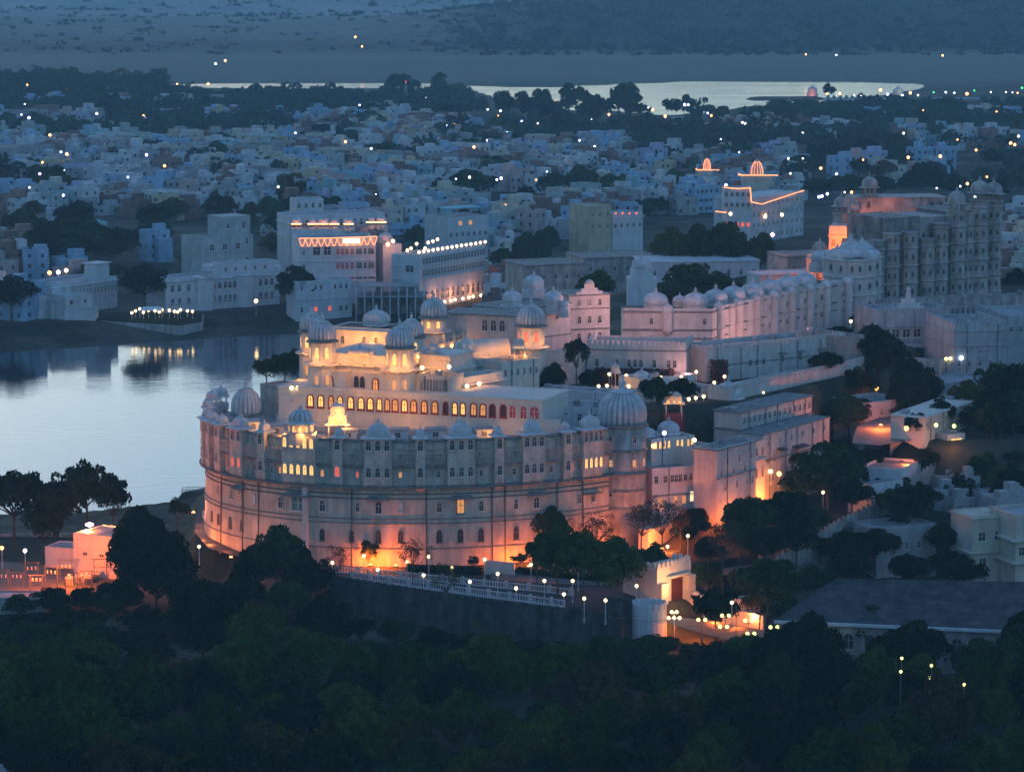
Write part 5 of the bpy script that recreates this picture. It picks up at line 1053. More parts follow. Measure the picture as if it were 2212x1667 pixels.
# a palm by the wall
def palm(px, pt, pb, z, label):
    p = G(px, pb, z); d = p[1]; h = Zat(pt, d) - z; o = empty('palm_tree', p, 0, label, 'palm tree'); b = MB(); b.tube((0, 0, -.5), (0, 0, h * .8), .2, .14, 7); b.build('trunk', 'bark', o); b = MB()
    for k in range(18):
        a = k * 2.4; t = rnd.uniform(.1, .9); L_ = h * .34; pr = None
        for q in range(6):
            f = q / 5; e = Vector((math.cos(a) * L_ * f, math.sin(a) * L_ * f, h * .8 + L_ * (t * f - .9 * f * f)))
            if pr is not None:
                s = Vector((-math.sin(a), math.cos(a), 0)) * .28 * (1.1 - f); b.add([pr - s, pr + s - Vector((0, 0, .1)), e + s - Vector((0, 0, .1)), e - s], [(0, 1, 2, 3)])
            pr = e
    b.build('fronds', 'leaf_dark', o)
palm(1040, 1335, 1400, 3, 'dark little palm tree in front of the retaining wall')
# ------------------------------------------------------------------ town across the lake
LM = [('the tall tower house', 495, 470), ('the string lit hotel', 730, 560), ('the lamp topped hotel', 965, 570), ('the white lakeside villa', 480, 625), ('the low lakeside hall', 200, 625),
      ('the double-lit terrace house', 1015, 475), ('the cream yellow house', 1290, 470), ('the string-lit corner hotel', 1640, 440), ('the golden temple spire', 1635, 350), ('the small lit temple', 1530, 340),
      ('the big tree mass at far left', 170, 510), ('the lattice mast', 876, 230), ('the far left white hotel', 115, 250), ('the lake inlet', 1120, 200), ('the trees by the old palace', 1530, 510),
      ('the round tree clump', 1040, 350), ('the dark tree belt on the right', 1900, 400), ('the right frame edge', 2190, 480), ('the left frame edge', 10, 420), ('the white shore shrine', 1940, 215), ('the green trees mid-left', 440, 560),
      ('the clump left of centre', 720, 290), ('the wood patch right of centre', 1280, 380), ('the far shore hall', 2060, 230)]
_used = {}
def where(px, py):
    i = min(range(len(LM)), key=lambda k: (LM[k][1] - px) ** 2 + 4 * (LM[k][2] - py) ** 2); n, lx, ly = LM[i]; dx, dy = px - lx, (py - ly) * 2
    s = ('right of' if dx > 0 else 'left of') if abs(dx) > abs(dy) else ('in front of' if dy > 0 else 'behind')
    k = (i, s); _used.setdefault(k, 0); _used[k] += 1; return f'{ordn[_used[k]]} {s} {n}'
CN = {'w': 'white', 'b': 'pale blue', 'c': 'cream', 'p': 'pink', 'y': 'yellow', 'g': 'grey green', 'o': 'rust brown', 't': 'turquoise', 's': 'grey', 'lav': 'lavender', 'brick': 'bare brick'}
def house_mb(rr, w, d, h, st, sep=None):
    b = MB(); ex = []; b.box(-w / 2, 0, -3, w / 2, d, h - .7)
    for x0, y0, x1, y1 in ((-w / 2, 0, w / 2, .25), (-w / 2, d - .25, w / 2, d), (-w / 2, .25, -w / 2 + .25, d - .25), (w / 2 - .25, .25, w / 2, d - .25)): b.box(x0, y0, h - .7, x1, y1, h)
    if rr.random() < .65:                      # stair head
        a = rr.uniform(2, w * .4); x = rr.uniform(-w / 2 + .3, w / 2 - a - .3); q_ = b if sep is None else MB(); q_.box(x, d * .45, h - .72, x + a, d * .95, h + rr.uniform(1.2, 2.6)); sep is not None and ex.append(('stair_head', q_, 0))
        if rr.random() < .5: b.box(x - .2, d * .45 - .2, h + 2.61, x + a + .2, d * .95 + .2, h + 2.75) if False else None
    if rr.random() < .45:                      # lower wing
        a = rr.uniform(2.5, w * .6); hh = h * rr.uniform(.45, .8); sx = rr.choice([-1, 1]); x0 = w / 2 if sx > 0 else -w / 2 - a
        b.box(x0 + .01 * sx, rr.uniform(.4, d * .4), -3, x0 + a + .01 * sx, d * .9, hh)
    if rr.random() < .4: b.box(-w / 2 - .4, -.7, h * .5 - .1, w / 2 + .4, -.005, h * .5 + .08)      # sunshade
    if rr.random() < .5: x = rr.uniform(-w / 2 + .8, w / 2 - .8); q_ = b if sep is None else MB(); q_.lathe([(.55, h - .7), (.55, h + .5), (.2, h + .65)], 8, (x, d * .3, 0), 2 if sep is None else 0, False); sep is not None and ex.append(('water_tank', q_, 2))
    st = max(1, int(h / 3.1)); nw = max(2, int(w / 2.4))
    for s in range(st):
        for k in range(nw):
            if rr.random() < .4: continue
            x = (k + .5) + rr.uniform(-.15, .15); x = x / nw * w - w / 2; z = s * (h - .7) / st + 1.1; ww = rr.choice([.4, .5, .6])
            if sep is not None: ex.append(('window', (x, z + .62, ww * 2), 1)); continue
            b.box(x - ww, -.04, z, x + ww, .01, z + 1.25, 1); b.box(x - ww - .1, -.2, z - .12, x + ww + .1, -.001, z - .01); b.box(x - ww - .1, -.25, z + 1.26, x + ww + .1, -.001, z + 1.36)
        for k in range(2):
            y = (k + .5) / 2 * d; z = s * (h - .7) / st + 1.1; b.box(w / 2 - .01, y - .5, z, w / 2 + .04, y + .5, z + 1.25, 1); b.box(-w / 2 - .04, y - .5, z, -w / 2 + .01, y + .5, z + 1.25, 1)
    return b if sep is None else (b, ex)
hr = random.Random(21); HOUSES = []
TOWNB = []                                     # keep-out circles in photo space: big things placed by hand
def blocked(px, py):
    for x0, y0, x1, y1 in ((560, 515, 1075, 700), (350, 575, 700, 690), (140, 575, 350, 690), (0, 590, 110, 640), (1540, 450, 1740, 520), (1130, 520, 1700, 700), (1400, 470, 1630, 640), (1700, 400, 2160, 660), (60, 540, 300, 585), (370, 520, 560, 590), (425, 510, 560, 560)):
        if x0 < px < x1 and y0 < py < y1: return True
    return False
y = 935.0
while y < 2120:
    step = 8.5 + (y - 930) * .006; xr = .205 * y; x = -xr + hr.uniform(0, 6)
    while x < xr:
        w = hr.choice([4, 5, 6, 7, 8, 9, 11]) * hr.uniform(.9, 1.2); xx = x + w / 2; yy = y + hr.uniform(-4, 4); px, py = proj(xx, yy, 8)
        x += w + hr.uniform(0, 3.5)
        if float(sdist(np.array([xx]), np.array([yy]), LAKE2)[0]) < 25 or float(sdist(np.array([xx]), np.array([yy]), LAKE)[0]) < 34: continue
        nz = float(fbm(np.array([xx / 90 + 3]), np.array([yy / 130]))[0])
        if py < 268 and nz < .12 * (1 if px < 1700 else .2): continue
        if py < 288 - (22 if px > 1700 else 0) and px > 1000: continue
        if py < 232 and px < 1700: continue
        if py < 300 and px > 1950: 
            if nz < .1: continue
        if nz < -.11 or hr.random() < .1: continue
        if blocked(px, py): continue
        if py > 395 and px > 1700 and px < 2160: continue
        if 330 < py < 470 and px > 1700 and (nz < .12 or hr.random() < .5): continue
        if py > 700 or hr.random() < .08: continue
        HOUSES.append((yy, xx, w, px, py))
    y += step
HOUSES.sort(); print('houses', len(HOUSES))
cols = ['w'] * 6 + ['b'] * 5 + ['c'] * 2 + ['p'] + ['y'] * 1 + ['g'] * 2 + ['t'] + ['s'] * 5 + ['lav'] + ['o'] * 2 + ['brick'] * 3
mass = {k: MB() for k in CN}; nind = 0
for i, (yy, xx, w, px, py) in enumerate(HOUSES):
    c = hr.choice(cols); st = hr.choice([1, 1, 2, 2, 2, 3, 3]); h = 3.1 * st + .9 + hr.uniform(-.4, .6); d = hr.uniform(8, 13); a = hr.gauss(0, .22) + 1.0 * math.sin(xx / 70 + yy / 160)
    zg = hz(xx, yy); mk = 'brick' if c == 'brick' else 'h_' + c; sepd = nind < 110 and -60 < px < 2270; b = house_mb(hr, w, d, h, st, True if sepd else None); b, ex = b if sepd else (b, [])
    if nind < 285 and -60 < px < 2270:
        nind += 1; o = b.build('town_house', [mk, 'glass', 'tank'], None, (xx, yy, zg), a)
        for nm_, q_, k_ in ex:
            if nm_ == 'window': add_win(o, q_[0], -.01, q_[1], 0, q_[2] * 1.1, 1.35, 'rect-glass-' + mk)
            else: q_.build(nm_, mk if k_ == 0 else 'tank', o)
        wh = where(px, py); lab = f'{CN[c]} {["", "one", "two", "three", "four"][st]}-storey flat roofed house, {wh}'
        if len(lab.replace('-', ' ').split()) > 16: lab = lab.replace('flat roofed ', '')
        tag(o, lab, 'house', 'flat roofed houses of the old town')
    else:
        ca, sa = math.cos(a), math.sin(a); mm = mass[c]
        mm.add([(xx + p * ca - q * sa, yy + p * sa + q * ca, zg + r) for p, q, r in b.v], b.f, 0); mm.m[-len(b.m):] = b.m
BIG = MB(); mats = []
for j, (k, mm) in enumerate(mass.items()):
    o = len(BIG.v); BIG.v += mm.v; BIG.f += [tuple(q + o for q in f) for f in mm.f]; BIG.m += [j if q == 0 else len(mass) + (q - 1) for q in mm.m]; BIG.sm += mm.sm; mats.append('brick' if k == 'brick' else 'h_' + k)
tag(BIG.build('distant_houses', mats + ['glass', 'tank']), 'mass of small distant flat roofed houses filling the town', 'houses', kind='stuff')

# hand placed town buildings
TH = Bld('tower_house', 'tall grey cream tower house with big square windows rising over roofs', 'house', (436, 1010), (548, 1022), 22, 4, 12, 'h_g', 'roof', .6, base=6); TH.row(18.5, [.2, .45, .7], w=2.0, h=2.1, kind='rect-glass-frame'); TH.row(13.5, [.15, .4, .65], w=1.8, h=2.0); TH.row(20, [.88], w=1.2, h=2.2, kind='rect-glass-frame'); TH.row(14, [.88], w=1.0, h=1.6, kind='rect-glass-frame')
q = MB(); q.box(TH.W * .45, 1, TH.h - .8, TH.W * .98, 10, TH.h + 6); TH.part('upper_block', q, 'h_g'); add_win(TH.o, TH.W * .55, .97, TH.h + 3, 0, 1.4, 1.8, 'rect-glass-frame'); add_win(TH.o, TH.W * .85, .97, TH.h + 3, 0, 1.4, 2.4, 'rect-glass-frame')
for i, (pl, pr, d, zt_, m_, lab) in enumerate(((640, 700, 1062, Zat(430, 1062), 'limewash', 'white upper house with dark arches left behind the balconied mansion'), (748, 800, 1064, Zat(440, 1064), 'h_b', 'pale blue stepped house right behind the balconied mansion'), (800, 842, 1056, Zat(452, 1056), 'h_p', 'tall pinkish slab house at the right end of the balconied mansion'))):
    t = Bld('upper_town_house', lab, 'house', (pl, d), (pr, d + 3), zt_, 5, 8, m_, 'roof', .5, base=6); t.row(t.zt - 2.2, max(3, int(t.W / 2.2)), w=1.1, h=1.8); t.row(t.zt - 5.6, max(3, int(t.W / 2.2)), w=1.1, h=1.8)
# lakeside hotels
HB = Bld('string_lit_hotel', 'tall white lakeside hotel with looped orange string lights and red blinds', 'hotel', (649, 985), (812, 990), Zat(516, 985), 3, 16, 'limewash', 'roof', .8, corn=((12, .3), (17, .3), (21.5, .3)), base=6)
zt = HB.zt
for z in (zt - 4.2, zt - 8.6, zt - 13.0): HB.row(z, [.50, .56, .62, .69], w=1.2, h=2.2, kind='arch-redblind-frame'); HB.row(z, [.76, .80, .86, .92, .96], w=1.0, h=2.2); HB.row(z, [.05 + .0], w=.8, h=1.6)
HB.row(zt - 3.8, [.22, .36], w=2.6, h=3, kind='rect-glass-frame'); HB.row(zt - 18, 8, w=.9, h=1.8)
q = MB(); q.box(HB.W * .3, -3, -6, HB.W * .98, -.02, (zt - 3) * .38); HB.part('lower_block', q, 'limewash')
def string_line(name, label, pts_, r=.16, drop=None, n=1, parent=None):
    b = MB(); 
    for i in range(len(pts_) - 1):
        a, c = Vector(pts_[i]), Vector(pts_[i + 1]); b.tube(a, c, r, n=4)
        if drop:
            L_ = (c - a).length; k = max(1, int(L_ / 1.9)); pr = None
            for q in range(k * 6 + 1):
                f = q / (k * 6); ph = abs(math.sin(f * k * math.pi)); e = a.lerp(c, f) - Vector((0, .3, drop * ph + .1))
                if pr is not None: b.tube(pr, e, r * .8, n=4)
                pr = e
    o = b.build(name, 'string', parent); 
    if label: tag(o, label, 'string lights')
    return o
x0, x1 = HB.loc[0], HB.loc[0] + HB.W
string_line('string_lights', 'looped orange string lights hung along the tall white hotel parapet', [(x0 - .2, 984.6, zt + .2), (x0 + HB.W * .4, 986.4, zt + .1), (x0 + HB.W, 989.6, zt + .3)], .14, 2.4)
sg = MB(); sg.box(x0 + HB.W * .56, 986.6, zt - 1.5, x0 + HB.W * .78, 987, zt - .2); tag(sg.build('lit_canopy', 'far_warm'), 'white glowing canopy strip in the middle of the looped lights', 'canopy')
HC = Bld('turreted_haveli', 'white many balconied lakeside mansion with orange lit cupolas behind the string lit hotel', 'mansion', (628, 1030), (832, 1042), Zat(466, 1030), 4, 14, 'limewash', 'roof', .6, corn=((20, .3), (24.5, .4)), base=6)
for z in (HC.zt - 2.6, HC.zt - 7, HC.zt - 11.5): HC.row(z, 14, w=1.2, h=2.2)
for i, px in enumerate((640, 675, 698, 722, 753, 800, 822)):
    x = Xat(px, 1026, 28); o = kiosk('cupola', ['orange lit white cupola, ' + ordn[i + 1] + ' of seven on the balconied mansion'][0], x, 1028 + (6 if px > 760 else 0), HC.zt - 4.1 + .3, 1.2 if i % 2 else 1.7, 1.5, 6, 'cupolas of the balconied mansion', lit=None)
    q = MB(); q.box(x - 1.6, 1025.4 + (6 if px > 760 else 0), HC.zt - 2.4, x + 1.6, 1025.7 + (6 if px > 760 else 0), HC.zt - 2.15); s_ = q.build('lamp_strip', 'far_orange', o); s_.location = (-o.location[0], -o.location[1], -o.location[2])
q = Bld('haveli_front_wing', 'white bay wing of the balconied mansion with small arches', 'mansion', (632, 1024), (740, 1026), HC.zt - 3.8, 4, 5, 'limewash', 'roof', .5, base=6); q.row(HC.zt - 6.2, 9, w=.8, h=1.7); q.row(HC.zt - 10.5, 9, w=.8, h=1.7)
q = Bld('pink_bay_wing', 'pink lit bay wing at the right end of the balconied mansion', 'mansion', (778, 1032), (832, 1036), HC.zt - 4, 4, 6, 'h_p', 'roof', .5, base=6); q.row(HC.zt - 6.3, 5, w=.8, h=1.7); q.row(HC.zt - 10.5, 5, w=.8, h=1.7)
HD = Bld('lamp_topped_hotel', 'long white lakeside hotel with lamp lined roof and pillared galleries', 'hotel', (905, 968), (1048, 1000), Zat(552, 968), 3, 10, 'limewash', 'roof', .7, base=6, corn=((Zat(552, 968) - 3.6, .5), (Zat(552, 968) - 7.5, .5)))
HD.row(HD.zt - 2.0, 22, w=1.2, h=2.0, kind='rect-glass-frame'); HD.row(HD.zt - 5.7, 22, w=1.2, h=2.0, kind='rect-glass-frame'); HD.row(7.8, 13, w=2.0, h=3.4)
HD2 = Bld('hotel_end_wing', 'plain white end wing left of the lamp topped hotel', 'hotel', (872, 968), (906, 966.5), HD.zt - .5, 3, 10, 'limewash', 'roof', .5, base=6); HD2.row(HD.zt - 4, [.4], w=3, h=2.2, kind='rect-glass-frame')
gg = 'round lamps on the white lakeside hotel'
for k in range(15):
    f = k / 14; d = 968 + 32 * f; px = 905 + 143 * f; x = Xat(px, d, HD.zt); lamp_post(x, d + .2, HD.zt, f'glowing roof lamp, {ordn[k + 1]} from the left along the lakeside hotel parapet', gg, 1.0, .48, 'far_warm', name='roof_lamp', cat='lamp')
for k in range(12):
    f = k / 11; d = 966 + 32 * f; px = 905 + 143 * f + (4 if k % 3 else 0); x = Xat(px, d, 6); lamp_post(x, d - 1, 3.4, f'glowing lamp, {ordn[k + 1]} from the left along the lakeside hotel terrace', gg, 2.0, .48, 'far_warm', name='terrace_lamp', cat='lamp')
for k, (px, d, z) in enumerate(((880, 974, HD.zt + 1), (888, 980, HD.zt + 1), (900, 984, HD.zt + 2), (925, 986, HD.zt + 2.2), (935, 988, HD.zt + 2.4), (945, 992, HD.zt + 2.6), (918, 978, HD.zt + 1.2))): lamp_post(Xat(px, d, z), d, HD.zt - .7, f'glowing lamp, {ordn[k + 1]} of seven in the hotel roof restaurant', 'roof restaurant lamps', z - HD.zt + .7, .5, 'far_warm', cat='lamp', name='restaurant_lamp')
gl(985, 982, 7.5, 420, (1, .38, .2), .4); gl(1030, 991, 7.5, 420, (1, .38, .2), .4); gl(945, 974, 7.5, 400, (1, .38, .2), .4)
sc_ = T('stilt_terrace', 'long shaded terrace on thin stilts right of the string lit hotel', 'terrace', (Xat(768, 955, 4), 955, 3)); b = MB(); b.box(0, 0, 6.2, 21, 14, 6.5); b.box(1, 2, 9.2, 19, 14, 9.4); sc_.part('deck', b, 'roof'); 
for k in range(9): b = MB(); b.tube((k * 2.55 + .2, .2, -3), (k * 2.55 + .2, .2, 9.2), .18); sc_.part('pillar', b, 'limewash')
b = MB(); b.box(0, 9, -3, 21, 14, 6.2); sc_.part('rear_wall', b, 'stone_dark')
DT = Bld('double_lit_terrace_house', 'white stepped house with a roof terrace and two lit windows', 'house', (968, 1085), (1055, 1095), Zat(470, 1085), 5, 14, 'limewash', 'roof', .5, base=6); DT.row(DT.zt - 2.2, [.3, .55], w=1.6, h=1.6, kind='rect-lit_dim-frame'); DT.row(DT.zt - 6, 7, w=1.1, h=1.5, kind='rect-glass-frame'); DT.row(DT.zt - 10, 7, w=1, h=1.5, kind='rect-glass-frame')
q = MB(); q.box(2, 2, DT.h + 2.6, DT.W - 1, 10, DT.h + 2.8); DT.part('canopy', q, 'teal')
for xx_ in (2.2, DT.W - 1.2): q = MB(); q.tube((xx_, 2.2, DT.h - .5), (xx_, 2.2, DT.h + 2.6), .12); DT.part('pillar', q, 'limewash')
YB = Bld('cream_yellow_house', 'tall cream yellow house with narrow arched windows', 'house', (1271, 1085), (1320, 1090), Zat(445, 1085), 5, 12, 'h_y', 'roof', .5, base=6); YB.row(YB.zt - 3, 3, w=1, h=1.6); YB.row(YB.zt - 7, 3, w=1, h=1.6)
YC = Bld('red_lamp_house', 'white house with red lamps along its roof balcony', 'house', (1322, 1092), (1388, 1097), Zat(462, 1092), 5, 12, 'limewash', 'roof', .5, base=6); YC.row(YC.zt - 4, 5, w=1, h=1.6)
for k in range(4): q = MB(); q.lathe([(.1, -.3), (.34, 0), (.1, .34)], 8); tag(q.build('red_lamp', 'far_red', None, (Xat(1330 + 15 * k, 1090, 25), 1090.5, YC.zt + .3)), f'{ordn[k + 1]} red lamp from the left on the white house balcony', 'lamp', 'red roof balcony lamps')
# string lit corner hotel
SH = Bld('corner_hotel', 'white terraced hotel outlined with an orange rope light on the roof edge', 'hotel', (1612, 1130), (1735, 1160), Zat(428, 1130), 8, 14, 'h_w', 'roof', .6, base=8, corn=((24, .3), (20, .3))); SH.row(SH.zt - 2.4, 12, w=1, h=1.6); SH.row(SH.zt - 6.2, 12, w=1, h=1.6); SH.row(SH.zt - 10, 12, w=1, h=1.6); SH.row(SH.zt - 14, 12, w=1, h=1.6)
SI = Bld('corner_hotel_tower', 'higher left wing of the rope lit hotel with restaurant floors', 'hotel', (1562, 1128), (1622, 1128), Zat(406, 1128), 8, 10, 'h_w', 'roof', .6, base=8); SI.row(SI.zt - 2.2, 5, w=1.2, h=1.6); SI.row(SI.zt - 6, 5, w=1.3, h=1.6, kind='rect-glass-frame'); SI.row(SI.zt - 13, 5, w=1.3, h=1.6, kind='rect-lit_red-frame')
string_line('string_lights', 'orange rope light outlining the roof edges of the corner hotel', [(*SI.loc[:2], SI.zt + .2), (SI.loc[0] + SI.W * .5, 1127.8, SI.zt - .3), (SI.loc[0] + SI.W * .95, 1127.5, SI.zt + .1), (SI.loc[0] + SI.W, 1127.4, SI.zt - 5), (SI.loc[0] + SI.W + 4, 1131, SI.zt - 6), (SH.loc[0] + SH.W * math.cos(SH.rz), SH.loc[1] + SH.W * math.sin(SH.rz) - .4, SH.zt + .3)], .2)
string_line('string_lights', 'short orange light string on the restaurant floor of the corner hotel', [(SI.loc[0] - 3, 1126, 20), (SI.loc[0] + 1, 1126, 19.6)], .2); 
# temples
def spire(name, label, px, d, z, r, h, m='h_c', lit='string'):
    t = T(name, label, 'temple', (Xat(px, d, z), d, z)); b = MB(); pr = [(r, 0), (r * 1.05, h * .2), (r * .95, h * .45), (r * .7, h * .7), (r * .38, h * .88), (r * .45, h * .92), (r * .2, h * .96), (.05, h * 1.05)]; b.lathe(pr, 12, (0, 0, 0), 0, False, 12, .06); t.part('spire', b, m)
    b = MB(); b.box(-r * 2.6, -r * 1.2, -6, r * 2.6, r * 1.6, .2); t.part('hall', b, m); b = MB()
    for k in range(0, 12, 1):
        a = k * math.pi / 6; pv = None
        for rr, z_ in pr[:5]:
            e = Vector((rr * 1.04 * math.cos(a), rr * 1.04 * math.sin(a), z_))
            if pv is not None: b.tube(pv, e, .09, n=4)
            pv = e
    b.tube((-r * 3.4, -r * 1.3, .4), (r * 3.6, -r * 1.3, .3), .22, n=4); b.tube((-r * 3.4, -r * 1.3, 1.0), (-r * 2.4, -r * 1.3, .1), .2, n=4); t.part('light_strings', b, lit); return t
spire('golden_temple', 'temple spire strung with golden lights over a lit roof line', 1635, 1290, 20, 2.3, 6.5); spire('small_temple', 'smaller pale lit temple spire left of the golden spire', 1527, 1330, 19, 1.4, 5.5)
# lakeside villas
VL = Bld('lakeside_villa', 'long two storey white villa with rounded bays and red shutters at the waterline', 'villa', (358, 962), (604, 985), Zat(603, 962), 2.2, 12, 'limewash', 'roof', .6, base=5, corn=((Zat(603, 962) - .9, .5), (6.4, .35)))
for z in (VL.zt - 3.0, VL.zt - 7.1): VL.row(z, [.06, .12, .2, .28, .47, .52, .56, .6, .66, .7, .76, .83, .88, .93], w=1.3, h=2.3); VL.row(z, [.36, .42], w=1.8, h=2.2, kind='arch-redblind-frame' if z > 6 else AG)
q = MB(); 
for f in (.35, .7): q.lathe([(3.4, -5), (3.4, VL.h - .5), (3.9, VL.h - .4), (3.4, VL.h - .1), (3.4, VL.h)], 8, (VL.W * f, 1.2, 0), 0, False)
VL.part('bay', q, 'limewash')
VL2 = Bld('villa_upper_floor', 'white roof storey with small windows on the right half of the long villa', 'villa', (478, 975), (604, 986), VL.zt + 3.3, 3, 7, 'limewash', 'roof', .4); VL2.row(VL.zt + 1.5, 6, w=.8, h=1.3, kind='rect-glass-frame')
kiosk('roof_cupola', 'little square white roof kiosk on the long lakeside villa', Xat(600, 975, 14), 972, VL.zt + .2, 1.3, 1.6, 4)
kiosk('roof_cupola', 'flat topped white kiosk on the left of the long villa roof', Xat(448, 968, 14), 970, VL.zt + .2, 1.8, 1.8, 4)
LH_ = Bld('low_lakeside_hall', 'white lakeside hall with a long window band left of the lamp terrace', 'hall', (148, 955), (254, 975), Zat(612, 955) , 2.2, 14, 'limewash', 'roof', .6, base=5, corn=((Zat(612, 955) - 1, .5),)); LH_.row(LH_.zt - 3.2, 14, w=.8, h=2, kind='rect-glass-frame'); q = MB(); q.box(LH_.W * .7, 2, LH_.h - .6, LH_.W * .95, 7, LH_.h + 4.2); q.box(LH_.W * .67, 1.5, LH_.h + 4.21, LH_.W * .98, 7.5, LH_.h + 4.4); LH_.part('roof_room', q, 'limewash')
Bld('shore_step_block', 'low white block at the water end of the lakeside hall', 'building', (146, 943), (206, 943), 7.0, 1.5, 8, 'limewash', 'roof', .3, base=4)
SM = Bld('small_shore_house', 'small two tier white house with a pink lit lower window by the shore', 'house', (640, 955), (760, 962), Zat(608, 955), 2.5, 9, 'limewash', 'roof', .4, base=5, corn=((8.5, .3),)); SM.row(SM.zt - 2, [.1, .35, .45, .7, .8, .9], w=.8, h=1.6); SM.row(5.5, [.35, .6], w=1.2, h=1.6, kind='arch-lit_red-frame'); SM.row(5.5, [.1, .8, .9], w=.9, h=1.8)
# terrace wall along the bank with lamps
TW_ = T('bank_terrace', 'pale stone retaining terrace below the lamp garden on the far bank', 'terrace wall', (Xat(270, 940, 2), 940, 2)); b = MB(); x0, x1 = Xat(205, 940, 2), Xat(435, 925, 2); b.prism([(x0, 944), (Xat(390, 934, 2), 932), (Xat(438, 938, 2), 940), (Xat(438, 955, 2), 958), (x0, 960)], -1, 3.6); TW_.wpart('wall', b, 'stone'); b = MB(); b.prism([(x0 + .4, 944.5), (Xat(390, 934, 2), 932.6), (Xat(438, 938, 2) - .4, 940.4), (Xat(438, 955, 2) - .4, 957), (x0 + .4, 959)], 3.59, 3.9); TW_.wpart('lawn', b, 'leaf_deep')
for k, px in enumerate((285, 293, 302, 310, 321, 335, 344, 350, 366, 377, 384, 390, 405, 416)):
    d = 946 + (k * 7 % 5) * 1.2; lamp_post(Xat(px, d, 4), d, 3.7, f'warm garden lamp, {ordn[k + 1]} from the left on the lake terrace', 'warm garden lamps on the lake terrace', 2.0 + (k % 3) * .3, .42, 'globe', cat='lamp', name='garden_lamp')
q = MB(); q.prism([(0, 0), (7, 0), (7, 5), (0, 5)], 0, 2.2); o = empty('garden_tent', (Xat(300, 948, 4), 948, 3.8), 0, 'pale green canopy tent at the left of the lamp terrace', 'tent'); t_ = MB(); t_.prism([(0, 0), (7, 0), (7, 5), (0, 5)], 2.2, 3.2, top=[(1, 2), (6, 2), (6, 3), (1, 3)]); t_.build('canopy', 'canvas', o)
for a_, b_ in ((.2, .2), (6.8, .2), (.2, 4.8), (6.8, 4.8)): t_ = MB(); t_.tube((a_, b_, 0), (a_, b_, 2.2), .08); t_.build('pole', 'whiteiron', o)
# orange lit yard at far left
OY = Bld('orange_lit_shed', 'long shed glowing orange at the far left bank', 'shed', (10, 985), (120, 990), 9.5, 3, 8, 'limewash', 'roof', .3, base=5); OY.row(6.5, [.1, .85, .93], w=1.4, h=2, kind='rect-lit_dim-frame'); gl(70, 978, 10, 900, ORANGE, .6); gl(125, 980, 6, 900, ORANGE, .6)
WP = Bld('white_stair_tower', 'narrow plain white tower left of the big tree mass', 'tower', (42, 1045), (60, 1046), Zat(518, 1045), 4, 6, 'limewash', par=.3, base=6)
FH = Bld('far_white_hotel', 'large white stepped hotel with rows of dark windows at far upper left', 'hotel', (76, 1980), (152, 1990), Zat(250, 1980), 8, 20, 'h_w', 'roof', .6, base=8); FH.row(FH.zt - 4, 9, w=2, h=2, kind='rect-glass-frame'); FH.row(FH.zt - 9, 9, w=2, h=2, kind='rect-glass-frame'); q = MB(); q.box(6, 4, FH.h - .5, 16, 14, FH.h + 6); FH.part('upper_block', q, 'h_w')
FI = Bld('far_blue_block', 'long pale blue block of flats cut by the left frame edge', 'flats', (-20, 1830), (72, 1850), Zat(262, 1830), 8, 18, 'h_b', 'roof', .6, base=8); FI.row(FI.zt - 3.5, 14, w=1.5, h=1.8, kind='rect-glass-frame'); FI.row(FI.zt - 8, 14, w=1.5, h=1.8, kind='rect-glass-frame'); FI.row(FI.zt - 12.5, 14, w=1.5, h=1.8, kind='rect-glass-frame')
# far lake shrine wall
SW = Bld('white_shore_wall', 'long white wall with arches on the far lake shore', 'wall', (1782, 2190), (1940, 2195), Zat(212, 2190), 1, 6, 'limewash', par=.4, base=4); SW.row(4, 12, w=2, h=2.4)
plain_dome('white lit domed shrine on the far lake shore', 1940, 2195, 5, 3.4, group=None, base=1.5); plain_dome('small pale blue dome at the left end of the far shore wall', 1755, 2230, 4, 3.2, group=None, base=1.5); gl(1752, 2222, 4, 900, (1, .25, .15), .5); gl(1950, 2184, 9, 900, (1, .9, .6), .5)
SX = Bld('far_shore_hall', 'very long pale blue hall on the far right shore', 'hall', (2010, 2170), (2300, 2180), Zat(213, 2170), 1, 14, 'h_b', 'roof', .5, base=4); SX2 = Bld('far_shore_wall', 'long low pale wall in front of the far shore hall', 'wall', (1960, 2030), (2290, 2040), Zat(243, 2030), 2, 4, 'h_w', par=.4, base=5)
# lattice masts
def mast(px, d, pt, label, z=6):
    x = Xat(px, d, z); h = Zat(pt, d) - z; t = T('lattice_mast', label, 'mast', (x, d, z)); b = MB(); w0, w1 = 1.6, .4; n = 12
    for k in range(n):
        a, c = k / n, (k + 1) / n; wa, wc = w0 + (w1 - w0) * a, w0 + (w1 - w0) * c
        for i in range(4):
            s = [(-1, -1), (1, -1), (1, 1), (-1, 1)]; p, q = s[i], s[(i + 1) % 4]; b.tube((p[0] * wa, p[1] * wa, a * h), (p[0] * wc, p[1] * wc, c * h), .13, n=3); b.tube((p[0] * wa, p[1] * wa, a * h), (q[0] * wc, q[1] * wc, c * h), .08, n=3)
    t.part('lattice', b, 'whiteiron'); b = MB(); b.lathe([(.2, h), (.4, h + .4), (.1, h + .8)], 6); t.part('beacon', b, 'far_red')
mast(877, 1960, 178, 'tall thin lattice mast with red top rising from the far trees')
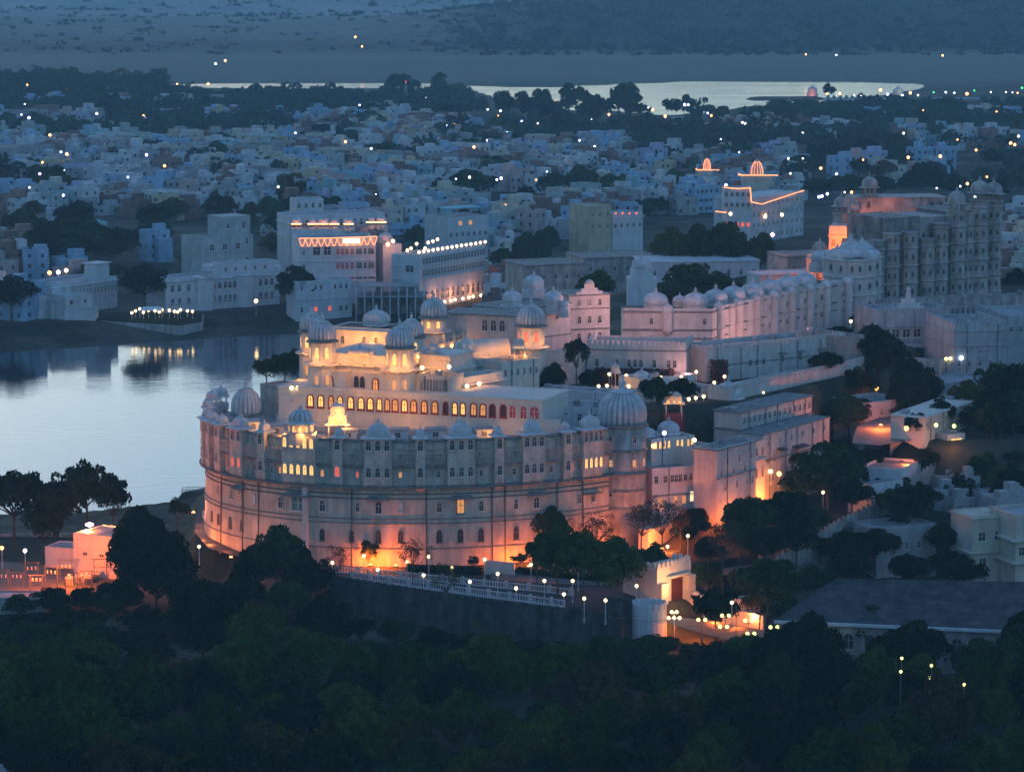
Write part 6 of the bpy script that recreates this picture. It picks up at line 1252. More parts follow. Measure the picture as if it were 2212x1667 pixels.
# behind-garden buildings between lake end and the scalloped wing
for nm, lab, a_, b_, d, zt_, dep, m in (('old_wall_block', 'tall weathered tan house above the end of the lake', 1136, 1262, 800, Zat(572, 800), 14, 'stone'), ('flat_court_block', 'long low pale court building behind the green trees', 1262, 1420, 860, Zat(556, 860), 16, 'stone'), ('yellowish_block', 'low cream block with a blank wall before the old palace', 1815, 1905, 775, Zat(598 - 0, 775), 10, 'stone'),
                                     ('white_roof_court', 'wide white walled court building left of the pink lamp', 1400, 1640, 830, Zat(565, 830), 16, 'limewash'), ('low_white_range', 'low white range with small windows behind the scalloped wing', 1640, 1790, 770, Zat(592, 770), 8, 'limewash'), ('grey_court_range', 'grey long range right of the pink lamp tree', 1700, 1830, 800, Zat(552, 800), 12, 'stone')):
    t = Bld(nm, lab, 'building', (a_, d), (b_, d + 6), zt_, 24, dep, m, 'roof', .6, corn=((zt_ - .3, .3),), base=12); t.row(zt_ - 3.2, max(3, int(t.W / 3.2)), w=.9, h=1.6)
t = T('grey_pavilion', 'grey blue domed pavilion on a square tiered base between trees', 'pavilion', (Xat(1386, 740, 36), 740, 36)); b = MB(); b.prism([(-3.4, -3), (3.4, -3), (3.4, 3), (-3.4, 3)], -7, 3.0); b.prism([(-2.6, -2.4), (2.6, -2.4), (2.6, 2.4), (-2.6, 2.4)], 3, 5); t.part('base', b, 'limewash'); t.part('dome', dome_mb(2.3, 2.6, c=(0, 0, 5)), 'dome')
gl(1668, 800, 43, 700, (1, .35, .3), .4); q = MB(); q.lathe([(.1, -.5), (.55, 0), (.1, .5)], 10); tag(q.build('pink_flood_lamp', 'pinkflood', None, (Xat(1668, 798, 43), 797, 43.4)), 'bright pink white lamp in the court left of the old palace', 'lamp')
# ------------------------------------------------------------------ town trees
tr = random.Random(9)
hand = [(165, 455, 580, 110, 'dark'), (100, 480, 585, 60, 'deep'), (235, 490, 575, 66, 'dark'), (455, 520, 610, 70, 'olive'), (310, 565, 660, 56, 'deep'), (640, 570, 660, 50, 'deep'), (25, 590, 680, 50, 'deep'), (215, 560, 620, 50, 'olive'), (1140, 490, 610, 44, 'dark'), (1090, 530, 600, 40, 'dark'), (690, 545, 610, 26, 'dark'),
        (1335, 480, 540, 30, 'deep'), (1445, 475, 560, 46, 'olive'), (1505, 470, 560, 50, 'dark'), (1575, 465, 560, 56, 'dark'), (1640, 490, 560, 40, 'olive'), (1500, 560, 660, 72, 'dark'), (1560, 590, 665, 60, 'dark'), (1440, 600, 670, 45, 'mid'), (1480, 610, 680, 55, 'dark'), (590, 495, 560, 34, 'olive'), (870, 475, 520, 26, 'dark'),
        (1990, 408, 470, 70, 'dark'), (1930, 412, 470, 50, 'dark'), (2110, 560, 650, 20, 'deep'), (1700, 540, 590, 30, 'brown'), (1655, 610, 660, 30, 'deep'), (165, 610, 660, 22, 'dark'), (2190, 570, 650, 30, 'deep'), (1000, 340, 400, 46, 'deep'), (1050, 330, 400, 50, 'deep'), (940, 350, 420, 40, 'dark')]
for px, pt, pb, hw, lf in hand:
    z = 29.5 if (1400 < px < 1720 and pb > 640) else (44 if px > 1900 and pt < 450 else (25 if pb > 640 and px > 1600 else 6)); dd = 790 if z == 44 else (850 if (1400 < px < 1650 and pb < 600) else None)
    if z == 29.5: p = G(px, pb, 29.5)
    tree_px(px, pt, pb, hw, 'dense', lf, z if dd is None or z == 44 else 20, f'{LF[lf]} broad tree, {where(px, (pt + pb) / 2)}', 'large trees among the town buildings', y=dd)
for i, (px, pt, pb, hw, lf) in enumerate(((600, 440, 520, 30, 'dark'), (850, 440, 500, 34, 'dark'), (900, 480, 540, 26, 'mid'), (1180, 480, 560, 36, 'dark'), (1210, 440, 500, 30, 'deep'), (560, 380, 430, 34, 'dark'), (380, 420, 480, 36, 'olive'), (340, 470, 530, 40, 'dark'), (1420, 420, 470, 34, 'dark'), (1240, 330, 385, 44, 'deep'), (1300, 345, 400, 40, 'dark'), (1360, 350, 400, 36, 'deep'), (830, 300, 350, 40, 'dark'), (700, 265, 320, 46, 'deep'), (760, 275, 325, 40, 'dark'), (1760, 380, 430, 44, 'deep'), (1830, 370, 430, 48, 'dark'), (1900, 375, 430, 40, 'deep'), (1980, 365, 425, 50, 'deep'), (2060, 370, 430, 46, 'dark'), (2140, 380, 440, 40, 'deep'), (1730, 330, 380, 40, 'dark'), (1800, 300, 350, 40, 'deep'), (1940, 320, 370, 36, 'dark'))):
    tree_px(px, pt, pb, hw, 'dense', lf, 8, f'{LF[lf]} town grove tree, {where(px, (pt + pb) / 2)}', 'large trees among the town buildings')
n = 0
for _ in range(6000):
    yy = tr.uniform(960, 2110); xx = tr.uniform(-.17, .17) * yy; px, py = proj(xx, yy, 9)
    if float(sdist(np.array([xx]), np.array([yy]), LAKE2)[0]) < 5 or float(sdist(np.array([xx]), np.array([yy]), LAKE)[0]) < 30 or blocked(px, py): continue
    nz = float(fbm(np.array([xx / 90 + 3]), np.array([yy / 130]))[0])
    p_ = 1 if nz < -.11 else (.75 if (py < 270 and (px < 1700 or nz < .1)) or (325 < py < 420 and px > 1690) else .22)
    if tr.random() > p_ * (.5 if yy > 1500 else 1): continue
    r = tr.uniform(3.5, 7.5); lf = tr.choice(['dark', 'dark', 'deep', 'olive', 'mid', 'deep', 'brown'])
    tree(xx, yy, r, r * 1.5 + 2, 'far' if yy > 1300 else ('dense' if tr.random() < .5 else 'far'), lf, f'{LF[lf]} town tree, {where(px, py)}', 'trees scattered through the town', name='town_tree'); n += 1
    if n >= 185: break
for i, (px, pt, hw, lf) in enumerate(((1355, 172, 38, 'dark'), (1228, 178, 20, 'dark'), (1255, 186, 18, 'olive'), (1172, 190, 22, 'dark'), (1128, 196, 18, 'deep'), (1485, 200, 16, 'dark'), (1090, 190, 24, 'dark'), (1300, 206, 26, 'deep'), (950, 152, 20, 'olive'), (865, 158, 34, 'dark'), (1790, 176, 14, 'deep'))):
    tree_px(px, pt, 262 if px > 1000 else 215, hw, 'far', lf, 5, f'{LF[lf]} tall tree against the far lake, {ordn[i + 1]} of eleven', 'tall trees against the far lake')
# dense distant woods as one mass
fw = []
for _ in range(9000):
    yy = 1350 + 1450 * tr.random() ** .9; xx = tr.uniform(-.22, .22) * yy; px, py = proj(xx, yy, 4)
    if float(sdist(np.array([xx]), np.array([yy]), LAKE2)[0]) < 12 or float(sdist(np.array([xx]), np.array([yy]), LAKE3)[0]) < 8: continue
    nz = float(fbm(np.array([xx / 90 + 3]), np.array([yy / 130]))[0])
    if px > 1000 and py < ((278 if px < 1750 else 262) if tr.random() < .93 else 250): continue
    if px > 350 and py < (232 if px < 960 else 215): continue
    if py < 190: continue
    ok = (py < 272 and px < 1720 and (nz < .12 or py < 232)) or (py < 300 and px > 1700 and nz < .1) or nz < -.11 or tr.random() < .06
    if py < 178 and tr.random() < .8: ok = False
    if px < 880 and py < 180: ok = tr.random() < .5
    if ok and len(fw) < 2400: fw.append((xx, yy, tr.uniform(5, 9)))
VV = []
for i, (xx, yy, r) in enumerate(fw):
    rs = np.random.RandomState(i); cen = rs.randn(7, 3) * .42; cen[:, 2] = np.abs(cen[:, 2]) * .8 + .5; V = leaf_cloud(rs, cen, .25 + .3 * rs.rand(7), 190, .16) * r
    V[:, 0] += xx; V[:, 1] += yy; V[:, 2] += hz(xx, yy) + .5; VV.append(V)
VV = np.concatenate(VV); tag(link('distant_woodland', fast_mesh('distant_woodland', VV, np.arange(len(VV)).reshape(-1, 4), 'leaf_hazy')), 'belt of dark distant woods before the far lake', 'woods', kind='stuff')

# scrub on the far slopes
_r2 = np.random.RandomState(8); N_ = 15000; yy = 2900 + 2300 * _r2.rand(N_) ** .8; xx = (_r2.rand(N_) * .38 - .19) * yy
dn = fbm(xx / 110 + 7, yy / 150); keep = ((dn > -.12) | (_r2.rand(N_) < .3)) & ((xx > -95 + 60 * _r2.rand(N_)) | (_r2.rand(N_) < .12)); xx, yy = xx[keep][:7000], yy[keep][:7000]; zz = terrain(xx, yy); n_ = len(xx)
r = (2.5 + 4.5 * _r2.rand(n_))[:, None]; P = _r2.randn(n_, 9, 3) * np.array([.55, .55, .22]) * r[:, :, None]; P[..., 2] = np.abs(P[..., 2]) + .3; P += np.stack([xx, yy, zz], -1)[:, None, :]
A = _r2.randn(n_, 9, 3); A /= np.linalg.norm(A, axis=2)[..., None]; B = np.cross(A, _r2.randn(n_, 9, 3)); B /= np.linalg.norm(B, axis=2)[..., None]; s_ = (r * .36)[:, :, None]
VV = np.stack([P - A * s_, P - B * s_, P + A * s_, P + B * s_], 2).reshape(-1, 3)
tag(link('hillside_scrub', fast_mesh('hillside_scrub', VV, np.arange(len(VV)).reshape(-1, 4), 'leaf_scrub')), 'dark scrub dotted over the far hazy hillsides', 'scrub', kind='stuff')
# ------------------------------------------------------------------ roads, walls and lamps near the palace
def sheet(name, pts_, z=None, m='asphalt', dz=.06, cat=None):
    b = MB(); vs = [(x, y, (hz(x, y) if z is None else z) + dz) for x, y in pts_]; b.add(vs, [tuple(range(len(vs)))]); return tag(b.build(name, m), kind='structure')
def strip(name, left, right, m='asphalt', dz=.15):
    b = MB(); n = len(left); vs = [(p[0], p[1], p[2] + dz) for p in left] + [(p[0], p[1], p[2] + dz) for p in right]
    b.add(vs, [(i, n + i, n + i + 1, i + 1) for i in range(n - 1)]); return tag(b.build(name, m), kind='structure')
rl = [(436, 1080, 9), (425, 1110, 9), (420, 1150, 9), (450, 1185, 9), (540, 1212, 8), (660, 1236, 8), (800, 1256, 8), (950, 1275, 8), (1130, 1300, 8), (1290, 1318, 8), (1400, 1330, 8)]
rr_ = [(445, 1080, 9), (440, 1105, 9), (438, 1128, 9), (475, 1163, 9), (560, 1190, 8), (665, 1222, 8), (800, 1240, 8), (950, 1250, 8), (1130, 1262, 8), (1290, 1268, 8), (1400, 1262, 8)]
strip('road', [G(*p) for p in rr_], [G(*p) for p in rl])
strip('forecourt', [G(p[0], p[1], 8.2) for p in ((1060, 1228), (1180, 1226), (1300, 1215), (1440, 1200), (1600, 1160), (1700, 1130))], [G(p[0], p[1], 8.2) for p in ((1060, 1252), (1180, 1262), (1300, 1266), (1440, 1255), (1600, 1240), (1760, 1220))], 'paving', .12)
strip('avenue', [G(p[0], p[1], 6.5) for p in ((1450, 1335), (1540, 1345), (1650, 1365), (1760, 1385), (1900, 1410))], [G(p[0], p[1], 6.5) for p in ((1440, 1350), (1530, 1375), (1640, 1405), (1760, 1425), (1900, 1450))], 'paving', .35)
strip('upper_court', [G(p[0], p[1], 23) for p in ((1850, 925), (1900, 905), (1960, 900), (2020, 905))], [G(p[0], p[1], 23) for p in ((1840, 960), (1900, 965), (1960, 955), (2030, 945))], 'paving', .3)
strip('garden_path', [G(p[0], p[1], 29.5) for p in ((1600, 790), (1720, 755), (1830, 715))], [G(p[0], p[1], 29.5) for p in ((1680, 795), (1800, 765), (1860, 715))], 'paving', .1)
def pathn(P):
    out = []
    for i, p in enumerate(P):
        a, c = P[max(0, i - 1)], P[min(len(P) - 1, i + 1)]; dx, dy = c[0] - a[0], c[1] - a[1]; n = math.hypot(dx, dy); out.append((p[0], p[1], dy / n, -dx / n))
    return out
def dens(P, st=1.5):
    o = []
    for i in range(len(P) - 1):
        n = max(1, int(math.hypot(P[i + 1][0] - P[i][0], P[i + 1][1] - P[i][1]) / st))
        for k in range(n): o.append(tuple(P[i][j] * (1 - k / n) + P[i + 1][j] * k / n for j in range(3)))
    return o + [P[-1]]
def ext_wall(name, label, P, zt, z0, th=.8, m='wallold', cren=0, mh=.9, cat='wall', coping=True):
    """P: ground points [(x, y, top z)]"""
    P = dens(P); q = pathn(P); b = MB(); n = len(P); vs = []
    for (x, y, nx, ny), p in zip(q, P): vs += [(x + nx * th / 2, y + ny * th / 2, z0), (x + nx * th / 2, y + ny * th / 2, p[2]), (x - nx * th / 2, y - ny * th / 2, p[2]), (x - nx * th / 2, y - ny * th / 2, z0)]
    fs = []
    for i in range(n - 1):
        for k in range(4): fs.append((i * 4 + k, (i + 1) * 4 + k, (i + 1) * 4 + (k + 1) % 4, i * 4 + (k + 1) % 4))
    b.add(vs, fs + [(0, 1, 2, 3), ((n - 1) * 4 + 3, (n - 1) * 4 + 2, (n - 1) * 4 + 1, (n - 1) * 4)]); t = T(name, label, cat, (P[0][0], P[0][1], z0)); t.wpart('wall', b, m)
    if cren:
        b = MB()
        for i in range(n - 1):
            x0, y0, z = P[i]; x1, y1, _ = P[i + 1]; merlons(b, x0, y0, x1, y1, z - .02, cren, mh, th * .5, 0, cren * 1.15)
        t.wpart('battlement', b, m)
    return t
cr = [(560, 1216, 8.6), (650, 1238, 8.8), (735, 1256, 9), (869, 1278, 9), (968, 1294, 9), (1155, 1318, 9), (1290, 1331, 9), (1345, 1334, 9)]
ext_wall('retaining_wall', 'long dark battlemented retaining wall below the road', [(*G(*p)[:2], p[2]) for p in cr], 9, 0, .9, 'wallold', 1.5, 1.1)
def tower_wall(name, label, pxl, pxr, d, zt, z0, m, cren=1.0):
    cx = (Xat(pxl, d, 6) + Xat(pxr, d, 6)) / 2; r = (Xat(pxr, d, 6) - Xat(pxl, d, 6)) / 2; t = T(name, label, 'bastion', (cx, d + r, z0)); b = MB(); b.lathe([(r * 1.08, 0), (r, zt - z0 - 1.6), (r * 1.04, zt - z0 - 1.5), (r, zt - z0 - 1.4), (r, zt - z0)], 20, (0, 0, 0), 0, False); t.part('wall', b, m); b = MB(); n = int(6.28 * r / (cren * 1.1))
    for k in range(n): a = 6.283 * k / n; merlons(b, (r - .2) * math.cos(a) - math.sin(a) * -cren / 2, (r - .2) * math.sin(a) + math.cos(a) * -cren / 2, (r - .2) * math.cos(a) + math.sin(a) * -cren / 2, (r - .2) * math.sin(a) - math.cos(a) * -cren / 2, zt - z0 - .02, cren, 1.2, .35, 0, cren)
    t.part('battlement', b, m); return t
tower_wall('dark_bastion', 'dark rounded battlemented bastion in the retaining wall', 1298, 1368, 512, 9.3, -1, 'wallold'); tower_wall('white_bastion', 'blue white battlemented bastion left of the lit gate', 1366, 1442, 511, 9.2, -1, 'limewash')
# gate
GT = Bld('lit_gate', 'tall white gate with battlements glowing orange around a dark red door', 'gate', (1419, 522), (1492, 529), 14.0, 5.5, 4, 'plaster_clean', par=.5, cren=.8, base=4); W = GT.W
q = MB(); q.box(W * .28, -.9, 6.6, W * .86, .01, 6.9); GT.part('lintel', q, 'plaster_clean'); q = MB(); q.box(W * .42, -.08, -1, W * .74, -.01, 6.2); GT.part('door', q, 'door'); q = MB(); q.box(W * .78, -1.0, -4, W * 1.0, -.01, 6.4); q.box(0, -1.0, -4, W * .2, -.01, 6.0); GT.part('pier', q, 'plaster_clean')
GT2 = Bld('gate_lodge', 'pale flat roofed lodge with an arched door left of the gate', 'lodge', (1378, 527), (1424, 529), 11.4, 6.5, 5, 'plaster', 'roof', .3, base=4); GT2.row(9, [.5], w=1.0, h=2.0)
q = MB(); GT3 = T('scroll_wall', 'curled white side wall right of the glowing gate', 'wall', (Xat(1492, 527, 6), 527, 5.5)); q.box(0, 0, -3, 2.4, .6, 3.0); GT3.part('wall', q, 'plaster_clean'); q = MB(); q.lathe([(.8, 0), (.8, .6)], 16); q.v = [(x + .8, .6 - z, y + 2.9) for x, y, z in q.v]; GT3.part('scroll', q, 'plaster')
gl(1450, 517, 6.4, 750, (1, .24, .05), .3); gl(1475, 518.5, 6.2, 700, (1, .24, .05), .3); gl(1455, 520.2, 11.6, 45, (1, .5, .18)); gl(1475, 521.2, 11.6, 45, (1, .5, .18)); gl(1500, 512, 6.5, 1800, ORANGE)
PH = Bld('pink_gate_hut', 'small hut with a bright pink lit end wall beyond the gate', 'hut', (1605, 522), (1642, 523), 8.6, 4.5, 4, 'plaster_clean', 'roof_dark', .2); gl(1628, 518, 7.0, 900, (1, .30, .10)); gl(1545, 513, 7.5, 900, ORANGE, .3); gl(1590, 509, 8, 700, ORANGE, .3); ext_wall('avenue_wall', 'low pale wall behind the avenue lamps', [(*G(1560, 1325, 6)[:2], 7.2), (*G(1650, 1345, 6)[:2], 7.2)], 7, 3, .3, 'plaster_clean')
q = T('gate_lamp_stand', 'ornate white lamp stand with three glowing tiers before the gate', 'lamp', (Xat(1456, 511, 6), 511, 5.0)); b = MB(); b.tube((0, 0, -1), (0, 0, 4.2), .09); b.tube((-.9, 0, 3.0), (.9, 0, 3.0), .06); q.part('post', b, 'whiteiron')
for x_, z_ in ((-.9, 3.1), (.9, 3.1), (0, 3.15), (-.4, 4.1), (.4, 4.1)): b = MB(); b.lathe([(.1, -.25), (.34, 0), (.1, .3)], 8, (x_, 0, z_)); q.part('globe', b, 'globe')
for k, (px, py) in enumerate(((1470, 1352), (1480, 1348), (1488, 1356), (1496, 1350), (1474, 1358))):
    p = G(px, py, 5.5); tree(p[0], p[1], .8, 1.5, 'far', 'brown', f'{ordn[k + 1]} low shrub glowing orange at the gate foot', 'shrubs at the gate foot', name='shrub', zg=5.2)
# road balustrades
def balustrade(name, label, P, z):
    P = [(*G(*p)[:2], z + 1) for p in P]; P2 = dens(P, .5); q = pathn(P2); t = T(name, label, 'balustrade', (P[0][0], P[0][1], z)); b = MB(); b.sweep(q, [(-.13, z + .92), (.13, z + .92), (.13, z + 1.08), (-.13, z + 1.08)]); b.sweep(q, [(-.13, z - .5), (.13, z - .5), (.13, z + .15), (-.13, z + .15)]); t.wpart('rail', b, 'limewash'); b = MB()
    for i, (x, y, nx, ny) in enumerate(q): b.obox((x, y), math.atan2(ny, nx), .06, .07, z + .1, z + .95)
    t.wpart('balusters', b, 'limewash')
    for i in range(0, len(q), 8): b = MB(); x, y, nx, ny = q[i]; b.obox((x, y), math.atan2(ny, nx), .22, .22, z - .5, z + 1.35); t.wpart('pier', b, 'limewash')
balustrade('balustrade', 'upper white balustrade between road and palace lawn', [(728, 1238, 8), (888, 1252, 8), (1022, 1266, 8), (1130, 1276, 8), (1239, 1288, 8)], 8.2); balustrade('balustrade', 'lower white balustrade right above the retaining wall', [(760, 1250, 8), (888, 1268, 8), (1050, 1290, 8), (1220, 1312, 8)], 8.2)
balustrade('balustrade', 'pale curved kerb wall at the left foot of the crescent', [(440, 1120, 9), (455, 1145, 9), (490, 1168, 9), (550, 1190, 8)], 9.2)
hedge('clipped_hedge', 'long low dark hedge between lawn and road', [(*G(1110, 1240, 8)[:2],), (*G(1240, 1254, 8)[:2],), (*G(1300, 1258, 8)[:2],)], 8, 1.0, 1.0, 'leaf_deep', 5, .18, 60); hedge('clipped_hedge', 'dark planted strip right of the orange flare', [(*G(880, 1232, 8)[:2],), (*G(1040, 1240, 8)[:2],)], 8, .9, 1.0, 'leaf_deep', 6, .18, 60)
RW_ = Bld('ramp_wall', 'low pinkish ramp wall at the foot of the glowing façade', 'wall', (1048, 547), (1110, 545), 10.4, 7, .6, 'plaster', par=.2)
# diagonal garden wall
dw = [(1676, 1206, 10.5), (1740, 1170, 12), (1807, 1130, 13.5), (1900, 1082, 15.5), (2007, 1012, 18.5), (2060, 985, 19.5)]
ext_wall('diagonal_wall', 'long thin battlemented wall climbing diagonally to the yellow barracks', [(*G(*p)[:2], p[2]) for p in dw], 10, 2, .6, 'stone', .9, .8)
for k, (a_, b_, z) in enumerate((((1700, 1140), (1790, 1120), 11), ((1650, 1165), (1760, 1150), 10), ((1640, 1205), (1740, 1185), 9.5))): ext_wall('garden_step', f'{ordn[k + 1]} low stone step of the terraced dark garden counted from above', [(*G(*a_, z)[:2], z + .6), (*G(*b_, z)[:2], z + .6)], 0, 3, .5, 'stone')
rq = random.Random(77)
for k in range(26):
    px = rq.uniform(2010, 2230); d = rq.uniform(584, 640); t_w = rq.choice([30, 40, 55]); z_ = 14.5 + (d - 584) * .12 + rq.uniform(0, 3); m = rq.choice(['h_s', 'h_b', 'h_w', 'shore_white', 'brick', 'h_g'])
    if px < 2135 and d > 590: continue
    t = Bld('flat_roof_house', f'small {dict(h_s="grey", h_b="pale blue", h_w="white", shore_white="greyish white", brick="brick", h_g="grey green")[m]} flat roofed house, {ordn[k + 1]} in the crowded rooftops at the right edge', 'house', (px, d), (px + t_w, d + rq.uniform(-2, 4)), z_, 8, rq.uniform(4, 8), m, 'roof', .35, group='crowded rooftops on the right edge'); t.row(z_ - 1.6, max(1, int(t.W / 2)), w=.8, h=1.1, kind='rect-glass-frame')
    if rq.random() < .6: b = MB(); x = rq.uniform(.3, max(.4, t.W - 1.8)); b.box(x, 1, t.h - .4, x + 1.5, 2.8, t.h + 1.6); t.part('stair_head', b, m)
    if rq.random() < .5: b = MB(); b.lathe([(.5, t.h - .4), (.5, t.h + .7), (.15, t.h + .85)], 10, (t.W * .7, 1.2, 0)); t.part('water_tank', b, 'tank')
for k, (px, d, r, h) in enumerate(((2000, 575, 4, 7), (2050, 570, 4.5, 7.5), (2120, 575, 3.5, 6), (2165, 583, 3, 6), (2080, 585, 3, 6), (2210, 570, 4, 7), (1960, 568, 4, 8), (1925, 572, 3.5, 7), (2140, 600, 3, 8), (2030, 610, 3, 8), (2200, 612, 4, 9), (2090, 622, 4, 9))):
    x = Xat(px, d, 12); tree(x, d, r, h, 'dense' if k % 3 else 'loose', ['deep', 'dark', 'olive'][k % 3], f'{["blackish", "dark green", "olive"][k % 3]} tree, {ordn[k + 1]} among the crowded rooftops at the right edge', 'trees among the right edge rooftops')
for k, (px, d, r, h, lf) in enumerate(((1418, 592, 3.2, 15, 'dark'), (1500, 592, 3.4, 14, 'brown'), (1540, 597, 3.6, 13, 'grey'), (1475, 602, 3.5, 13, 'deep'), (1405, 600, 3, 13, 'deep'), (1570, 592, 3, 10, 'deep'), (1600, 603, 3, 11, 'deep'), (1780, 640, 4, 12, 'deep'), (1850, 630, 4, 10, 'dark'), (1815, 615, 3.5, 9, 'deep'), (1960, 640, 4, 12, 'deep'), (2000, 630, 4, 11, 'deep'), (2080, 590, 3, 7, 'deep'), (2120, 594, 3.6, 8, 'dark'), (2160, 600, 4, 9, 'deep'), (2205, 625, 5, 11, 'deep'), (2150, 640, 4.5, 11, 'dark'), (1990, 590, 2.6, 5, 'deep'), (1940, 587, 3, 7, 'deep'), (2145, 612, 4, 9, 'deep'), (2190, 606, 4, 8, 'dark'), (2130, 604, 3, 7, 'deep'), (2095, 606, 3, 6, 'deep'), (2000, 596, 2.4, 5, 'deep'), (1975, 600, 3, 6, 'deep'), (2150, 592, 4, 8, 'olive'), (2190, 590, 3.6, 8, 'deep'), (1985, 575, 3, 6, 'deep'), (1950, 578, 3, 7, 'deep'), (2215, 640, 5, 11, 'deep'), (1840, 600, 3, 8, 'deep'), (1905, 596, 3, 7, 'deep'), (1870, 585, 3, 8, 'deep'))):
    x = Xat(px, d, 20); h = h if hz(x, d) < 25 else min(h, 6.0); tree(x, d, r, h, 'bare' if lf == 'grey' else ('dense' if k % 4 else 'loose'), lf, f'{LF[lf]} tree, {ordn[k + 1]} counted outwards in the gaps between the eastern court buildings', 'trees between the eastern court buildings')
# lamps along road and garden
LG_ = 'white globe lamp posts around the palace road'
glob = [(430, 1180), (533, 1192), (718, 1215), (786, 1200), (816, 1230), (879, 1213), (915, 1242), (926, 1202), (976, 1226), (1015, 1256), (1047, 1208), (1075, 1239), (1115, 1270), (1147, 1219), (1176, 1254), (1218, 1283), (1237, 1254), (1262, 1292), (1308, 1296), (1375, 1265), (1399, 1201), (1437, 1228), (1442, 1180), (1478, 1207), (1486, 1157), (1572, 1114), (1778, 1063), (1249, 1230), (1581, 1301)]
nm = ['by the road curve at far left', 'at the left foot of the crescent', 'just left of the bare tree by the flare', 'in front of the orange flare', 'below the orange flare at the balustrade', 'right of the orange flare', 'under the grey thin tree', 'right of the grey thin tree by the wall', 'inside the feathery tree', 'on the upper balustrade below the drain pipes', 'above the ramp wall', 'right of the ramp wall', 'on the upper balustrade middle', 'before the glowing lawn corner', 'left of the road side trio of trees', 'on the road under the first trio tree', 'between the first two trio trees', 'near the lower balustrade end', 'beside the dark bastion', 'on the bracket beside the gate lodge', 'above the gate on the forecourt', 'right above the gate battlements', 'under the flame lit wall', 'in the garden right of the gate', 'highest in the garden row over the gate', 'at the top of the garden under the white corner house', 'under the biggest garden tree', 'half hidden in the first trio tree', 'beside the narrow columnar tree']
for (px, py), n_ in zip(glob, nm):
    z = 8.2 if px < 1420 else (9.2 if px < 1700 else 13); hp = 3.7
    if px == 786: z = 8.2
    if px == 430: z = 8
    p = G(px, py, z + hp); lamp_post(p[0], p[1], z, f'glowing globe lamp {n_}', LG_, hp, .29)
dbl = [(1563, 1353), (1617, 1340), (1622, 1368), (1672, 1354), (1676, 1380), (1723, 1368), (1727, 1395), (1780, 1381), (1781, 1408), (1516, 1338), (1567, 1329)]
for k, (px, py) in enumerate(dbl): p = G(px, py, 6.3 + 3.4); lamp_post(p[0], p[1], 6.3, f'twin headed yellow avenue lamp, {ordn[k + 1]} going away from the gate', 'twin headed lamps on the gate avenue', 3.4, .30, 'globe_y', 2)
for k, (px, py) in enumerate(((1888, 1435), (1948, 1421), (1946, 1450), (2012, 1437), (2008, 1463), (2083, 1478), (2144, 1465))): p = G(px, py, 14.0); lamp_post(p[0], p[1], 9.5, f'yellow lamp glimpsed through dark trees, {ordn[k + 1]} from the left at lower right', 'yellow lamps among the lower right trees', 4.5, .22, 'globe_y')
# garden lamps behind the arched range
for k, (px, py) in enumerate(((1106, 831), (1130, 832), (1139, 841), (1153, 849), (1243, 848), (1194, 799), (1235, 795), (1293, 834), (1311, 833), (1316, 808), (1353, 811), (1358, 834), (1427, 815), (1472, 814), (1468, 784), (1400, 832), (1504, 803), (1492, 827), (1543, 826), (1565, 813))):
    p = G(px, py, 32.2); p = (p[0], max(p[1], 588), 0); p = Yd(px, py, p[1]); lamp_post(p[0], p[1], p[2] - 2.6, f'garden globe lamp, {ordn[k + 1]} counted rightwards in the palace garden', 'globe lamps in the palace garden', 2.6, .32, 'globe')
kiosk('garden_shrine', 'tall narrow white garden shrine glowing from within', *G(1329, 838, 29.5)[:2], 29.6, .9, 3.0, 6, lit='globe', hd=1.3); point_light('shrine_glow', (*G(1329, 841, 30)[:2], 31.2), 30, WARM)
kiosk('garden_kiosk', 'small white tent roofed kiosk right of the garden shrine', *G(1386, 842, 29.5)[:2], 29.6, 1.8, 1.6, 8, lit='globe'); p = G(1365, 843, 29.5); point_light('kiosk_glow', (p[0], p[1], 30.5), 60, WARM)
for k, (px, py, d) in enumerate(((1488, 862, 606), (1503, 859, 607), (1520, 856, 608), (1716 - 5, 847, 628), (1634, 842, 620), (1648, 849, 618), (1718 + 10, 836, 640))): p = Yd(px, py, d); lamp_post(p[0], p[1], p[2] - 2, f'warm terrace lamp, {ordn[k + 1]} of seven before the battlement range', 'terrace lamps before the battlement range', 2, .35 if k < 6 else .75, 'globe')
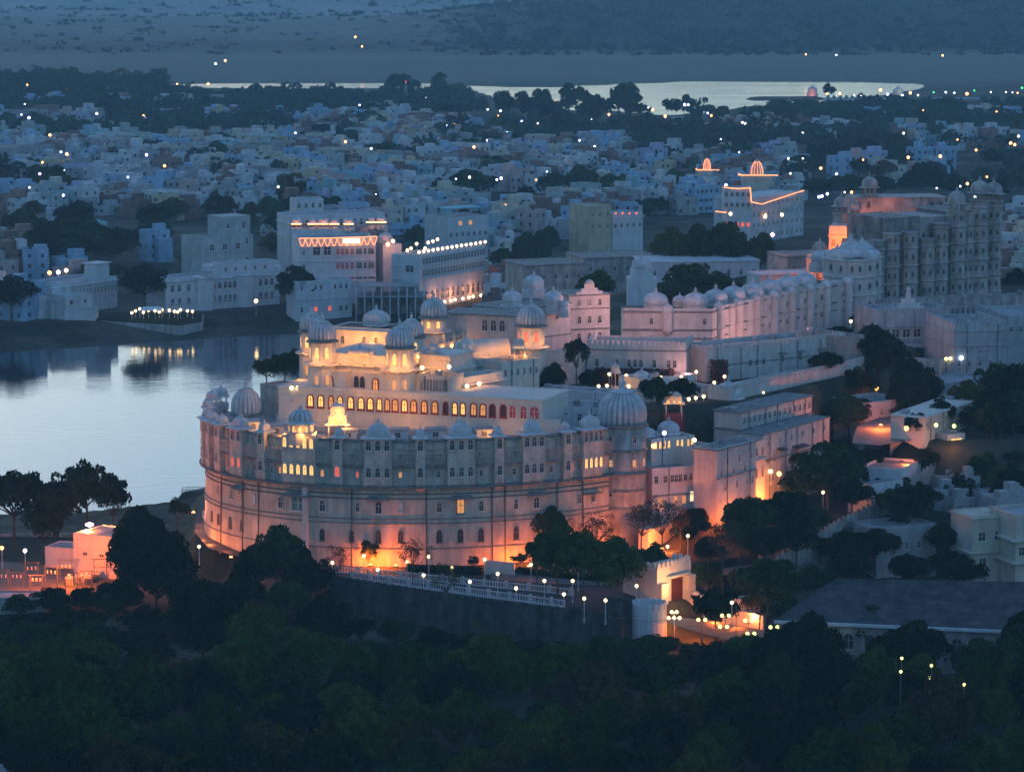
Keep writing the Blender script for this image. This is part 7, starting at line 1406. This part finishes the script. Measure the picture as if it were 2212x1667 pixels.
for k, (px, py, d, m) in enumerate(((1435, 935, 575, 'far_blue'), (1412, 963, 570, 'sodium'), (1500, 950, 572, 'globe'), (797 * 0 + 1746, 884, 628, 'globe'), (1893, 838, 645, 'sodium'), (1958, 925, 592, 'sodium'), (2022, 918, 592, 'globe_y'), (2061, 920, 605, 'globe_y'), (1838, 694, 700, 'globe'), (2044, 775, 668, 'globe_y'), (2053, 774, 668, 'globe'), (2077, 773, 668, 'white_l'), (1780, 757, 660, 'globe'), (970, 792, 574, 'globe'), (912, 794, 576, 'globe'), (1009, 834, 577, 'globe'), (1035, 829, 580, 'globe'), (630, 838, 580, 'globe'), (642, 838, 581, 'globe'), (1665, 1018, 588, 'globe'), (1683, 1023, 588, 'sodium'))):
    p = Yd(px, py, d); lb = ['bluish white spot lamp left of the terrace restaurant', 'orange lamp left edge of the terrace restaurant', 'pale round lamp right of the terrace restaurant', 'lamp at the right end of the long gallery', 'orange street lamp below the great tree', 'orange lamp at the foot of the tall dark tree', 'yellow lamp left on the barracks front', 'yellow lamp right on the barracks front', 'lone yellow lamp at the foot of the white bastion', 'yellow lamp leftmost on the buttressed wall', 'warm lamp in the middle of the buttressed wall', 'cool white lamp rightmost on the buttressed wall', 'warm lamp over the orange glowing bush', 'pink white lamp on the mast right of the hall', 'warm lamp on the panelled block corner', 'warm lamp left under the golden canopy wall', 'warm lamp right under the golden canopy wall', 'left warm lamp at the end of the arched range', 'right warm lamp at the end of the arched range', 'lamp right at the glowing doorway', 'small orange lamp right of the glowing doorway'][k]
    lamp_post(p[0], p[1], p[2] - 2.2, lb, None, 2.2, .38 if m != 'sodium' else .45, m)
# big floodlights and their glow
def flood(label, loc, P, c=ORANGE, r=.35, aim=None, spot=None, m='sodium'):
    t = T('floodlight', label, 'floodlight', loc); b = MB(); b.box(-.35, -.25, -.6, .35, .25, -.38); t.part('body', b, 'iron'); b = MB(); b.lathe([(.22, -.37), (.3, -.3), (.1, -.2)], 10); t.part('lens', b, m); point_light('flood_glow', (0, 0, .45), P, c, t.o, r)
p = G(800, 1224, 8.6); q_ = cp_pt(s_px(800)); flood('orange floodlight blazing on the wall behind the small bush tree', (q_[0], q_[1] - 3.0, 9.2), 1900, (1, .15, .008), .2)
for px_, P_, dd_ in ((832, 900, 2.4), (775, 500, 2.6), (1040, 350, 2.8), (1095, 1700, 2.6), (1128, 3600, 2.4), (1190, 500, 3.2), (1245, 600, 3.4), (1285, 1100, 3.4), (462, 900, 2.8), (482, 700, 2.8), (515, 260, 2.8)):
    w_ = cp_pt(s_px(px_)); point_light('wall_glow', (w_[0] + w_[2] * dd_, w_[1] + w_[3] * dd_, 9.6 if px_ < 560 else 8.9), P_ * .16 * .55 / (1 if P_ * .088 > 250 else 1.6 if P_ * .088 < 100 else 1) , (1, .19, .015) if px_ > 600 else (1, .25, .06), radius=.25)

q_ = cp_pt(s_px(855)); flood('second orange floodlight right of the blazing one', (q_[0], q_[1] - 3.4, 9.2), 700)
p = G(1142, 1228, 9); flood('orange floodlight at the corner of the lawn by the trio trees', (p[0], p[1] + 1, 9.6), 1300, (1, .18, .03))
flood('orange floodlight behind the bare trees right of the round tower', (Xat(1430, 560, 10), 559, 10.6), 4200, (1, .2, .03)); flood('orange floodlight at the far end of the flame lit wall', (Xat(1480, 568, 10), 566, 10.6), 3000, (1, .2, .03))
flood('orange floodlight below the dark silhouetted tree', (Xat(1556, 563, 13), 564, 13), 1500); flood('orange floodlight at the foot of the glowing doorway', (Xat(1668, 582, 14), 582, 14.0), 2600, (1, .26, .05)); flood('orange flood left of the recess bay', (Xat(1600, 570, 14), 570, 13.5), 900, (1, .24, .06))
point_light('street_glow', (Xat(470, 560, 11), 572, 11), 0.1, ORANGE)
flood('orange floodlight hidden at the left foot of the crescent', (Xat(425, 590, 11), 584, 12.5), 2200, (1, .30, .14)); flood('orange floodlight low on the road at the crescent left foot', (Xat(500, 556, 10), 555, 9.8), 1200, (1, .32, .16)); 
flood('orange flood in the upper court below the pink yard house', (Xat(1905, 610, 24), 612, 24.5), 3200); flood('orange floodlight in the bush on the garden path', (Xat(1774, 660, 30), 661, 30.6), 500)
for z_, x_ in ((0, 0),): tree_px(1768, 752, 782, 15, 'bare', 'light', 29.6, 'small glowing orange bush tree on the garden path', y=659.5)
# unseen point lights added to wash the scalloped wing in pink
for px, d, z, P in ((1590, 648, 33, 2400), (1690, 668, 33, 2000), (1440, 652, 43, 1100), (1340, 648, 43, 900), (1480, 626, 33, 260)): point_light('yard_glow', (Xat(px, d, z), d, z), P * 2.2, (1, .42, .38), radius=.6)
# ------------------------------------------------------------------ substation on the left
SB = Bld('lit_substation_house', 'blank flat roofed house glowing orange among switchgear', 'building', (160, 565), (262, 560), Zat(1150, 565), 4, 9, 'plaster_clean', 'roof', .3, corn=((Zat(1150, 565) - 2.3, .15),)); SB.row(Zat(1150, 565) - 3.6, [.25, .6], w=1.1, h=.6, kind='rect-glass-frame')
SB2 = Bld('low_orange_annex', 'low orange lit annex left of the blank house', 'building', (98, 572), (165, 570), Zat(1180, 572), 4, 6, 'plaster_clean', 'roof', .2)
sheet('yard', [(Xat(-60, 535, 4), 535), (Xat(300, 535, 4), 540), (Xat(270, 565, 4), 566), (Xat(-60, 580, 4), 580)], None, 'earth', .3)
t = T('lamp_mast', 'thin mast carrying an intense pink white floodlight over the blank house', 'lamp', (Xat(190, 568, 6), 571, 4)); zt = Zat(1133, 571); b = MB(); b.tube((0, 0, -1), (0, 0, zt - 4), .09); t.part('mast', b, 'iron'); b = MB(); b.v = []; b.lathe([(.2, -.35), (.75, -.1), (.75, .15), (.2, .4)], 12, (0, 0, zt - 4)); t.part('lamp', b, 'pinkflood')
point_light('mast_glow', (Xat(190, 568, 6), 567.5, zt - .5), 9000, (1, .25, .045), radius=.3); point_light('yard_glow', (Xat(150, 552, 6), 552, 9.5), 7000, (1, .18, .02), radius=.3); point_light('yard_glow', (Xat(70, 548, 6), 548, 8.5), 4200, (1, .12, .02), radius=.3)
for k in range(9):
    x = Xat(8 + k * 25, 552, 4); y = 550 + (k % 3) * 4; t = T('switchgear_frame', f'orange lit steel switchgear frame, {ordn[k + 1]} from the left in the substation', 'frame', (x, y, 3.6), rnd.uniform(-.2, .2), 'steel frames of the substation'); b = MB(); h = rnd.uniform(3, 5)
    for sx in (-1.1, 1.1):
        b.tube((sx, 0, 0), (sx, 0, h), .07, n=4)
        for q in range(4): b.tube((sx - .25, 0, h * q / 4), (sx + .25, 0, h * (q + 1) / 4), .03, n=3)
    b.tube((-1.5, 0, h), (1.5, 0, h), .08, n=4); b.tube((-1.5, 0, h * .7), (1.5, 0, h * .7), .05, n=4); t.part('frame', b, 'iron')
    for q in (-.7, 0, .7): b = MB(); b.lathe([(.05, h * .7), (.14, h * .7 + .15), (.06, h * .7 + .3), (.14, h * .7 + .45), (.05, h * .7 + .6)], 8, (q, 0, 0)); t.part('insulator', b, 'plaster_clean')
for k, (px, d) in enumerate(((150, 556), (172, 558), (190, 557), (208, 560))):
    t = T('transformer_tank', f'boxy orange lit transformer, {ordn[k + 1]} of four before the blank house', 'transformer', (Xat(px, d, 4), d, 3.8), group='transformers in the substation'); b = MB(); b.box(-.7, -.5, 0, .7, .5, 1.9); b.lathe([(.3, 1.9), (.3, 2.4)], 8, (0, 0, 0)); t.part('tank', b, 'whiteiron'); b = MB()
    for q in range(5): b.box(-.6 + q * .27, -.75, .3, -.5 + q * .27, -.51, 1.6)
    t.part('cooling_fins', b, 'iron')
for k, (px, py) in enumerate(((54, 1189), (4, 1183))): p = G(px, py, 8); lamp_post(p[0], p[1], 4, ['white lamp in the left of the substation yard', 'orange lamp cut by the left edge of the substation'][k], None, 4, .35, ['white_l', 'sodium'][k])
Bld('grey_yard_shed', 'flat grey shed below the substation at the left edge', 'shed', (-20, 533), (100, 533), 6.8, 2, 6, 'h_s', 'roof', .2); Bld('corner_house', 'pale blue flat roofed house cut by the lower left frame edge', 'house', (-60, 402), (34, 405), 12.0, 1, 8, 'limewash', 'roof', .3, corn=((10.2, .7),))
ext_wall('shore_wall', 'long low stone wall on the shore behind the substation', [(*G(-60, 1160, 4)[:2], 4.6), (*G(150, 1158, 4)[:2], 4.6), (*G(300, 1150, 4)[:2], 4.6)], 0, 1, .6, 'stone')
for k, px in enumerate((392, 399, 406, 413, 420, 427, 434, 441)): pass
pr_ = T('jetty', 'thin pole jetty in the lake beside the crescent foot', 'jetty', (Xat(392, 668, 0), 668, 0)); b = MB(); 
for k in range(9):
    for r_ in (0, 3): b.tube((k * .75, r_, -2), (k * .75, r_, 1.6), .06, n=4)
for r_ in (0, 3): b.tube((0, r_, 1.5), (6, r_, 1.5), .05, n=4); b.tube((0, r_, .7), (6, r_, .7), .04, n=4)
pr_.part('frame', b, 'iron')
# parked cars at the barracks gate
def car(x, y, z, a, label):
    o = empty('parked_car', (x, y, z), a, label, 'car', 'cars parked by the diagonal wall'); b = MB(); s = [(-2.1, .3), (2.1, .3), (2.15, .75), (1.2, .95), (.7, 1.45), (-1.2, 1.45), (-1.9, .95), (-2.15, .8)]
    n = len(s); b.add([(p, -.85, q) for p, q in s] + [(p, .85, q) for p, q in s], [tuple(range(n)), tuple(range(2 * n - 1, n - 1, -1))] + [(i, n + i, n + (i + 1) % n, (i + 1) % n) for i in range(n)]); b.build('body', 'carpaint', o)
    b = MB(); b.box(-1.15, -.87, 1.0, .8, .87, 1.36); b.build('windows', 'glass', o)
    for sx in (-1.35, 1.35):
        for sy in (-.8, .8): b = MB(); b.lathe([(.33, -.1), (.33, .1)], 12); b.v = [(p + sx, sy + r, q + .33) for p, q, r in b.v]; b.build('wheel', 'rubber', o)
for k, (px, d) in enumerate(((2002, 586), (2028, 590), (2046, 590))): car(Xat(px, d, 19), d, hz(Xat(px, d, 19), d) + .0, .35, ['leftmost white parked car above the diagonal wall', 'middle white parked car above the diagonal wall', 'rightmost white parked car by the yellow hut'][k])
# flying bird
b = MB(); b.add([(0, 0, 0), (.5, .1, .25), (.9, 0, .05), (.4, -.15, .2), (-.5, .1, .3), (-.95, 0, .1), (-.4, -.15, .2), (0, .3, 0), (0, -.35, -.05), (0, 0, .1)], [(0, 1, 2, 3), (0, 4, 5, 6), (7, 1, 3, 8), (8, 6, 4, 7)]); p = Yd(1696, 92, 500); tag(b.build('bird', 'birdfeather', None, p), 'small dark bird flying in front of the hills', 'bird')
# ------------------------------------------------------------------ lamps of the town
def z1(zx, zy): return (zx / 2.011 * .74, zy / 2.011 * .74)          # readings from three enlargements of the photo
def z2(zx, zy): return ((1000 + zx / 2.212) * .74, zy / 2.212 * .74)
def z3(zx, zy): return ((1900 + zx / 2.031) * .74, zy / 2.031 * .74)
L1 = 'w145,612 b170,692 o293,793 b358,893 o392,905 o705,883 o966,974 b942,1022 w375,997 w172,1102 b372,1147 w768,652 w907,714 w992,714 b1278,843 w1358,866 w1847,1047 o395,530 o160,500 w631,514 o2205,770 w2178,873 w415,1225 o1432,545 w568,668'.split()
L2 = 'w540,635 o716,673 o1010,750 o1165,635 o1380,656 o1340,660 w937,708 w1020,717 w992,796 w1085,809 b1158,785 b648,808 b672,815 o720,804 b728,882 o217,847 b935,907 w1155,940 b1530,908 o1720,740 o2003,710 o2083,752 w1925,791 o1940,898 o2124,1025 w2103,1036 w185,960 o848,950 w820,1145 o1250,1162 o1052,1326 w1063,857 r413,533'.split()
L3 = 'b200,622 b222,622 o12,652 o85,690 o358,686 o640,812 b411,823 b815,940 w901,940 o1258,948 o1007,998 w1101,1032 w827,1029 o1526,932 o1818,828 o1928,890 o2133,850 o2157,858 w2180,808 w1149,1140 o1190,1140 b1046,1150 b1014,1163 b997,1168 b888,1170 o680,1275 o774,1268 w649,1915 o1616,657 o2049,664 o1706,729 w1205,565 w1245,563 b1404,560 w1490,565 w1350,565 o1119,556 o1538,552 w1583,565 g1676,548 g1918,538 o1874,557 w2015,547 w2105,547 w2144,549 o2174,552 g2200,522 o1362,535 w523,903 o1716,925 w1748,548 w1799,552 o1043,556'.split()
FAR = 'o765,486 o895,488 o1040,494 o1222,493 o1322,335 w1265,345 o2086,218 o2125,274'.split(); FAR3 = 'o919,318 w1100,318 o1730,321'.split()
cm = {'w': ('far_white', 'white'), 'o': ('far_orange', 'orange'), 'b': ('far_blue', 'bluish white'), 'g': ('far_green', 'green'), 'r': ('far_red', 'red')}
def town_lamp(kind, px, py, farz=None):
    if py > 520 and px > 400: return
    hh = 9.5 if farz is None else farz; p = G(px, py, 8 + hh); 
    if p[1] > 5200: return
    x, y = p[0], p[1]; zg = hz(x, y)
    for _ in range(4): p = G(px, py, max(zg, 0) + hh); x, y = p[0], p[1]; zg = hz(x, y)
    r = .52 * (y / 1500) ** .8 * (1.15 if kind != 'w' else .9); r = min(r, 2.0) * (.6 + .6 * ((px * 7 + py * 13) % 10) / 10)
    m, n_ = cm[kind]; k = (m,); key = ('lamp', m)
    if key not in _lp:
        a = MB(); a.tube((0, 0, 0), (0, 0, 1), .09, n=5); b = MB(); b.lathe([(math.sin(q), -math.cos(q)) for q in [R(v) for v in (10, 50, 90, 130, 170)]], 10); _lp[key] = (a.mesh('post', ['iron']), b.mesh('bulb', [m]))
    o = empty('street_lamp', (x, y, max(zg, 0)), 0, f'{n_} street lamp, {where(px, py)}', 'street lamp', 'street lamps of the town'); link('post', _lp[key][0], o, (0, 0, 0), 0, (1, 1, hh)); link('bulb', _lp[key][1], o, (0, 0, hh), 0, (r, r, r))
for L_, f_ in ((L1, z1), (L2, z2), (L3, z3), (FAR, z1), (FAR3, z3)):
    for s_ in L_: a_, b_ = s_[1:].split(','); px, py = f_(float(a_), float(b_)); town_lamp(s_[0], px, py)
rl_ = random.Random(31)
for _ in range(55):
    px, py = rl_.uniform(20, 2190), rl_.uniform(225, 430)
    town_lamp(rl_.choice('wwob'), px, py)
for s_, px, py in (('b', 128, 628), ('b', 126, 587), ('w', 143, 585), ('o', 107, 590), ('b', 540, 580), ('o', 505, 579), ('w', 1204, 600)):
    pass
for k, (px, py, d, m, l) in enumerate(((128, 628, 960, 'white_l', 'bright bluish lamp on the bank at far left'), (126, 588, 985, 'white_l', 'bluish lamp over the orange lit shed'), (143, 584, 985, 'globe', 'pale lamp right of the orange lit shed'), (107, 589, 984, 'sodium', 'orange lamp at the end of the glowing shed'), (545, 580, 1000, 'white_l', 'cool white lamp behind the lakeside villa'), (505, 580, 1000, 'sodium', 'pinkish orange lamp behind the lakeside villa'), (565, 571, 1005, 'white_l', 'small white lamp top right behind the villa'), (1642, 525, 900, 'white_l', 'white lamp between trees left of the old palace'), (1653, 468, 1110, 'globe', 'left bright lamp at the foot of the corner hotel'), (1689, 464, 1118, 'globe', 'right bright lamp at the foot of the corner hotel'), (1578, 462, 1110, 'globe', 'white strip lamp below the corner hotel restaurant'), (849, 521, 990, 'far_warm', 'glowing white lamp of the small chapel roof'), (838, 528, 990, 'far_orange', 'orange lamp at the small chapel'), (553 - 0, 690 - 40, 955, 'globe', 'dim lamp at the water end of the villa'))):
    p = Yd(px, py, d); lamp_post(p[0], p[1], p[2] - 4, l, None, 4, .62, m)
CHP = Bld('small_chapel', 'small white shrine with pointed dome glowing orange between the two hotels', 'shrine', (828, 992), (868, 994), Zat(528, 992), 6, 8, 'limewash', 'roof', .4, base=6); CHP.dome(.3, .4, 2.2, .4, z=CHP.zt, sq=0, hgt=2.6); gl(848, 986, Zat(530, 986), 900, (1, .3, .15), .3)
# ------------------------------------------------------------------ haze
def haze(density, colr):
    m = bpy.data.materials.new('haze'); m.use_nodes = True; N = m.node_tree.nodes; N.clear()
    o = N.new("ShaderNodeOutputMaterial"); p = N.new("ShaderNodeVolumePrincipled")
    p.inputs['Color'].default_value = (*colr, 1); p.inputs['Density'].default_value = density; p.inputs['Anisotropy'].default_value = 0.0
    m.node_tree.links.new(p.outputs[0], o.inputs['Volume']); M['haze'] = m
    b = MB(); b.box(-3600, -150, -8, 3600, 9400, 420); tag(b.build('haze', 'haze'), kind='stuff', label='thin blue evening haze over the town and hills')
haze(0.000115, (.50, .83, .98))
